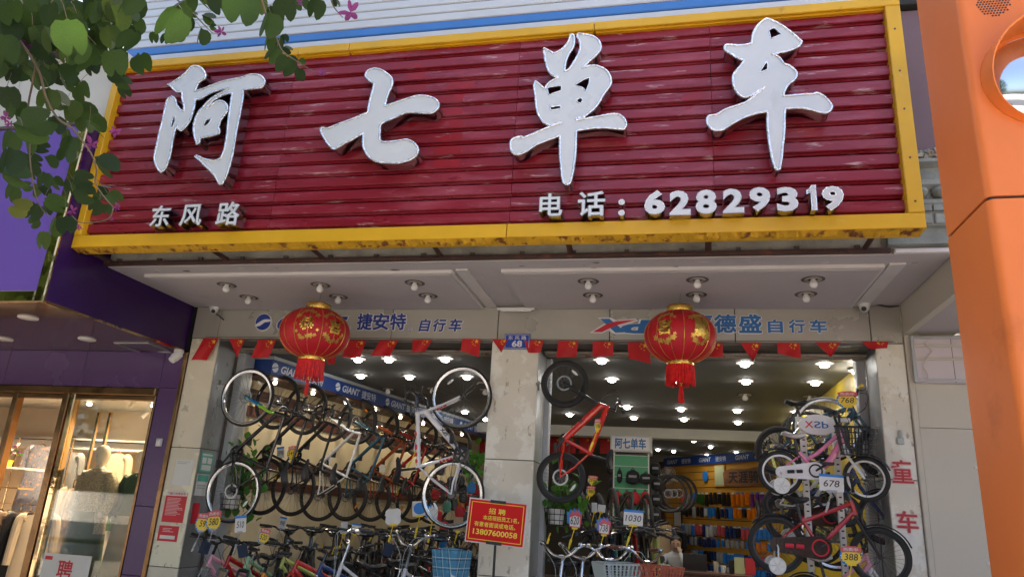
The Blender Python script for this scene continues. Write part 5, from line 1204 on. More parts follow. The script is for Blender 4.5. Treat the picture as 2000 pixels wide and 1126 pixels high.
# ================================================================== FLAGS
def star_poly(r, rot=0): return [((r if i % 2 == 0 else r * .4) * math.cos(rot + math.pi / 2 + i * math.pi / 5), (r if i % 2 == 0 else r * .4) * math.sin(rot + math.pi / 2 + i * math.pi / 5)) for i in range(10)]
def flag(px0, px1, py0, dx, ln, shape, Y=-.035):
    a = at(px0, py0, Y=Y); b = at(px1, py0, Y=Y); w = b.x - a.x; L = ln / F_PX * (a - CAM).dot(AX_W); sh = dx / F_PX * (a - CAM).dot(AX_W)
    base = (a + b) / 2; zone = [z for lim, z in ((440, 'at the left pillar'), (545, 'between left pillar and the first lantern'), (670, 'behind the lantern with gold characters'), (860, 'between blue lettering lantern and middle pillar'), (950, 'over the wheel of white hung bicycle'), (1070, 'beside the house number plate'), (1140, 'over the wheel of red hung bicycle'), (1210, 'under the red swoosh letter'), (1300, 'next to the lantern of right opening'), (1430, 'behind the lantern of right opening'), (1660, 'under the blue lettering right of lantern'), (9999, 'at the pillar with red characters')) if px0 < lim][0]
    F = thing('flag', '%s red flag with yellow stars on fascia %s' % ({'rect': 'flat', 'tri': 'triangle folded', 'curl': 'rumpled', 'cutr': 'slanting', 'cut': 'slanting'}[shape], zone), 'flag', tuple(base), group='red flags along the fascia')
    n, m = 10, 8; vs = []; fs = []; ph = rnd.uniform(0, 6)
    def P(u, v):
        uu = (.5 + (u - .5) * (1 - v * .97)) if shape == 'tri' else (.5 + (u - .5) * (1 - .35 * v) if shape == 'curl' else u)
        vv = v * (1 - .28 * u) if shape == 'cut' else v * (1 - .28 * (1 - u)) if shape == 'cutr' else v
        return Vector((a.x + uu * w + sh * vv, Y - .004 - .016 * v - .013 * v * math.sin(7 * u + ph + 2 * v), a.z - L * vv + .006 * v * math.sin(5 * u + ph)))
    for j in range(m + 1):
        for i in range(n + 1): vs.append(P(i / n, j / m))
    k0 = len(vs); vs += [v + Vector((0, .0012, 0)) for v in vs[:k0]]
    for j in range(m):
        for i in range(n):
            p = j * (n + 1) + i; fs.append((p + n + 1, p + n + 2, p + 1, p)); fs.append((k0 + p, k0 + p + 1, k0 + p + n + 2, k0 + p + n + 1))
    q = MB(); q.add(vs, fs); q.part('cloth', 'flag_red', F)
    if shape != 'bare':
        q = MB()
        for (u, v, r) in ((.80, .16, .030), (.62, .10, .009), (.56, .22, .009), (.62, .34, .009), (.74, .40, .009)):
            o = P(u, v); pts = star_poly(r if r < .02 else min(.032, L * .13)); q.add([o + Vector((x, -.004, z)) for x, z in pts], [tuple(range(10))])
        q.part('star_print', 'flag_star', F, smooth=False)
for f in ((398, 428, 660, -15, 44, 'rect'), (448, 479, 661, 8, 36, 'tri'), (505, 540, 663, -9, 36, 'rect'), (562, 590, 663, 0, 32, 'cutr'), (640, 662, 664, 4, 48, 'curl'), (681, 716, 664, -9, 35, 'rect'), (742, 778, 664, -12, 32, 'rect'), (806, 844, 663, -4, 25, 'curl'), (903, 939, 661, 0, 36, 'cutr'),
          (961, 993, 662, 4, 26, 'tri'), (1024, 1062, 664, 2, 25, 'curl'), (1091, 1130, 665, -3, 33, 'rect'), (1158, 1198, 667, 0, 29, 'rect'), (1226, 1268, 668, 3, 44, 'cutr'), (1370, 1411, 669, 0, 28, 'rect'), (1446, 1487, 669, 2, 36, 'tri'), (1517, 1562, 669, 0, 31, 'cutr'), (1592, 1642, 668, 2, 29, 'tri'), (1683, 1735, 667, 4, 14, 'curl')): flag(*f)
for px, py, Y in ((1085, 868, 8.2), (1113, 868, 8.2), (1143, 868, 8.2), (1184, 868, 8.2), (938, 868, 8.2)):
    p = at(px, py, Y=Y); F = thing('flag', 'red flag hung on the dim rear wall below the cross beam', 'flag', (p.x, p.y, p.z), group='red flags at the rear')
    q = MB(); q.box(p.x - .13, p.x + .13, Y, Y + .004, p.z - .18, p.z + .18); q.part('cloth', 'flag_red', F); q = MB(); q.add([(p.x + .05 + x, Y - .003, p.z + .10 + z) for x, z in star_poly(.04)], [tuple(range(10))]); q.part('star_print', 'flag_star', F, smooth=False)
q = MB(); q.tube([(.2, -.03, BB + .012), (3.9, -.032, BB + .006), (7.8, -.03, BB + .012)], .003, 4); single(q, 'bunting_string', 'soot', 'thin string along the lower edge of the fascia carrying red flags', 'string')

# ================================================================== LETTERING ON THE FASCIA
FX = thing('fascia_lettering', 'dark blue white-edged brand lettering with round wave emblem on grey fascia', 'lettering', (2.0, -.03, 3.5))
FY = -.02
def edged(txt, px, py, hpx, wpx, mat_, parent, bold=.02, shear=0.0, edge=.035, Y=FY):
    p = at(px, py, Y=Y); k = (p - CAM).dot(AX_W) / F_PX; h, w = hpx * k, wpx * k
    base = text_mesh(txt, 1.0, bold, 0, shear); tw, th = text_dims(base); sx, sz = w / tw, h / th
    e = text_mesh(txt, 1.0, bold + edge, 0, shear).copy(); inv = WM[parent].inverted()
    e2 = text_mesh(txt, 1.0, bold + edge, .04, shear).copy(); E = put('letter_edge', e2, parent, 'logo_white', inv @ Matrix.Translation(p + Vector((0, .001, 0))) @ Matrix.Diagonal((sx, .22, sz, 1)))
    put('lettering', base.copy(), E, mat_, Matrix.Diagonal((1, 1, 1, 1)) @ Matrix.Translation((0, -.052, 0)))
oc = at(515, 629, Y=FY); q = MB(); q.lathe([(0, -.012), (.105, -.012), (.108, -.004), (.108, .004)], 40, oc, 'Y'); E = q.part('emblem_edge', 'logo_white', FX)
for up in (1, -1):
    n = 16; r = .098; poly = []
    if up > 0: poly = [(r * math.cos(t), r * math.sin(t)) for t in [R_(20 + 178 * i / n) for i in range(n + 1)]] + [(-.05, .0), (-.0, .03), (.05, .035)]
    else: poly = [(r * math.cos(t), r * math.sin(t)) for t in [R_(215 + 150 * i / n) for i in range(n + 1)]] + [(.06, .0), (.02, -.005), (-.03, -.045)]
    me = curve_prism([smooth_loop(poly, 2, 60)], .001); put('emblem_wave', me, E, 'logo_blue', WM[E].inverted() @ Matrix.Translation(oc + Vector((0, -.0135, 0))))
edged('GIANT', 610, 632, 29, 148, 'logo_blue', FX, .05, .22)
for ch, px, w in (('捷', 713, 32), ('安', 745, 34), ('特', 778, 33)): edged(ch, px, 628, 34, w, 'logo_blue', FX, .028, .0)
for ch, px, w in (('自', 830, 24), ('行', 859, 27), ('车', 890, 28)): edged(ch, px, 635, 26, w, 'logo_blue', FX, .03, .15)
for px, py in ((681, 639), (801, 643)): edged('®', px, py, 8, 8, 'logo_blue', FX, 0, 0, .05)
FR = thing('fascia_lettering', 'lighter blue and red brand lettering beginning with a red swoosh on fascia', 'lettering', (5.8, -.03, 3.5))
edged('ds', 1262, 638, 28, 100, 'logo_blue_light', FR, .05, .1)
xp = at(1195, 637, Y=FY); kk = (xp - CAM).dot(AX_W) / F_PX
def poly_mesh(pts, mat_, parent, dy, nm, ext=.002): put(nm, curve_prism([[((a - 1195) * kk, (637 - b) * kk) for a, b in pts]], ext), parent, mat_, WM[parent].inverted() @ Matrix.Translation(xp + Vector((0, dy, 0))))
poly_mesh([(1153, 650), (1182, 630), (1168, 620), (1192, 619), (1205, 625), (1240, 621), (1246, 626), (1212, 636), (1226, 651), (1200, 652), (1188, 645), (1176, 651)], 'logo_white', FR, 0, 'letter_edge', .016)
poly_mesh([(1172, 622), (1190, 622), (1222, 649), (1202, 650)], 'logo_blue_light', FR, -.010, 'lettering'); poly_mesh([(1158, 649), (1186, 632), (1205, 627), (1242, 624), (1208, 634), (1190, 642), (1176, 649)], 'logo_red', FR, -.012, 'lettering')
for ch, px, w in (('喜', 1372, 40), ('德', 1416, 42), ('盛', 1465, 43)): edged(ch, px, 632, 38, w, 'logo_blue_light', FR, .03)
for ch, px, w in (('自', 1514, 28), ('行', 1556, 30), ('车', 1598, 32)): edged(ch, px, 637, 27, w, 'logo_blue_light', FR, .03)

# ================================================================== CAMERAS
def dome_cam(px, py, Y, face, label, bullet=False):
    p = at(px, py, Y=Y); K = thing('security_camera', label, 'camera', (p.x, p.y, p.z - .1))
    q = MB(); q.lathe([(.0, .06), (.06, .06), (.066, .045), (.058, .0), (.05, -.01), (0, -.01)], 24, p); q.part('base', 'white_plastic', K)
    q = MB(); q.lathe([(.05 * math.sin(R_(t)), -.02 - .05 * math.cos(R_(t))) for t in (1, 20, 40, 60, 80, 100, 120)], 20, p); E = q.part('eyeball', 'white_plastic', K)
    d = Vector(face).normalized(); rot = d.to_track_quat('Z', 'Y').to_matrix()
    q = MB(); q.lathe([(0, .056), (.020, .055), (.024, .048), (.024, .03)], 16); q.v = [p + Vector((0, 0, -.025)) + rot @ Vector(v) for v in q.v]; q.part('lens', 'black', E)
    return K, p
dome_cam(419, 602, -.12, (.35, -.8, -.45), 'white ball camera in the left corner under the soffit with dangling cable')
q = MB(); c0 = at(421, 610, Y=-.09); pts = [at(x, y, Y=-.08) for x, y in ((420, 609), (424, 614), (428, 616), (432, 620), (437, 624))]; q.tube(bez(pts, 4), .008, 6); single(q, 'cable', 'black', 'short black cable dangling from the left corner ball camera', 'cable')
dome_cam(1688, 596, -.12, (-.35, -.8, -.45), 'white ball camera in the right corner under the soffit')
q = MB(); q.tube(bez([at(1705, 592, Y=-.05), at(1722, 596, Y=-.04), at(1738, 599, Y=-.03), at(1755, 597, Y=-.03)], 4), .007, 6); single(q, 'cable', 'black', 'black cable from the right corner ball camera to the wall', 'cable')
p = at(348, 694, Y=-.25); K = thing('security_camera', 'white camera under the purple boutique soffit beside the left pillar', 'camera', (p.x, p.y, p.z - .1))
q = MB(); q.lathe([(0, .07), (.05, .07), (.055, .05), (.05, .02), (0, .02)], 18, p); q.part('base', 'white_plastic', K)
q = MB(); q.tube([p + Vector((.02, 0, .03)), p + Vector((-.02, -.03, -.03)), p + Vector((-.03, -.06, -.07))], [.05, .052, .04], 14); q.part('housing', 'white_plastic', K)
p = at(311, 863, Y=-.02); q = MB(); q.bbox(p.x - .035, p.x + .035, -.045, -.013, p.z - .045, p.z + .045, .012); q.lathe([(0, -.055), (.012, -.053), (.016, -.045)], 12, (p.x, 0, p.z), 'Y'); single(q, 'sensor', 'white_plastic', 'small white door sensor on the purple boutique pillar', 'sensor', angle=50)
p = at(1758, 852, Y=-.02); S_ = thing('bracket', 'small broken grey plastic bracket on the right pillar above red characters', 'bracket', (p.x, -.01, p.z - .06))
q = MB(); q.bbox(p.x - .03, p.x + .03, -.03, -.001, p.z - .07, p.z - .01, .006); q.part('plate', 'grey_plastic', S_); q = MB(); q.tube([(p.x + .005, -.018, p.z - .02), (p.x + .005, -.018, p.z + .06)], .017, 8); q.part('stub', 'grey_plastic', S_)

# ================================================================== PLATES, POSTERS, NOTICES
NP = thing('house_number_plate', 'blue enamel house number plate reading 68 on the fascia above middle pillar', 'plate', tuple(at(1010, 668, Y=-.03)))
a = at(986, 651, Y=-.045); b = at(1034, 681, Y=-.045)
q = MB(); q.bbox(a.x, b.x, -.040, -.032, b.z, a.z, .003); q.part('plate', 'plate_blue', NP)
for z0, z1, x0, x1 in ((a.z - .012, a.z - .008, a.x + .01, b.x - .01), (b.z + .008, b.z + .012, a.x + .01, b.x - .01), (b.z + .012, a.z - .012, a.x + .008, a.x + .012), (b.z + .012, a.z - .012, b.x - .012, b.x - .008)): q = MB(); q.box(x0, x1, -.0412, -.0402, z0, z1); q.part('border', 'logo_white', NP, smooth=False)
lettering('东 风 路', ((a.x + b.x) / 2, -.0415, a.z - .045), .045, 'logo_white', NP, bold=.008, w=.20); lettering('68', ((a.x + b.x) / 2, -.0415, b.z + .058), .07, 'logo_white', NP, bold=.03, w=.115)
def poster(px0, py0, px1, py1, base, label, name='notice', lines=(), Y=-.006, cat='notice', w=None, h=None):
    a = at(px0, py0, Y=Y); b = at(px1, py1, Y=Y); x0, x1 = (a.x, b.x) if w is None else ((a.x + b.x) / 2 - w / 2, (a.x + b.x) / 2 + w / 2)
    T = thing(name, label, cat, ((x0 + x1) / 2, Y, b.z)); q = MB(); q.bbox(x0, x1, Y, Y + .0045, b.z, a.z, .0012); q.part('sheet', base, T)
    for (u0, v0, u1, v1, m) in lines:
        q = MB(); q.box(x0 + (x1 - x0) * u0, x0 + (x1 - x0) * u1, Y - .0012, Y - .0004, a.z + (b.z - a.z) * v1, a.z + (b.z - a.z) * v0); q.part('print_block', m, T, smooth=False)
    return T, x0, x1, b.z, a.z
txt = lambda m, v0, v1, n, u0=.1, u1=.9: [(u0, v0 + (v1 - v0) * i / n, u0 + (u1 - u0) * rnd.uniform(.6, 1), v0 + (v1 - v0) * (i + .45) / n, m) for i in range(n)]
T, x0, x1, z0, z1 = poster(318, 958, 364, 1021, 'poster_red', 'red printed notice with white heading on the left pillar', lines=[(0, 0, 1, .13, 'poster_white')] + txt('pink_edge', .2, .8, 13), w=.27)
lettering('门前三包责任书', ((x0 + x1) / 2, -.0085, z1 - .02), .028, 'poster_red', T, bold=.01, w=.22)
T, x0, x1, z0, z1 = poster(304, 1024, 352, 1058, 'poster_red', 'smaller red notice with white box below the long red notice', lines=[(.12, .62, .88, .85, 'poster_white')] + txt('pink_edge', .15, .45, 3, .2, .8), w=.25)
poster(338, 896, 376, 948, 'poster_white', 'white paper sheet taped on the left pillar above the red notices', lines=txt('steel_grey', .06, .2, 2), w=.23)
J = WM
def jposter(Y0, Y1, z0, z1, base, label, lines):
    T = thing('notice', label, 'notice', (.38, (Y0 + Y1) / 2, z0)); q = MB(); q.box(.376, .380, Y0, Y1, z0, z1); q.part('sheet', base, T)
    for (u0, v0, u1, v1, m) in lines: q = MB(); q.box(.3802, .3815, Y0 + (Y1 - Y0) * u0, Y0 + (Y1 - Y0) * u1, z1 + (z0 - z1) * v1, z1 + (z0 - z1) * v0); q.part('print_block', m, T, smooth=False)
jposter(.05, .28, 1.86, 2.08, 'poster_green', 'pale green notice with round emblems on the steel side of left pillar', [(.1, .05, .9, .15, 'poster_white'), (.12, .25, .45, .55, 'poster_white'), (.55, .25, .9, .55, 'poster_white'), (.12, .62, .9, .9, 'poster_white')])
jposter(.04, .26, 1.60, 1.84, 'poster_white', 'white notice with green heading below the pale green notice', [(.05, .03, .95, .35, 'poster_green'), (.1, .5, .8, .56, 'steel_grey'), (.1, .62, .8, .68, 'steel_grey')])
jposter(.06, .18, 1.30, 1.52, 'poster_red', 'narrow red paper strip on the steel side of left pillar', [])
RC = thing('red_characters', 'large red painted characters on the right whitewashed pillar', 'lettering', (7.77, -.003, 1.6))
for ch, px, py, h in (('童', 1762, 920, 46), ('车', 1772, 1018, 42)):
    p = at(px, py, Y=-.004); k = (p - CAM).dot(AX_W) / F_PX; E = lettering(ch, p, h * k, 'pink_edge', RC, 'character_edge', bold=.045, w=42 * k); lettering(ch, p + Vector((0, -.0045, 0)), h * k * .96, 'red_paint', E, bold=.014, w=38 * k)
# recruiting sign on its stand
a = at(920, 980, Y=-.55); b = at(1020, 1060, Y=-.55); cx, cz = (a.x + b.x) / 2, (a.z + b.z) / 2; hw, hh = .275, .19
RS = thing('recruiting_sign', 'red recruiting board with yellow characters on black stand before middle pillar', 'sign', (cx, -.52, 0)); RT = Matrix.Rotation(R_(3), 3, 'Y')
q = MB(); q.obox((cx, -.55, cz), hw, .008, hh, RT); BD = q.part('board', 'sign_red', RS)
q = MB(); q.obox((cx, -.543, cz), hw + .012, .007, hh + .012, RT); q.part('clear_edge', 'poster_white', RS)
def on(u, v, dy=-.0095): return Vector((cx, -.55, cz)) + RT @ Vector((u, dy, v))
for (u, v, w, h) in ((0, hh - .022, hw - .02, .003), (0, -hh + .022, hw - .02, .003), (-hw + .022, 0, .003, hh - .022), (hw - .022, 0, .003, hh - .022)): q = MB(); q.obox(on(u, v), w, .001, h, RT); q.part('border', 'sign_yellow', BD, smooth=False)
for t, u, v, h, w in (('招 聘', 0, .098, .055, .165), ('本店现招员工1名，', .045, .034, .046, .35), ('有意者面谈或电话。', -.01, -.028, .046, .40), ('13807600058', 0, -.098, .052, .43)): lettering(t, on(u, v), h, 'sign_yellow', BD, bold=.022, w=w, rot=RT)
for v in (hh - .004, -hh + .004): q = MB(); q.obox(on(0, v, -.003), .075, .012, .014, RT); q.part('clamp', 'black', RS)
q = MB(); q.tube([(cx, -.535, .02), (cx, -.535, cz + hh)], .012, 10); q.part('pole', 'black', RS); q = MB(); q.lathe([(0, 0), (.18, 0), (.18, .012), (.03, .022), (0, .022)], 28, (cx, -.535, 0)); q.part('foot', 'black', RS)

# ================================================================== PRICE TAGS
def tagcard(px, py, Y, shape, wpx, hpx, number=None, clip='tag_yellow', lbl=None, grp='price tags clipped to bicycles', tilt=0, clen=34, cdx=-10):
    p = at(px, py, Y=Y); k = (p - CAM).dot(AX_W) / F_PX; w, h = wpx * k, hpx * k; rot = Matrix.Rotation(R_(tilt), 3, 'Y') @ Matrix.Rotation(R_(-8), 3, 'Z')
    names = {'card': 'white', 'star': 'yellow starburst', 'flame': 'pink flame shaped', 'blank': 'blank white', 'cloud': 'blank scalloped', 'blue': 'blue and white', 'grey': 'grey'}
    if lbl is None: lbl = ('%s price tag reading %s clipped to a bicycle' % (names[shape], number)) if number else '%s price tag on yellow clip above the parked bicycles' % names[shape]
    T = thing('price_tag', lbl, 'price tag', tuple(p - Vector((0, 0, h / 2 + clen * k))), group=grp)
    def O(u, v, d=0): return p + rot @ Vector((u, -d, v))
    def slab(poly, d0, d1, m, nm, par):
        q = MB(); n = len(poly); q.add([O(x, z, d1) for x, z in poly] + [O(x, z, d0) for x, z in poly], [tuple(range(n)), tuple(range(2 * n - 1, n - 1, -1))] + [(n + i, n + (i + 1) % n, (i + 1) % n, i) for i in range(n)]); return q.part(nm, m, par, smooth=False)
    rect = lambda x0, x1, z0, z1: [(x0, z0), (x1, z0), (x1, z1), (x0, z1)]
    if shape in ('card', 'blank', 'grey'):
        C = slab(rect(-w / 2, w / 2, -h / 2, h / 2), 0, .002, {'grey': 'cardboard'}.get(shape, 'tag_white'), 'card', T)
        if shape == 'card': slab(rect(-w / 2, w / 2, h * .34, h / 2), .0022, .0030, 'tag_blue', 'card_header', C)
    elif shape == 'cloud':
        pts = [(w / 2 * (1 + .10 * abs(math.sin(4 * t))) * max(-.92, min(.92, 1.15 * math.cos(t))), h / 2 * (1 + .10 * abs(math.sin(4 * t))) * max(-.92, min(.92, 1.15 * math.sin(t)))) for t in [2 * math.pi * i / 36 for i in range(36)]]
        C = slab(pts, 0, .002, 'tag_white', 'card', T)
    elif shape == 'blue':
        C = slab(rect(-w / 2, w / 2, -h / 2, h / 2), 0, .002, 'tag_white', 'card', T); slab([(w * .42 * math.cos(t), h * .40 * math.sin(t)) for t in [2 * math.pi * i / 20 for i in range(20)]], .0022, .003, 'tag_blue', 'card_print', C)
    elif shape == 'star':
        sl_ = [(-w * .1 + w * .45 * math.cos(t), -h * .1 + h * .5 * math.sin(t)) for t in [2 * math.pi * i / 16 for i in range(16)]]; slab(sl_, -.002, -.0005, 'tag_blue', 'card_back', T)
        pts = [(w / 2 * (1.04 if i % 2 else .88) * math.cos(2 * math.pi * i / 32), -h * .12 + h * .40 * (1.04 if i % 2 else .88) * math.sin(2 * math.pi * i / 32)) for i in range(32)]
        C = slab(pts, 0, .002, 'sign_yellow', 'card', T); slab([(-w * .42, h * .14), (w * .45, h * .17), (w * .52, h * .42), (w * .2, h * .5), (-w * .2, h * .47), (-w * .5, h * .38)], .0022, .003, 'tag_red', 'card_header', C)
        lettering('热卖中', O(0, h * .31, .0042), h * .18, 'tag_white', C, bold=.02, w=w * .7, rot=rot)
    else:
        pts = [(-w * .42, -h * .42), (w * .40, -h * .46), (w * .5, -h * .1), (w * .55, h * .3), (w * .36, h * .22), (w * .34, h * .5), (w * .16, h * .28), (w * .06, h * .52), (-w * .08, h * .28), (-w * .2, h * .46), (-w * .3, h * .2), (-w * .46, h * .28), (-w * .44, 0)]
        slab([(x * 1.15 - w * .12, z * .9 + h * .12) for x, z in pts], -.002, -.0005, 'tag_blue', 'card_back', T)
        C = slab(pts, 0, .002, 'tag_red' if number else 'tag_white', 'card', T)
        if number: slab([(-w * .38, -h * .38), (w * .36, -h * .42), (w * .4, h * .08), (0, h * .16), (-w * .4, h * .05)], .0022, .003, 'tag_white', 'card_panel', C)
    if number: lettering(number, O(0, -h * .10 if shape != 'card' else -h * .04, .0042), h * (.36 if shape == 'star' else .40), 'ink', C, 'handwriting', bold=.006, shear=.15, w=w * min(.82, .22 * len(number)), rot=rot)
    q = MB(); b = O(0, -h / 2 * .95, .002); e = O(cdx * k, -h / 2 - clen * k, .002); m = (b + e) / 2
    q.obox(b + Vector((0, 0, -.004)), w * .22, .004, .010, rot); q.tube([b, m, e], [.006, .0045, .004], 6); d = (e - b).normalized(); r2 = Matrix.Rotation(math.atan2(d.x, -d.z) * -1, 3, 'Y')
    q.obox(m * .45 + e * .55, .011, .007, .028, r2); q.obox(e + d * .01, .008, .009, .020, r2); q.part('clip', clip, T)
TG = [(397, 1018, -.02, 'star', 34, 34, '59', 'tag_clip'), (418, 1014, -.06, 'star', 34, 36, '580', 'tag_clip'), (470, 1022, .0, 'card', 26, 31, '510', 'tag_clip'), (552, 1020, .9, 'card', 16, 22, '998', 'tag_clip'), (516, 1045, .1, 'star', 24, 28, '520', 'tag_clip'), (564, 1060, .9, 'blank', 9, 19, None, 'tag_yellow'),
      (548, 883, .9, 'card', 17, 22, '2998', 'tag_yellow'), (572, 882, 1.4, 'star', 24, 24, '5498', 'tag_yellow'), (643, 897, 2.6, 'blank', 15, 18, None, 'tag_yellow'), (693, 902, 3.2, 'blank', 10, 18, None, 'tag_yellow'), (744, 914, 3.9, 'cloud', 20, 16, None, 'tag_yellow'), (782, 928, 4.5, 'blank', 14, 14, None, 'tag_yellow'),
      (815, 868, -.05, 'blue', 12, 24, None, 'tag_yellow'), (768, 1008, .2, 'cloud', 34, 30, None, 'tag_yellow'), (820, 992, .3, 'blue', 32, 28, None, 'tag_yellow'), (844, 1001, .2, 'flame', 24, 30, None, 'tag_yellow'), (895, 1023, .1, 'grey', 20, 27, None, 'tag_yellow'), (672, 1030, 1.2, 'blank', 15, 22, None, 'tag_yellow'), (695, 1032, 1.2, 'card', 20, 20, '1698', 'tag_yellow'),
      (1158, 936, 1.6, 'star', 20, 16, '2598', 'tag_yellow'), (1154, 957, 1.5, 'star', 18, 18, '1980', 'tag_yellow'), (1123, 1012, .1, 'flame', 26, 36, '620', 'tag_yellow'), (1180, 1027, .05, 'flame', 24, 32, '738', 'tag_yellow'), (1237, 1010, .0, 'card', 38, 29, '1030', 'tag_yellow'), (1175, 992, .8, 'blank', 15, 14, None, 'tag_yellow'), (1161, 990, .8, 'blank', 11, 18, None, 'tag_yellow'),
      (1655, 778, .1, 'star', 36, 30, '768', 'tag_yellow'), (1624, 942, -.42, 'card', 44, 32, '678', 'tag_clip'), (1662, 1083, -.44, 'star', 38, 34, '388', 'tag_yellow'), (1167, 829, -.16, 'star', 13, 24, '1198', 'tag_yellow')]
for t in TG: tagcard(*t, tilt=rnd.uniform(-10, 12))
for px, py, Y in ((632, 1060, 1.5), (655, 1065, 1.4), (818, 1052, .8), (1075, 1040, .0), (1202, 1018, .9), (727, 1040, 1.6)):
    p = at(px, py, Y=Y); q = MB(); q.tube([p, p + Vector((-.02, 0, -.06))], .006, 6); q.obox(p + Vector((-.02, 0, -.075)), .009, .007, .028, Matrix.Rotation(.3, 3, 'Y')); single(q, 'tag_clip', 'tag_yellow', 'empty yellow tag clip fixed to a bicycle handlebar', 'clip', group='empty tag clips')
for px, py, Y, r in ((399, 1068, -.12, 12), (473, 1075, -.1, -20), (757, 1072, .02, 20)):
    p = at(px, py, Y=Y); q = MB(); q.obox(p, .045, .005, .065, Matrix.Rotation(R_(r), 3, 'Y') @ Matrix.Rotation(R_(25), 3, 'Z')); q.obox(p + Vector((.012, .01, -.004)), .042, .004, .06, Matrix.Rotation(R_(r), 3, 'Y') @ Matrix.Rotation(R_(25), 3, 'Z')); single(q, 'hang_card', 'denim', 'grey folded product card tied to a handlebar', 'card', group='grey product cards')
# ================================================================== BAUHINIA TREE
TR = thing('bauhinia_tree', 'street tree with two-lobed leaves and purple orchid flowers overhanging the sign', 'tree', (0.6, -6.9, 0))
q = MB(); q.tube(bez([(0.6, -6.9, 0), (.55, -6.9, .6), (.62, -6.85, 1.6), (.85, -6.7, 2.6), (1.3, -6.4, 3.6)], 5), [.16 - .0035 * i for i in range(21)], 12); q.part('trunk', 'bark', TR)
limbs = [[(1.3, -6.4, 3.6), (2.0, -6.1, 4.2), (2.8, -5.8, 4.3), (3.6, -5.5, 4.25)], [(1.1, -6.5, 3.2), (1.4, -5.9, 3.9), (1.8, -5.2, 4.4), (2.0, -4.6, 4.5)], [(1.3, -6.4, 3.6), (.6, -6.8, 4.6), (-.2, -7.4, 5.4)], [(1.3, -6.4, 3.6), (1.6, -7.4, 4.8), (2.2, -8.6, 5.4)]]
for l in limbs: P = bez(l, 6); q = MB(); q.tube(P, [.06 - .045 * i / (len(P) - 1) for i in range(len(P))], 8); q.part('branch', 'bark', TR)
def leaf_mesh(fold, curl, seed):
    r = random.Random(seed); half = [(0, 0), (-.10, .06), (-.30, .03), (-.46, .18), (-.52, .42), (-.47, .68), (-.33, .90), (-.19, .99), (-.08, .90), (0, .70)]
    m = MB(); vs = []; N = len(half)
    def bend(x, y): return (x * (1 - .1 * abs(fold)), y, -fold * abs(x) * .9 - curl * y * y * .5 + .03 * math.sin(6 * y + seed) * abs(x))
    for x, y in half: vs.append(bend(x, y))
    for x, y in half[1:-1]: vs.append(bend(-x * r.uniform(.94, 1.04), y))
    mid = [bend(0, t) for t in (.0, .2, .4, .55, .70)]
    c0 = len(vs); vs += [bend(-.22, .45), bend(.22, .45)]
    fs = [tuple([c0, k, k + 1]) for k in range(N - 1)] + [(c0, N - 1, 0)]
    R2 = [0] + list(range(N, N + N - 2)) + [N - 1]
    fs += [(c0 + 1, R2[k + 1], R2[k]) for k in range(N - 1)] + [(c0 + 1, 0, N - 1)]
    m.add(vs, fs); me = m.mesh('leaf', angle=80); return me
LM = []
for i in range(6):
    for mt in ('leaf', 'leaf_light', 'leaf_yellow', 'leaf_dark'):
        me = leaf_mesh([.15, .45, .75, -.2, .3, 1.1][i], [.1, .3, -.15, .25, .5, .1][i], i); me.materials.append(MAT[mt]); LM.append((mt, me))
def leaf_at(px, py, wpx, ang, depth, mt=None, face=None):
    p = atd(px, py, depth); s = wpx / F_PX * depth * 1.02
    t = R_(ang); d = AX_R * math.cos(t) - AX_U * math.sin(t)
    d = (d + AX_W * rnd.uniform(-.35, .35)).normalized()
    nrm_ = (-AX_W + Vector((rnd.uniform(-.55, .55), rnd.uniform(-.4, .4), rnd.uniform(-.5, .5)))) if face is None else face
    nrm_ = (nrm_ - d * nrm_.dot(d)).normalized(); x = d.cross(nrm_).normalized(); m = Matrix(((x.x, d.x, nrm_.x, 0), (x.y, d.y, nrm_.y, 0), (x.z, d.z, nrm_.z, 0), (0, 0, 0, 1)))
    org = p - d * s * .5; m = Matrix.Translation(org) @ m @ Matrix.Diagonal((s, s, s, 1))
    ch = [q for q in LM if q[0] == (mt or rnd.choices(['leaf', 'leaf_light', 'leaf_dark'], [5, 2, 3])[0])]
    put('leaf', rnd.choice(ch)[1], TR, None, WM[TR].inverted() @ m); return org
A_ = [(60,90,170,100),(140,220,190,90),(20,490,120,60),(90,650,150,120),(80,860,200,90),(140,970,190,100),(310,230,150,60),(330,90,160,110),(440,130,210,80),(540,60,190,70),(620,330,310,100),(700,430,250,150),(790,590,150,60),(540,625,120,40),(650,590,115,30),(1000,550,240,90),(880,460,120,60),(960,300,200,60),(1040,380,150,40),(930,220,170,30),(690,110,190,20),(780,60,150,60),(1000,60,230,90),(1120,160,130,70),(1215,260,95,90),(1200,60,95,60),(1110,330,90,30),(1020,660,150,30),(1085,720,130,40),(1080,800,125,80),(720,810,185,60),(620,730,150,40),(480,690,140,20),(330,690,190,60),(400,860,210,100),(510,870,175,60),(240,570,150,20),(200,330,170,40),(400,380,95,60),(450,490,160,20),(600,960,170,100),(760,980,160,30),(560,1000,160,90),(820,1060,160,40),(310,1090,280,0),(1210,550,150,60),(1075,130,100,90),(40,300,150,80),(230,60,170,70),(150,30,180,110),(860,130,150,80),(620,170,190,60),(330,330,120,80),(1130,60,110,60),(900,30,170,100),(480,250,180,90)]
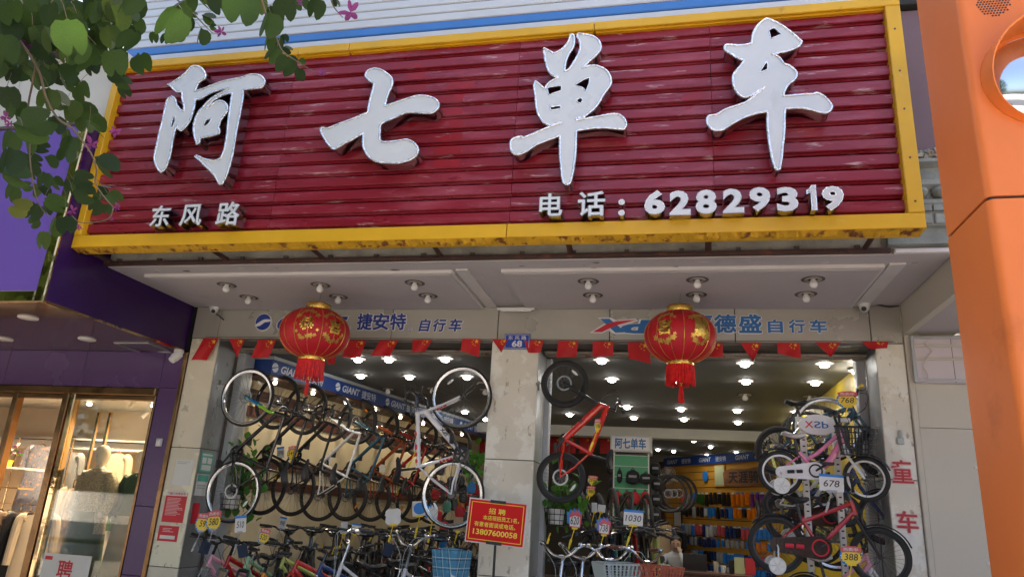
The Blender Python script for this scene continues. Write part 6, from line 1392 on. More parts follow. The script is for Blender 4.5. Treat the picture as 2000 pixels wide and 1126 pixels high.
B_ = [(60,190,190,120),(250,80,260,10),(240,210,180,90),(340,240,120,20),(510,140,115,90),(560,210,150,100),(540,290,150,100),(390,370,120,70),(450,530,110,50),(350,500,130,100),(260,440,130,70),(60,350,230,90),(180,360,150,40),(110,480,210,10),(80,610,150,110),(270,590,120,100),(340,610,110,50),(210,563,90,0),(280,350,120,10),(370,740,110,100),(260,760,150,120),(280,850,110,150),(440,710,170,40),(420,890,160,110),(540,870,160,80),(330,990,150,110),(790,90,180,50),(840,390,200,50),(570,560,135,120),(660,550,135,60),(670,620,185,10),(680,500,150,0),(840,560,105,10),(800,640,75,60),(770,720,150,150),(870,740,85,100),(930,650,130,40),(700,40,150,60),(640,20,140,60),(440,60,160,80)]
C_ = [(380,180,290,130),(420,60,210,150),(520,190,120,100),(440,290,95,90),(345,310,105,90),(240,300,90,100),(120,240,95,100),(20,140,120,60),(60,60,110,50),(155,520,175,50),(620,290,135,110),(690,140,110,20),(730,220,65,10),(580,115,55,20),(960,60,290,80),(780,30,170,60),(1170,200,220,100),(1170,330,150,110),(1210,440,150,120),(1320,540,170,110),(1430,610,105,90),(1310,310,75,60),(1340,400,85,40),(1310,80,200,80),(1560,60,165,100),(1200,100,110,90),(1740,20,75,60),(1380,490,80,20),(1450,515,65,30),(1090,40,170,80),(640,10,150,60),(1240,370,130,100),(880,10,170,60),(1450,20,130,70),(520,20,170,100)]
bases = []
for L, ox, oy, sc in ((A_, 0, 0, 4.504), (B_, 0, 230, 4.171), (C_, 240, 0, 4.167)):
    for x, y, w, a in L:
        wp = w / sc; dep = max(1.9, min(4.6, 132 / wp)) * rnd.uniform(.94, 1.06); bases.append((ox + x / sc, oy + y / sc, dep, leaf_at(ox + x / sc, oy + y / sc, wp, a + rnd.uniform(-14, 14), dep)))
bases.append((36, 402, 2.9, leaf_at(36, 402, 44, 200, 2.9, 'leaf_yellow')))
for k in range(95):                  # smaller leaves deeper in the crown
    x = rnd.uniform(-20, 265); y = rnd.uniform(-15, 150 - max(0, x - 120) * .5)
    bases.append((x, y, 0, leaf_at(x, y, rnd.uniform(24, 42), rnd.uniform(20, 140), rnd.uniform(3.6, 4.6))))
for k in range(60):                  # large leaves crowding the top corner
    x = rnd.uniform(-20, 255); y = rnd.uniform(-15, 110)
    bases.append((x, y, 0, leaf_at(x, y, rnd.uniform(40, 66), rnd.uniform(30, 150), rnd.uniform(2.6, 3.4))))
# stems in view
def stem(pts, dep, r0, r1):
    P = bez([atd(x, y, d) for (x, y), d in zip(pts, dep)], 6); q = MB(); q.tube(P, [r0 + (r1 - r0) * i / (len(P) - 1) for i in range(len(P))], 6); q.part('branch', 'bark', TR)
stem([(-60, -40), (0, 33), (35, 75), (60, 110), (78, 145), (90, 190), (112, 230), (140, 250), (158, 272), (178, 300), (188, 330), (186, 355), (200, 380), (222, 405)], [2.9] * 14, .0065, .0022)
stem([(60, 110), (100, 100), (150, 120), (190, 95)], [2.9, 3.0, 3.1, 3.2], .005, .002)
stem([(70, 130), (62, 170), (55, 210), (58, 260), (58, 300), (62, 340), (72, 390), (95, 425)], [2.9, 3, 3, 3, 3, 3, 3, 3], .0045, .0018)
stem([(310, -30), (370, 20), (395, 45), (415, 65)], [3.2, 3.2, 3.2, 3.3], .004, .0016)
stem([(500, -40), (520, 30), (540, 75), (552, 100), (580, 120), (612, 140)], [3.0, 3.0, 3.1, 3.1, 3.2, 3.2], .005, .0016)
stem([(640, -30), (650, 10), (670, 35)], [3.1, 3.1, 3.1], .004, .0018)
stem([(150, -30), (185, 30), (180, 80), (200, 110), (235, 120)], [3.2, 3.2, 3.2, 3.2, 3.3], .006, .002)
stem([(222, 405), (210, 428), (160, 435), (140, 420)], [2.9, 2.9, 2.9, 2.9], .0028, .0014)
for x, y, d, o in bases[::2]:        # leaf stalks
    e = o + Vector((rnd.uniform(-.06, .03), rnd.uniform(-.05, .05), rnd.uniform(.03, .09))); q = MB(); q.tube([o, (o + e) / 2 + Vector((0, 0, .008)), e], .0011, 4); q.part('leaf_stalk', 'bark', TR)
def flower(px, py, wpx, dep):
    c = atd(px, py, dep); s = wpx / F_PX * dep; b = Vector((rnd.uniform(-.4, .4), rnd.uniform(-.3, .3), rnd.uniform(-.4, .4))) - AX_W; b.normalize(); x = b.cross(Zv).normalized(); y = x.cross(b)
    q = MB()
    for k in range(5):
        a = 2 * math.pi * k / 5 + rnd.uniform(-.3, .3); d = x * math.cos(a) + y * math.sin(a); e = b.cross(d); ln = s * rnd.uniform(.42, .56); w = s * rnd.uniform(.09, .14); cu = b * rnd.uniform(-.05, .18) * s
        vs = [c, c + d * ln * .4 + e * w + cu * .5, c + d * ln * .8 + e * w * .8 + cu, c + d * ln + cu * 1.5, c + d * ln * .8 - e * w * .8 + cu * .9, c + d * ln * .4 - e * w + cu * .4, c + d * ln * .55 - b * .02 * s]
        q.add(vs, [(6, 0, 1), (6, 1, 2), (6, 2, 3), (6, 3, 4), (6, 4, 5), (6, 5, 0)], mi=1 if k == 0 else 0)
    for k in range(3): d = (x * rnd.uniform(-.5, .5) - Zv * .8 + b * .4); q.tube(bez([c, c + d * s * .3, c + d * s * .45 + Zv * s * .12], 3), .0012, 4, mi=0)
    q.part('flower', ['petal', 'petal_dark'], TR, angle=80)
for x, y, w, ox, oy, sc in ((220,410,170,0,0,4.504),(510,470,70,0,0,4.504),(350,515,70,0,0,4.504),(50,1030,160,0,0,4.504),(740,220,180,0,230,4.171),(590,760,120,0,230,4.171),(645,885,80,0,230,4.171),(940,110,130,0,230,4.171),(960,730,110,0,230,4.171),(80,50,110,0,230,4.171),(915,830,60,0,230,4.171),(800,260,150,240,0,4.167),(1850,100,240,240,0,4.167),(1620,590,110,240,0,4.167),(1440,20,80,240,0,4.167)):
    flower(ox + x / sc, oy + y / sc, w / sc * .78, 3.0)
# the rest of the crown, unseen, enlarged and thickened to block sky light
q = MB(); base = [v.co.copy() for v in LM[0][1].vertices]; pf = [tuple(p.vertices) for p in LM[0][1].polygons]
cents = [(3.0, -10.4, 5.0, 1.7), (1.2, -11.0, 4.6, 1.9), (-3.5, -9.5, 5.0, 1.8), (3.4, -8.8, 5.4, 1.2), (-4.0, -6.0, 5.0, 1.6), (.8, -9.2, 4.4, 1.6), (-1.5, -6.2, 5.4, 1.5), (-2.2, -8.0, 5.4, 1.6), (.6, -6.6, 7.0, 1.5), (2.2, -6.4, 6.6, 1.3), (-.5, -9.4, 5.6, 1.5), (.4, -7.2, 5.2, 1.4), (1.6, -8.2, 5.6, 1.3), (-.6, -8.0, 5.0, 1.2), (.2, -6.0, 6.2, 1.2), (2.6, -9.2, 5.9, 1.1)]
for k in range(15000):
    cx, cy, cz, cr = rnd.choice(cents); v = Vector((rnd.gauss(0, 1), rnd.gauss(0, 1), rnd.gauss(0, 1))); v = v.normalized() * cr * rnd.random() ** .4; p = Vector((cx, cy, cz)) + v
    dd_ = p - CAM; zz_ = dd_.dot(AX_W)
    if zz_ > .3:                     # the part of the crown seen in the photograph is built leaf by leaf
        u_, v_ = 1000 + F_PX * dd_.dot(AX_R) / zz_, 563 - F_PX * dd_.dot(AX_U) / zz_
        if u_ > -40 and v_ > -40: continue
    m = Matrix.Rotation(rnd.uniform(0, 6.28), 3, 'Z') @ Matrix.Rotation(rnd.uniform(.6, 2.4), 3, 'X'); s = rnd.uniform(.12, .20); q.add([p + m @ (c * s) for c in base], pf)
CRN = q.part('crown', 'leaf', TR, smooth=False); tag(CRN, kind='stuff')
TRK = [o for o in TR.children if o.name.startswith('trunk') or o.name.startswith('branch')][:5]
for dx in (-6.5, -13.0):             # unseen copies of the tree added to block low sky at the left
    T2 = thing('bauhinia_tree', 'unseen street tree past the boutique added to block low sky light', 'tree', (.6 + dx, -6.9, 0), group='unseen street trees added to block sky')
    for o in TRK + [CRN]:
        c2 = o.copy(); COL.objects.link(c2); c2.parent = T2; c2.matrix_basis = Matrix()

# ================================================================== SHOP INTERIOR
# rear yellow slatwall
sa, sb = Vector((5.55, 10.4, 0)), Vector((7.64, 7.4, 0)); sd = (sb - sa).normalized(); sn = Vector((sd.y, -sd.x, 0)) * (1 if Vector((sd.y, -sd.x, 0)).y < 0 else -1); SLn = (sb - sa).length
def sw(u, z, d=0): return sa + sd * (u * SLn) + sn * d + Zv * z
SR = Matrix(((sd.x, -sn.x, 0), (sd.y, -sn.y, 0), (0, 0, 1)))
def sbox(u0, u1, z0, z1, d0, d1): q = MB(); c = sw((u0 + u1) / 2, (z0 + z1) / 2, (d0 + d1) / 2); q.obox(c, (u1 - u0) / 2 * SLn, (d1 - d0) / 2, (z1 - z0) / 2, SR); return q
SW = thing('slatwall', 'yellow slatwall covered in hanging accessories at the back of the shop', 'display wall', tuple(sw(.5, .15)))
sbox(0, 1, .15, 2.95, -.06, -.02).part('backing', 'int_dark', SW)
for k in range(16): sbox(.0, 1, .25 + k * .165, .25 + k * .165 + .150, -.019, .0).part('slat', 'slatwall_yellow', SW)
sbox(-.06, .0, .15, 3.0, -.06, .03).part('end_post', 'brown_board', SW)
BN = thing('lettered_band', 'blue lettered banner above the yellow slatwall at the back', 'banner', tuple(sw(.5, 2.86)))
def on_band(px, py0, py1): pass
sbox(0, 1, 2.87, 3.06, .02, .06).part('band_board', 'band_blue', BN)
for k, u in enumerate((.10, .43, .76)):
    lettering('GIANT', sw(u, 2.965, .063), .095, 'band_white', BN, 'band_lettering', bold=.03, shear=.2, w=.42, rot=SR); lettering('捷安特', sw(u + .145, 2.965, .063), .11, 'band_white', BN, 'band_lettering', bold=.01, w=.34, rot=SR)
WP = thing('carved_plaque', 'brown wooden plaque with black brush characters on the yellow slatwall', 'plaque', tuple(sw(.82, 2.45)))
q = MB(); poly = smooth_loop([(-.75, -.16), (-.3, -.19), (.3, -.17), (.72, -.2), (.8, -.05), (.76, .14), (.4, .19), (-.1, .15), (-.55, .17), (-.78, .1)], 3); n = len(poly)
c = sw(.80, 2.58, .03); q.add([c + sd * x + Zv * z + sn * .02 for x, z in poly] + [c + sd * x + Zv * z - sn * .02 for x, z in poly], [tuple(range(n)), tuple(range(2 * n - 1, n - 1, -1))] + [(n + i, n + (i + 1) % n, (i + 1) % n, i) for i in range(n)]); q.part('board', 'wood_plaque', WP)
lettering('天涯骑行', c + sn * .023, .24, 'ink', WP, bold=.025, w=1.2, rot=SR)
packs = {'blue': 'tag_blue', 'black': 'rim_black', 'red': 'tag_red', 'silver': 'steel_grey', 'purple': 'paint_purple', 'orange': 'reflector_orange', 'navy': 'paint_navy', 'white': 'tag_white', 'green': 'plant_leaf'}
rows = [(2.28, .30, ['red', 'silver', 'blue', 'green', 'black', 'black', 'black', 'black', 'orange', 'orange', 'orange', 'purple', 'purple', 'purple']), (1.98, .24, ['black', 'black', 'silver', 'black', 'white', 'blue', 'black', 'navy', 'blue', 'orange', 'black', 'orange', 'orange', 'silver', 'silver']), (1.62, .26, ['blue', 'silver', 'blue', 'red', 'navy', 'white', 'silver', 'red', 'navy', 'navy', 'black', 'red', 'silver', 'blue', 'blue', 'blue']),
        (1.36, .20, ['navy', 'silver', 'navy', 'navy', 'blue', 'silver', 'silver', 'blue', 'orange', 'blue']), (1.10, .22, ['silver', 'blue', 'black', 'navy', 'silver', 'blue', 'blue', 'blue', 'navy', 'navy', 'red', 'black']), (.86, .24, ['red', 'white', 'navy', 'blue', 'white', 'black', 'white', 'blue', 'blue', 'navy'])]
for (z, h, cols) in rows:
    cols = [q_ for q_ in cols for _ in range(2)] if len(cols) < 13 else [q_ for i_, q_ in enumerate(cols) for _ in range(1 + i_ % 2)]
    for k, cl in enumerate(cols):
        u = .20 + .78 * k / (len(cols) - 1) if z > 1.2 else .30 + .66 * k / (len(cols) - 1); w = rnd.uniform(.030, .055); hh = h * rnd.uniform(.75, 1)
        Pk = thing('accessory_pack', 'small %s accessory pack hanging on the yellow slatwall' % cl, 'accessory', tuple(sw(u, z - hh, .05)), group='%s accessory packs' % cl)
        q = MB(); q.obox(sw(u, z - .02, .05), w, .004, .022, SR); q.part('header_card', rnd.choice(['tag_white', 'tag_blue', packs[cl]]), Pk)
        q = MB(); q.obox(sw(u, z - hh * .55, .05), w * .85, .022, hh * .42, SR); q.obox(sw(u, z - hh * .5, .07), w * .5, .012, hh * .28, SR); q.part('product', packs[cl], Pk)
        q = MB(); q.tube([sw(u, z, 0), sw(u, z, .09)], .003, 4); q.part('peg', 'alloy', Pk)
# fan, frames, wheels, jerseys
FN = thing('wall_fan', 'round white wall fan tilted below the blue banner at the back', 'fan', tuple(sw(.13, 2.45))); c = sw(.14, 2.63, .30); fr = Matrix.Rotation(R_(-25), 3, 'Z') @ Matrix.Rotation(R_(-20), 3, 'X')
q = MB()
for r_ in (.06, .11, .16, .205): q.torus((0, -.05 + r_ * .12, 0), r_, .005, 28, 4, 'Y')
for k in range(24): a = k * math.pi / 12; q.tube([(.03 * math.cos(a), -.06, .03 * math.sin(a)), (.205 * math.cos(a), -.02, .205 * math.sin(a))], .0025, 3)
q.v = [c + fr @ Vector(v) for v in q.v]; q.part('grille', 'white_plastic', FN)
q = MB()
for k in range(4):
    a = k * math.pi / 2; d = Vector((math.cos(a), 0, math.sin(a))); e = Vector((-d.z, 0, d.x)); q.add([d * .03 - e * .02, d * .17 - e * .07 + Vector((0, .02, 0)), d * .185 + e * .04 - Vector((0, .02, 0)), d * .03 + e * .02], [(0, 1, 2, 3)])
q.v = [c + fr @ Vector(v) for v in q.v]; q.part('blade', 'white_plastic', FN); q = MB(); q.tube([c, c + fr @ Vector((0, .1, 0)), sw(.14, 2.55, .02)], .04, 10); q.part('motor', 'white_plastic', FN)
for (u, z, w, h, mt, lb) in ((.14, 1.72, .15, .18, 'poster_white', 'small black framed certificate on the yellow slatwall'), (.55, 2.62, .17, .22, 'lime_paper', 'pale green framed certificate on the yellow slatwall')):
    if mt not in MAT: mat('lime_paper', (.55, .58, .32), .6)
    Fm = thing('picture_frame', lb, 'frame', tuple(sw(u, z - h))); q = sbox(u - w / SLn, u + w / SLn, z - h, z + h, .012, .035); q.part('frame', 'black' if 'black' in lb else 'slatwall_yellow', Fm); q = sbox(u - (w - .02) / SLn, u + (w - .02) / SLn, z - h + .02, z + h - .02, .036, .038); q.part('sheet', mt, Fm)
q = MB(); c = sw(.42, 2.62, .03); q.lathe([(0, -.015), (.085, -.015), (.09, 0), (0, 0)], 28, (0, 0, 0), 'Y'); q.v = [c + SR @ Vector((x, y, z * 1.25)) for x, y, z in q.v]; single(q, 'oval_badge', 'tag_blue', 'blue oval badge above the hanging packs on yellow slatwall', 'badge')
for k in range(3):
    c = Vector((5.62 + .10 * k, 6.4 + .3 * k, 2.12 + .02 * k)); W3 = thing('spare_wheel', 'black spare bicycle wheel hanging beside the green display tower', 'wheel', (c.x, c.y, c.z - .34), group='spare wheels')
    wheel_parts(W3, .34, .02, 'rim_black', Vector((0, 0, .34)), True)  # each is one single spare wheel
# green display tower with lightbox sign
gy = 3.4; gx0, gx1 = at(1200, 900, Y=gy).x, at(1266, 900, Y=gy).x; gz1 = at(1200, 884, Y=gy).z
GT = thing('display_tower', 'green slatted display tower hung with bags and helmets', 'display stand', ((gx0 + gx1) / 2, gy + .2, .15))
q = MB(); q.box(gx0 + .01, gx1 - .01, gy + .02, gy + .42, .15, gz1); q.part('core', 'int_dark', GT)
for k in range(13):
    z = gz1 - .03 - k * .155
    q = MB(); q.bbox(gx0, gx1, gy, gy + .018, z - .145, z, .002); q.part('slat', 'slatwall_green', GT); q = MB(); q.bbox(gx0, gx1, gy - .004, gy + .016, z + .001, z + .0085, .001); q.part('slat_rail', 'white_paint', GT)
    q = MB(); q.box(gx1 - .009, gx1 + .006, gy + .02, gy + .42, z - .145, z); q.part('slat', 'slatwall_green', GT)
for x in (gx0 - .015, gx1 - .003): q = MB(); q.bbox(x, x + .018, gy - .008, gy + .02, .15, gz1 + .02, .003); q.part('edge_trim', 'white_paint', GT)
LB = thing('light_box_sign', 'pale light box with blue brush characters on top of the green tower', 'sign', ((gx0 + gx1) / 2, gy + .2, gz1 + .02)); h_ = at(1200, 850, Y=gy).z - gz1
q = MB(); q.bbox(gx0 - .06, gx1 + .05, gy - .06, gy + .5, gz1 + .02, gz1 + h_ + .01, .03); q.part('box', 'logo_white', LB)
lettering('阿七单车', ((gx0 + gx1) / 2 - .01, gy - .062, gz1 + h_ / 2 + .015), h_ * .62, 'logo_blue_light', LB, bold=.03, w=(gx1 - gx0) * .92)
lettering('阿七单车', (gx1 + .0515, gy + .2, gz1 + h_ / 2 + .015), h_ * .6, 'logo_blue_light', LB, bold=.03, w=.36, rot=Matrix.Rotation(math.pi / 2, 3, 'Z'))
def bag(px, py, wpx, hpx, m, lb, grp, Y=None, flap=True):
    Y = gy - .07 if Y is None else Y; p = at(px, py, Y=Y); k = (p - CAM).dot(AX_W) / F_PX; w, h = wpx * k / 2, hpx * k / 2
    B = thing('bag', lb, 'bag', (p.x, p.y, p.z - h), group=grp); q = MB(); n = 9; vs = []; fs = []
    for i in range(n):
        t = -1 + 2 * i / (n - 1); s = math.sqrt(max(.03, 1 - abs(t) ** 4))
        for j in range(12): a = 2 * math.pi * j / 12; vs.append((p.x + w * s * (1 - .12 * t) * math.cos(a), p.y + .055 * s * math.sin(a), p.z + h * t))
    for i in range(n - 1):
        for j in range(12): fs.append((i * 12 + j, i * 12 + (j + 1) % 12, (i + 1) * 12 + (j + 1) % 12, (i + 1) * 12 + j))
    fs += [tuple(range(11, -1, -1)), tuple((n - 1) * 12 + j for j in range(12))]; q.add(vs, fs); q.part('body', m, B)
    q = MB(); q.tube(bez([(p.x - w * .3, p.y, p.z + h * .9), (p.x, p.y - .01, p.z + h * 1.25), (p.x + w * .3, p.y, p.z + h * .9)], 4), .006, 5); q.part('strap', 'black', B)
    if flap: q = MB(); q.bbox(p.x - w * .6, p.x + w * .6, p.y - .062, p.y - .045, p.z - h * .1, p.z + h * .25, .006); q.part('flap', 'fabric_grey', B)
for t in ((1210, 929, 10, 26, 'fabric_black', 'slim black saddle bag on the green tower'), (1236, 931, 26, 28, 'fabric_black', 'black frame bag with red mark on the green tower'), (1262, 934, 24, 22, 'fabric_black', 'grey black pouch in clear wrap on the green tower')): bag(*t, None)
for k, px in enumerate((1206, 1225, 1240, 1260)): bag(px, 972, 18, 26, 'fabric_red', 'red and silver helmet in clear bag hanging on the green tower', 'wrapped helmets on the tower', flap=False)
for k, (px, py) in enumerate(((1280, 915), (1283, 945), (1282, 975), (1281, 1005))): bag(px, py, 20, 26, 'fabric_black', 'black bag hanging on the shaded side of the green tower', 'black bags on the tower side', Y=gy + .15)
for k in range(4): bag(1236 + k * 8, 1018, 10, 24, 'fabric_red', 'dark red pack low on the green tower', 'dark red packs on the tower', flap=False)
for k, (px, py, Y) in enumerate(((1192, 912, 4.4), (1196, 945, 4.4))): bag(px, py, 16, 26, 'fabric_black', 'black helmet bag hanging left of the green tower', 'helmet bags left of the tower', Y=Y, flap=False)
# jerseys on a rail
JR = thing('clothes_rail', 'short chrome clothes rail with jerseys in front of the slatwall', 'clothes rail', tuple(sw(.10, .15, .5)))
q = MB(); q.tube([sw(.03, 1.55, .45), sw(.34, 1.55, .45)], .012, 8); q.part('rail', 'alloy', JR); q = MB(); q.tube([sw(.03, .15, .45), sw(.03, 1.55, .45)], .012, 8); q.tube([sw(.34, .15, .45), sw(.34, 1.55, .45)], .012, 8); q.part('upright', 'alloy', JR)
def garment(o, dx, dz, w, h, m, lb, grp, sleeves=True, sl_len=.5, flare=0.15, cat='garment', trim=None, hanger='wood_plaque'):
    """hanging garment: o top centre, dx unit vector across, body w wide, h tall"""
    G = thing('garment', lb, cat, tuple(o - Zv * h), group=grp); dn = dx.cross(Zv); q = MB(); vs = []; fs = []; n, k = 10, 18
    for i in range(n):
        t = i / (n - 1); ww = w / 2 * (.62 + .38 * min(1, t * 7)) * (1 - .10 * math.sin(math.pi * min(1, t * 1.6)) + flare * max(0, t - .45)); dd = .05 + .03 * t
        for j in range(k):
            a = 2 * math.pi * j / k; f = 1 + (.10 * math.sin(a * 6 + i * .2)) * t
            vs.append(o + dx * ww * math.cos(a) + dn * dd * math.sin(a) * f - Zv * (h * t - .03 * (1 - t) * (1 - abs(math.cos(a)))))
    for i in range(n - 1):
        for j in range(k): fs.append((i * k + j, i * k + (j + 1) % k, (i + 1) * k + (j + 1) % k, (i + 1) * k + j))
    q.add(vs, fs); q.part('body', m, G)
    if sleeves:
        for s in (-1, 1):
            q = MB(); a = o + dx * s * w * .34 - Zv * .03; q.tube(bez([a, a + dx * s * w * .18 - Zv * .06, a + dx * s * w * .24 - Zv * sl_len], 5), [.06, .062, .062, .06, .06, .058, .056, .054, .052, .05, .05], 10); q.part('sleeve', m, G)
    if trim: q = MB(); q.obox(o - Zv * h * .42 + dn * .0 - dn * .075 * (1 if (dn.dot(CAM - o) < 0) else -1), w * .2, .01, h * .12, Matrix(((dx.x, dn.x, 0), (dx.y, dn.y, 0), (0, 0, 1)))); q.part('chest_panel', trim, G)
    q = MB(); q.tube([o - dx * w * .34 - Zv * .02, o + Zv * .05, o + dx * w * .34 - Zv * .02], .008, 6); q.tube(bez([o + Zv * .05, o + Zv * .10, o + Zv * .13 + dx * .02], 3), .003, 5); q.part('hanger', hanger, G)
for k, (m, lb, tr) in enumerate((('denim', 'dark jersey on the rail under a red cap', None), ('fabric_red', 'red and white cycling jersey on the chrome rail', 'fabric_white'), ('fabric_white', 'white cycling jersey behind the red one on the rail', None), ('fabric_grey', 'grey cycling jersey on the rail', None), ('fabric_black', 'black cycling jersey on the rail by the packs', None))):
    garment(sw(.08 + .055 * k, 1.46, .45), sd, 0, .44, .62, m, lb, None, True, .32, .02, trim=tr)
# desk, laptop, person
dk = at(1370, 1112, Y=6.2); DK = thing('desk', 'dark brown wooden desk at the back of the shop', 'desk', (dk.x, 6.3, .15)); DZ = .92
q = MB(); q.bbox(dk.x - .75, dk.x + .75, 5.95, 6.6, DZ - .04, DZ, .006); q.part('top', 'desk_wood', DK); q = MB(); q.bbox(dk.x - .72, dk.x + .72, 5.99, 6.02, .2, DZ - .04, .005); q.part('front_panel', 'desk_wood', DK)
for s in (-1, 1): q = MB(); q.bbox(dk.x + s * .70 - .03, dk.x + s * .70 + .03, 6.0, 6.55, .15, DZ - .041, .005); q.part('leg', 'desk_wood', DK)
lp = Vector((dk.x - .1, 6.25, DZ)); LP = thing('laptop', 'open grey laptop seen from behind on the brown desk', 'laptop', tuple(lp))
q = MB(); q.bbox(lp.x - .18, lp.x + .18, 6.22, 6.47, DZ, DZ + .015, .004); q.part('base', 'fabric_grey', LP); q = MB(); q.obox((lp.x, 6.19, DZ + .135), .18, .005, .125, Matrix.Rotation(R_(14), 3, 'X')); q.part('lid', 'spoke', LP)
for k, (dx_, m, lb, h) in enumerate(((.22, 'fabric_cream', 'cream cup with dark sleeve beside the laptop', .16), (.33, 'tag_white', 'white cup next to the cream cup', .11), (.45, 'fabric_black', 'black bottle on the desk', .20))): q = MB(); q.lathe([(0, 0), (.032, 0), (.040, h * .9), (.034, h), (0, h)], 16, (dk.x + dx_, 6.2, DZ)); single(q, 'cup', m, lb + ' on the desk' if 'desk' not in lb else lb, 'cup')
for k, (dx_, m, lb) in enumerate(((.58, 'lime_paper', 'pale yellow certificate folder standing on desk'), (.74, 'poster_red', 'red folder standing on desk beside the yellow one'))): q = MB(); q.obox((dk.x + dx_, 6.35, DZ + .12), .075, .012, .12, Matrix.Rotation(R_(-8), 3, 'X')); single(q, 'folder', m, lb, 'folder')
# seated person: one skinned body
def skin_body(name, verts, edges, rad, mats, parent, sub=2):
    me = bpy.data.meshes.new(name); me.from_pydata([tuple(v) for v in verts], edges, []); o = bpy.data.objects.new(name, me); COL.objects.link(o)
    md = o.modifiers.new('skin', 'SKIN'); sv = me.skin_vertices[0].data
    for i, r in enumerate(rad): sv[i].radius = (r, r) if not isinstance(r, tuple) else r
    sv[0].use_root = True; md.use_smooth_shade = True; s2 = o.modifiers.new('sub', 'SUBSURF'); s2.levels = sub; s2.render_levels = sub
    dg = bpy.context.evaluated_depsgraph_get(); m2 = bpy.data.meshes.new_from_object(o.evaluated_get(dg)); bpy.data.objects.remove(o)
    m2.polygons.foreach_set('use_smooth', [True] * len(m2.polygons)); return put(name, m2, parent, mats)
pp = at(1325, 1090, Y=6.75); PX = pp.x; PE = thing('person', 'seated person in white sweater resting head on hand behind the laptop', 'person', (PX, 6.85, .15))
sz_ = .62; V = Vector
body = [V((0, 0, .45)), V((0, .02, .62)), V((0, .0, .82)), V((0, -.03, .95)), V((0, -.07, 1.03)), V((0, -.10, 1.10)), V((0, -.11, 1.17)), V((.19, -.04, .90)), V((.26, -.20, .74)), V((.12, -.30, .86)), V((.06, -.24, 1.02)), V((-.19, -.04, .90)), V((-.27, -.18, .72)), V((-.14, -.42, .79)), V((-.08, -.50, .79)), V((.10, -.18, .44)), V((.12, -.45, .42)), V((.12, -.46, .06)), V((-.10, -.18, .44)), V((-.12, -.45, .42)), V((-.12, -.46, .06)), V((.12, -.56, .03)), V((-.12, -.56, .03))]
edges = [(0, 1), (1, 2), (2, 3), (3, 4), (4, 5), (5, 6), (3, 7), (7, 8), (8, 9), (9, 10), (3, 11), (11, 12), (12, 13), (13, 14), (0, 15), (15, 16), (16, 17), (0, 18), (18, 19), (19, 20), (17, 21), (20, 22)]
rad = [(.15, .13), (.14, .11), (.16, .11), (.11, .08), .050, .085, .075, .07, .055, .042, .038, .07, .055, .042, .035, .09, .07, .05, .09, .07, .05, .04, .04]
PB = skin_body('body', body, edges, rad, 'fabric_white', PE)
q = MB(); hc2 = V((0, -.115, 1.13)); q.lathe([(.01, -.125), (.055, -.105), (.078, -.05), (.086, .0), (.080, .06), (.05, .105), (.01, .118)], 18, hc2); q.v = [tuple(hc2 + Matrix.Rotation(R_(22), 3, 'X') @ (V(v) - hc2)) for v in q.v]; HD = put('head', q.mesh('head'), PE, 'skin')
q = MB(); q.lathe([(.06, -.06), (.090, -.03), (.097, .02), (.09, .08), (.055, .122), (.01, .135)], 18, hc2 + V((0, .022, .015))); q.v = [tuple(hc2 + Matrix.Rotation(R_(12), 3, 'X') @ (V(v) - hc2)) for v in q.v]; put('hair', q.mesh('hair'), HD, 'hair')
q = MB(); q.obox(hc2 + V((0, -.098, -.02)), .012, .016, .02)
for s in (-1, 1): q.lathe([(0, -.008), (.009, -.004), (.009, .004), (0, .008)], 8, hc2 + V((s * .032, -.082, .012)))
put('nose', q.mesh('nose'), HD, 'skin')
q = MB()
for s in (-1, 1): q.obox(hc2 + V((s * .032, -.089, .014)), .013, .004, .006)
q.obox(hc2 + V((0, -.082, -.062)), .022, .005, .005); put('eye', q.mesh('eye'), HD, 'hair')
for hand, org, d in (('hand', V((.055, -.235, 1.03)), V((-.15, .35, .9))), ('hand', V((-.07, -.51, .79)), V((.25, -.95, -.05)))):
    d.normalize(); sd2 = d.cross(Zv).normalized(); vv = [org - d * .04, org + d * .03]; ee = [(0, 1)]; rr = [.026, .03]
    for f in range(4): b0 = len(vv); vv += [org + d * .05 + sd2 * (.026 - .017 * f), org + d * (.085 - .006 * abs(f - 1)) + sd2 * (.028 - .018 * f) - Zv * .008, org + d * (.105 - .008 * abs(f - 1)) + sd2 * (.027 - .018 * f) - Zv * .02]; ee += [(1, b0), (b0, b0 + 1), (b0 + 1, b0 + 2)]; rr += [.0095, .0085, .007]
    b0 = len(vv); vv += [org + sd2 * .035 + d * .01, org + sd2 * .05 + d * .045]; ee += [(0, b0), (b0, b0 + 1)]; rr += [.010, .008]
    skin_body(hand, vv, ee, rr, 'skin', PE, 1)
q = MB(); q.bbox(PX - .22, PX + .22, 6.65, 7.05, .52, .58, .02); CH = thing('stool', 'dark stool under the seated person', 'stool', (PX, 6.85, .15)); q.part('seat', 'fabric_black', CH)
for sx_, sy_ in ((-1, 0), (1, 0), (-1, 1), (1, 1)): q = MB(); q.tube([(PX + sx_ * .18, 6.7 + sy_ * .3, .15), (PX + sx_ * .18, 6.7 + sy_ * .3, .52)], .016, 6); q.part('leg', 'black', CH)
sh_ = at(1370, 1112, Y=4.8) - at(1370, 1112, Y=6.2); sh_.z = 0
for o in [q_ for q_ in COL.objects if q_.parent is None and q_.name.split('.')[0] in ('desk', 'laptop', 'cup', 'folder', 'person', 'stool')]:
    o.matrix_basis = Matrix.Translation(sh_) @ o.matrix_basis; WM[o] = o.matrix_basis.copy()
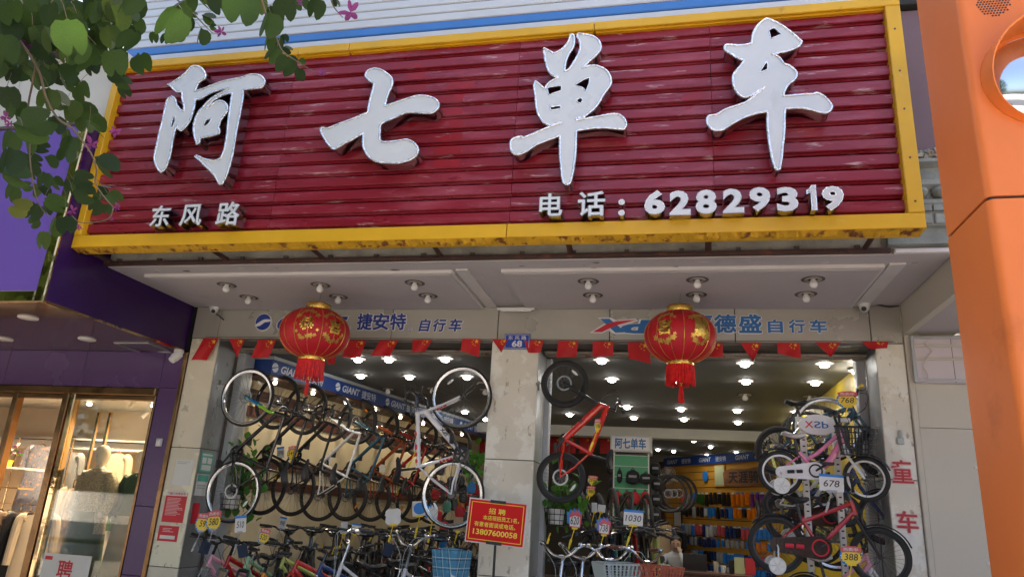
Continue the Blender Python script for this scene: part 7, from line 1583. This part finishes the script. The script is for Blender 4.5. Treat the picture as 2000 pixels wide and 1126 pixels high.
# cardboard boxes
for (px, py, Y, w, h, lb) in ((1285, 1060, 5.6, .45, .6, 'tall cardboard carton standing left of the desk'), (1278, 1045, 5.9, .4, .35, 'open cardboard carton behind the tall one')):
    p = at(px, py, Y=Y); K = thing('carton', lb, 'box', (p.x, Y, .15)); q = MB(); q.bbox(p.x - w / 2, p.x + w / 2, Y - .15, Y + .15, .15, p.z + h / 2, .006); q.part('box', 'cardboard', K); q = MB(); q.bbox(p.x - .03, p.x + .03, Y - .153, Y - .149, .2, p.z + h / 2, .001); q.part('tape', 'fabric_cream', K)
# potted plants with wire baskets
def plant(px, py, Y, w, h, lb, nleaf=90, basket=True):
    c = at(px, py, Y=Y); PL = thing('potted_plant', lb, 'plant', (c.x, Y, c.z - h * .6)); inv = WM[PL].inverted(); lm = []
    q = MB(); q.add([(0, 0, 0), (-.4, .35, .08), (-.3, .75, .03), (0, 1, -.1), (.3, .75, .03), (.4, .35, .08), (0, .5, -.05)], [(6, 0, 5), (6, 5, 4), (6, 4, 3), (6, 3, 2), (6, 2, 1), (6, 1, 0)]); me = q.mesh('leaf', angle=80); me.materials.append(MAT['plant_leaf'])
    for k in range(nleaf):
        p = c + Vector((rnd.gauss(0, w * .33), rnd.gauss(0, .09), rnd.gauss(0, h * .30))); s = rnd.uniform(.07, .12)
        m = Matrix.Translation(p) @ Matrix.Rotation(rnd.uniform(0, 6.28), 4, 'Z') @ Matrix.Rotation(rnd.uniform(-2.2, -.3), 4, 'X') @ Matrix.Diagonal((s, s, s, 1)); put('leaf', me, PL, None, inv @ m)
    for k in range(9): x = rnd.uniform(-w * .4, w * .4); q = MB(); q.tube(bez([c + Vector((x * .3, 0, -h * .1)), c + Vector((x * .8, .02, h * .1)), c + Vector((x, 0, -h * rnd.uniform(.3, .6)))], 4), .004, 5); q.part('stem', 'plant_leaf', PL)
    if basket:
        b = c + Vector((-w * .18, -.08, -h * .42)); q = MB(); q.lathe([(0, -.08), (.075, -.08), (.095, .07), (.08, .075), (0, .06)], 18, b); q.part('pot', 'white_plastic', PL); q = MB()
        for z, r in ((-.10, .10), (-.04, .112), (.02, .12), (.08, .13)): q.torus(b + Vector((0, 0, z)), r, .004, 20, 5, 'Z')
        for k in range(12): a = k * math.pi / 6; q.tube([b + Vector((.10 * math.cos(a), .10 * math.sin(a), -.10)), b + Vector((.13 * math.cos(a), .13 * math.sin(a), .08))], .003, 4)
        q.part('wire_basket', 'black', PL)
plant(478, 925, .52, .42, .75, 'trailing green plant in wire basket behind the first hung bicycle')
plant(1102, 975, .55, .40, .42, 'green plant in wire basket under the red hung bicycle')
plant(930, 900, 2.2, .3, .5, 'green leafy plant beside the middle pillar behind white bicycle', 50, False)
# colourful goods behind the white bicycle
for k in range(34):
    px, py = rnd.uniform(845, 940), rnd.uniform(905, 1060); Y = rnd.uniform(4.5, 5.5); p = at(px, py, Y=Y); c = rnd.choice(['fabric_red', 'tag_blue', 'paint_yellow', 'rim_black', 'fabric_white', 'poster_green', 'rim_black', 'fabric_red'])
    nm = {'fabric_red': 'red', 'tag_blue': 'blue', 'paint_yellow': 'yellow', 'rim_black': 'black', 'fabric_white': 'white', 'poster_green': 'green'}[c]
    q = MB(); q.lathe([(.02, -.10), (.06, -.08), (.075, 0), (.055, .08), (.02, .10)], 10, p); q.v = [(p.x + (x - p.x) * 1.1, p.y + (y - p.y) * .5, z) for x, y, z in q.v]; q.tube([p + Vector((0, 0, .09)), p + Vector((0, .02, .16))], .004, 4)
    single(q, 'helmet_bag', c, 'small %s bagged helmet hanging behind the white bicycle' % nm, 'helmet', group='%s bagged helmets' % nm)
HSW = thing('slatwall', 'yellow brown slatwall behind the white hung bicycle', 'display wall', (2.6, 6.6, .15))
for k in range(15): q = MB(); q.bbox(2.3, 3.2, 6.55, 6.57, .3 + k * .19, .3 + k * .19 + .175, .003); q.part('slat', 'slatwall_yellow', HSW)
q = MB(); q.box(2.32, 3.18, 6.572, 6.6, .2, 3.1); q.part('backing', 'int_dark', HSW)

# ================================================================== BOUTIQUE DISPLAY
for (x, y) in ((-1.0, 1.0), (-2.2, 1.2), (-3.4, 1.2), (-1.0, 2.6), (-2.4, 2.6), (-3.6, 2.6)):
    downlight((x, y, 2.949), True, 'warm lit round downlight in the boutique ceiling', 'boutique ceiling lights', .08, True); lamp((x, y, 2.82), 55, (1.0, .74, .45), 'boutique_lamp', .05, 150)
X_ = Vector((1, 0, 0))
def mannequin(px, py, Y, lb, topm, head=True):
    c = at(px, py, Y=Y); h0 = c.z - 1.62; Mq = thing('mannequin', lb, 'mannequin', (c.x, Y, .03)); V = lambda x, y, z: Vector((c.x + x, Y + y, z + h0))
    vs = [V(0, 0, .95), V(0, 0, 1.10), V(0, -.01, 1.27), V(0, 0, 1.40), V(0, 0, 1.47), V(0, -.01, 1.53), V(.17, 0, 1.38), V(.23, .02, 1.10), V(.20, -.10, .88), V(-.17, 0, 1.38), V(-.24, .02, 1.10), V(-.22, -.06, .86), V(.08, 0, .5), V(.07, 0, .06), V(-.08, 0, .5), V(-.07, 0, .06)]
    skin_body('body', [WM[Mq].inverted() @ v for v in vs], [(0, 1), (1, 2), (2, 3), (3, 4), (4, 5), (3, 6), (6, 7), (7, 8), (3, 9), (9, 10), (10, 11), (0, 12), (12, 13), (0, 14), (14, 15)], [(.15, .11), (.12, .09), (.15, .10), (.10, .07), .048, .045, .065, .05, .035, .065, .05, .035, .075, .05, .075, .05], 'mannequin', Mq)
    q = MB(); q.lathe([(.015, -.12), (.055, -.10), (.072, -.05), (.082, .02), (.078, .07), (.05, .11), (.01, .125)], 22, V(0, -.005, 1.62)); q.v = [(x, Y + (y - Y) * 1.15, z) for x, y, z in q.v]; HDm = q.part('head', 'mannequin', Mq)
    q = MB(); q.obox(V(0, -.098, 1.60), .009, .012, .022); q.part('nose', 'mannequin', HDm)
    q = MB(); n = 12; k = 20; vs = []; fs = []
    prof = [(.09, .07, 1.455), (.14, .08, 1.43), (.19, .095, 1.39), (.185, .115, 1.28), (.16, .115, 1.15), (.165, .12, 1.05), (.20, .14, .92), (.22, .155, .80), (.23, .16, .70)]
    for wx, wy, z in prof:
        for j in range(k): a = 2 * math.pi * j / k; vs.append(V(wx * math.cos(a), wy * math.sin(a) * (1 + .06 * math.sin(5 * a)), z))
    for i in range(len(prof) - 1):
        for j in range(k): fs.append((i * k + j, i * k + (j + 1) % k, (i + 1) * k + (j + 1) % k, (i + 1) * k + j))
    q.add(vs, fs); q.part('top', topm, Mq)
    for s in (-1, 1): q = MB(); q.tube([V(s * .15, 0, 1.40), V(s * .21, .01, 1.28), V(s * .245, .02, 1.10), V(s * .225, -.06, .93)], [.07, .075, .068, .058], 12); q.part('sleeve', topm, Mq)
    q = MB(); q.lathe([(.17, .95), (.20, .8), (.23, .4), (.26, .12)], 20, (c.x, Y, h0)); q.part('skirt', 'fabric_cream' if topm == 'green_knit' else 'green_knit', Mq)
    q = MB(); q.lathe([(0, 0), (.17, 0), (.17, .012), (0, .016)], 24, (c.x, Y, .03)); q.part('base', 'alloy', Mq)
mannequin(201, 888, .42, 'white mannequin in glittering sequin top behind the boutique glass', 'sequin'); mannequin(281, 897, .55, 'white mannequin in dark green cardigan beside the purple pillar', 'green_knit')
def rail(x0, x1, Y, z, lb):
    T = thing('clothes_rail', lb, 'clothes rail', ((x0 + x1) / 2, Y, .03)); q = MB(); q.tube([(x0, Y, .03), (x0, Y, z), (x1, Y, z), (x1, Y, .03)], .013, 8); q.part('frame', 'gold_mirror', T); return T
d0 = at(82, 872, Y=2.2); garment(d0, X_, 0, .46, 1.05, 'floral', 'pale floral v-neck dress on a hanger in the boutique', None, True, .28, .5, 'dress', hanger='gold_mirror'); rail(d0.x - .5, d0.x + .5, 2.25, d0.z + .14, 'gold clothes rail holding the pale floral dress')
r0 = at(60, 985, Y=1.2); rail(r0.x - .9, r0.x + .35, 1.2, r0.z, 'gold clothes rail with coats near the boutique door')
for k, (m, lb) in enumerate((('fabric_grey', 'pale grey jacket on the coat rail'), ('coat_blue', 'blue grey wool coat on the coat rail'), ('fabric_check', 'brown checked coat on the coat rail'), ('fabric_brown', 'brown coat on the coat rail'), ('fabric_black', 'black coat on the coat rail'), ('fabric_cream', 'cream coat on the coat rail'))):
    garment(Vector((r0.x - .62 + .16 * k, 1.2, r0.z - .13)), Vector((.75, .66, 0)).normalized() if k > 1 else X_, 0, .42, .95, m, lb, None, True, .6, .1, 'coat', hanger='gold_mirror')
r1 = at(200, 1010, Y=1.9); rail(r1.x - .6, r1.x + .75, 1.9, r1.z + .5, 'gold clothes rail behind the two mannequins')
for k, (m, lb) in enumerate((('fabric_cream', 'cream blouse on the rail behind the mannequins'), ('fabric_brown', 'brown cardigan on the rail behind the mannequins'), ('fabric_check', 'checked jacket on the rail behind the mannequins'), ('fabric_black', 'black dress on the rail behind the mannequins'), ('fabric_white', 'white shirt on the rail behind the mannequins'), ('green_knit', 'green dress on the rail behind the mannequins'), ('denim', 'dark trousers on the rail behind the mannequins'))):
    garment(Vector((r1.x - .5 + .19 * k, 1.9, r1.z + .37)), Vector((.8, .6, 0)).normalized(), 0, .40, 1.0, m, lb, None, True, .5, .1, 'garment', hanger='gold_mirror')
g2 = at(140, 885, Y=2.9); garment(g2, X_, 0, .42, .8, 'fabric_grey', 'grey top hanging on the back wall of the boutique', None, True, .3); g3 = at(232, 888, Y=3.0); garment(g3, X_, 0, .42, .8, 'fabric_cream', 'cream lace top hanging on the back wall of the boutique', None, True, .3)
sh = at(0, 910, Y=1.5); S2 = thing('shelf', 'white shelf board with gold edge carrying a flower pot', 'shelf', (sh.x, 1.6, sh.z - .02)); q = MB(); q.bbox(sh.x - 1.2, at(50, 910, Y=1.5).x, 1.5, 1.85, sh.z - .03, sh.z, .005); q.part('board', 'white_paint', S2); q = MB(); q.bbox(sh.x - 1.2, at(38, 930, Y=1.5).x, 1.52, 1.8, sh.z - .30, sh.z - .28, .004); q.part('lower_board', 'gold_mirror', S2)
fp = at(8, 905, Y=1.6); FP = thing('flower_pot', 'yellow pot of pink and white flowers on the white shelf', 'flower pot', (fp.x, 1.65, sh.z)); q = MB(); q.lathe([(0, 0), (.06, 0), (.075, .10), (.06, .10), (0, .08)], 16, (fp.x, 1.65, sh.z)); q.part('pot', 'paint_yellow', FP)
for k in range(40): p = Vector((fp.x + rnd.gauss(0, .10), 1.65 + rnd.gauss(0, .08), sh.z + .18 + abs(rnd.gauss(0, .07)))); q = MB(); q.lathe([(0, -.012), (.022, 0), (.024, .012), (0, .016)], 7, p); q.part('blossom', rnd.choice(['paint_palepink', 'fabric_white', 'plant_leaf', 'petal', 'plant_leaf']), FP)
NB = thing('recruiting_notice', 'white notice with red character standing low behind the boutique glass', 'notice', tuple(at(122, 1126, Y=.03))); a = at(88, 1078, Y=-.02); b = at(168, 1140, Y=-.02)
q = MB(); q.bbox(a.x, b.x, -.022, -.014, b.z, a.z, .002); q.part('board', 'poster_white', NB); lettering('聘', Vector(((a.x + b.x) / 2, -.024, a.z - .16)), .20, 'poster_red', NB, bold=.02); q = MB(); q.box(a.x + .02, a.x + .12, -.0235, -.0225, a.z - .07, a.z - .03); q.part('print_block', 'poster_red', NB, smooth=False)
for xx in (-1.9, -1.72): q = MB(); q.bbox(xx, xx + .035, .9, .935, .03, 2.6, .004); single(q, 'display_post', 'gold_mirror', 'slim gold display post inside the boutique', 'post', group='gold display posts')
for px, py in ((263, 785), (288, 805)): p = at(px, py, Y=1.4); T = thing('spot_light', 'small track spot light inside the boutique', 'spot light', tuple(p), group='boutique spot lights'); q = MB(); q.tube([p, p + Vector((-.03, -.06, -.08))], .03, 12); q.part('barrel', 'white_plastic', T); q = MB(); q.tube([p, (p.x, p.y, 2.95)], .008, 6); q.part('stalk', 'white_plastic', T)
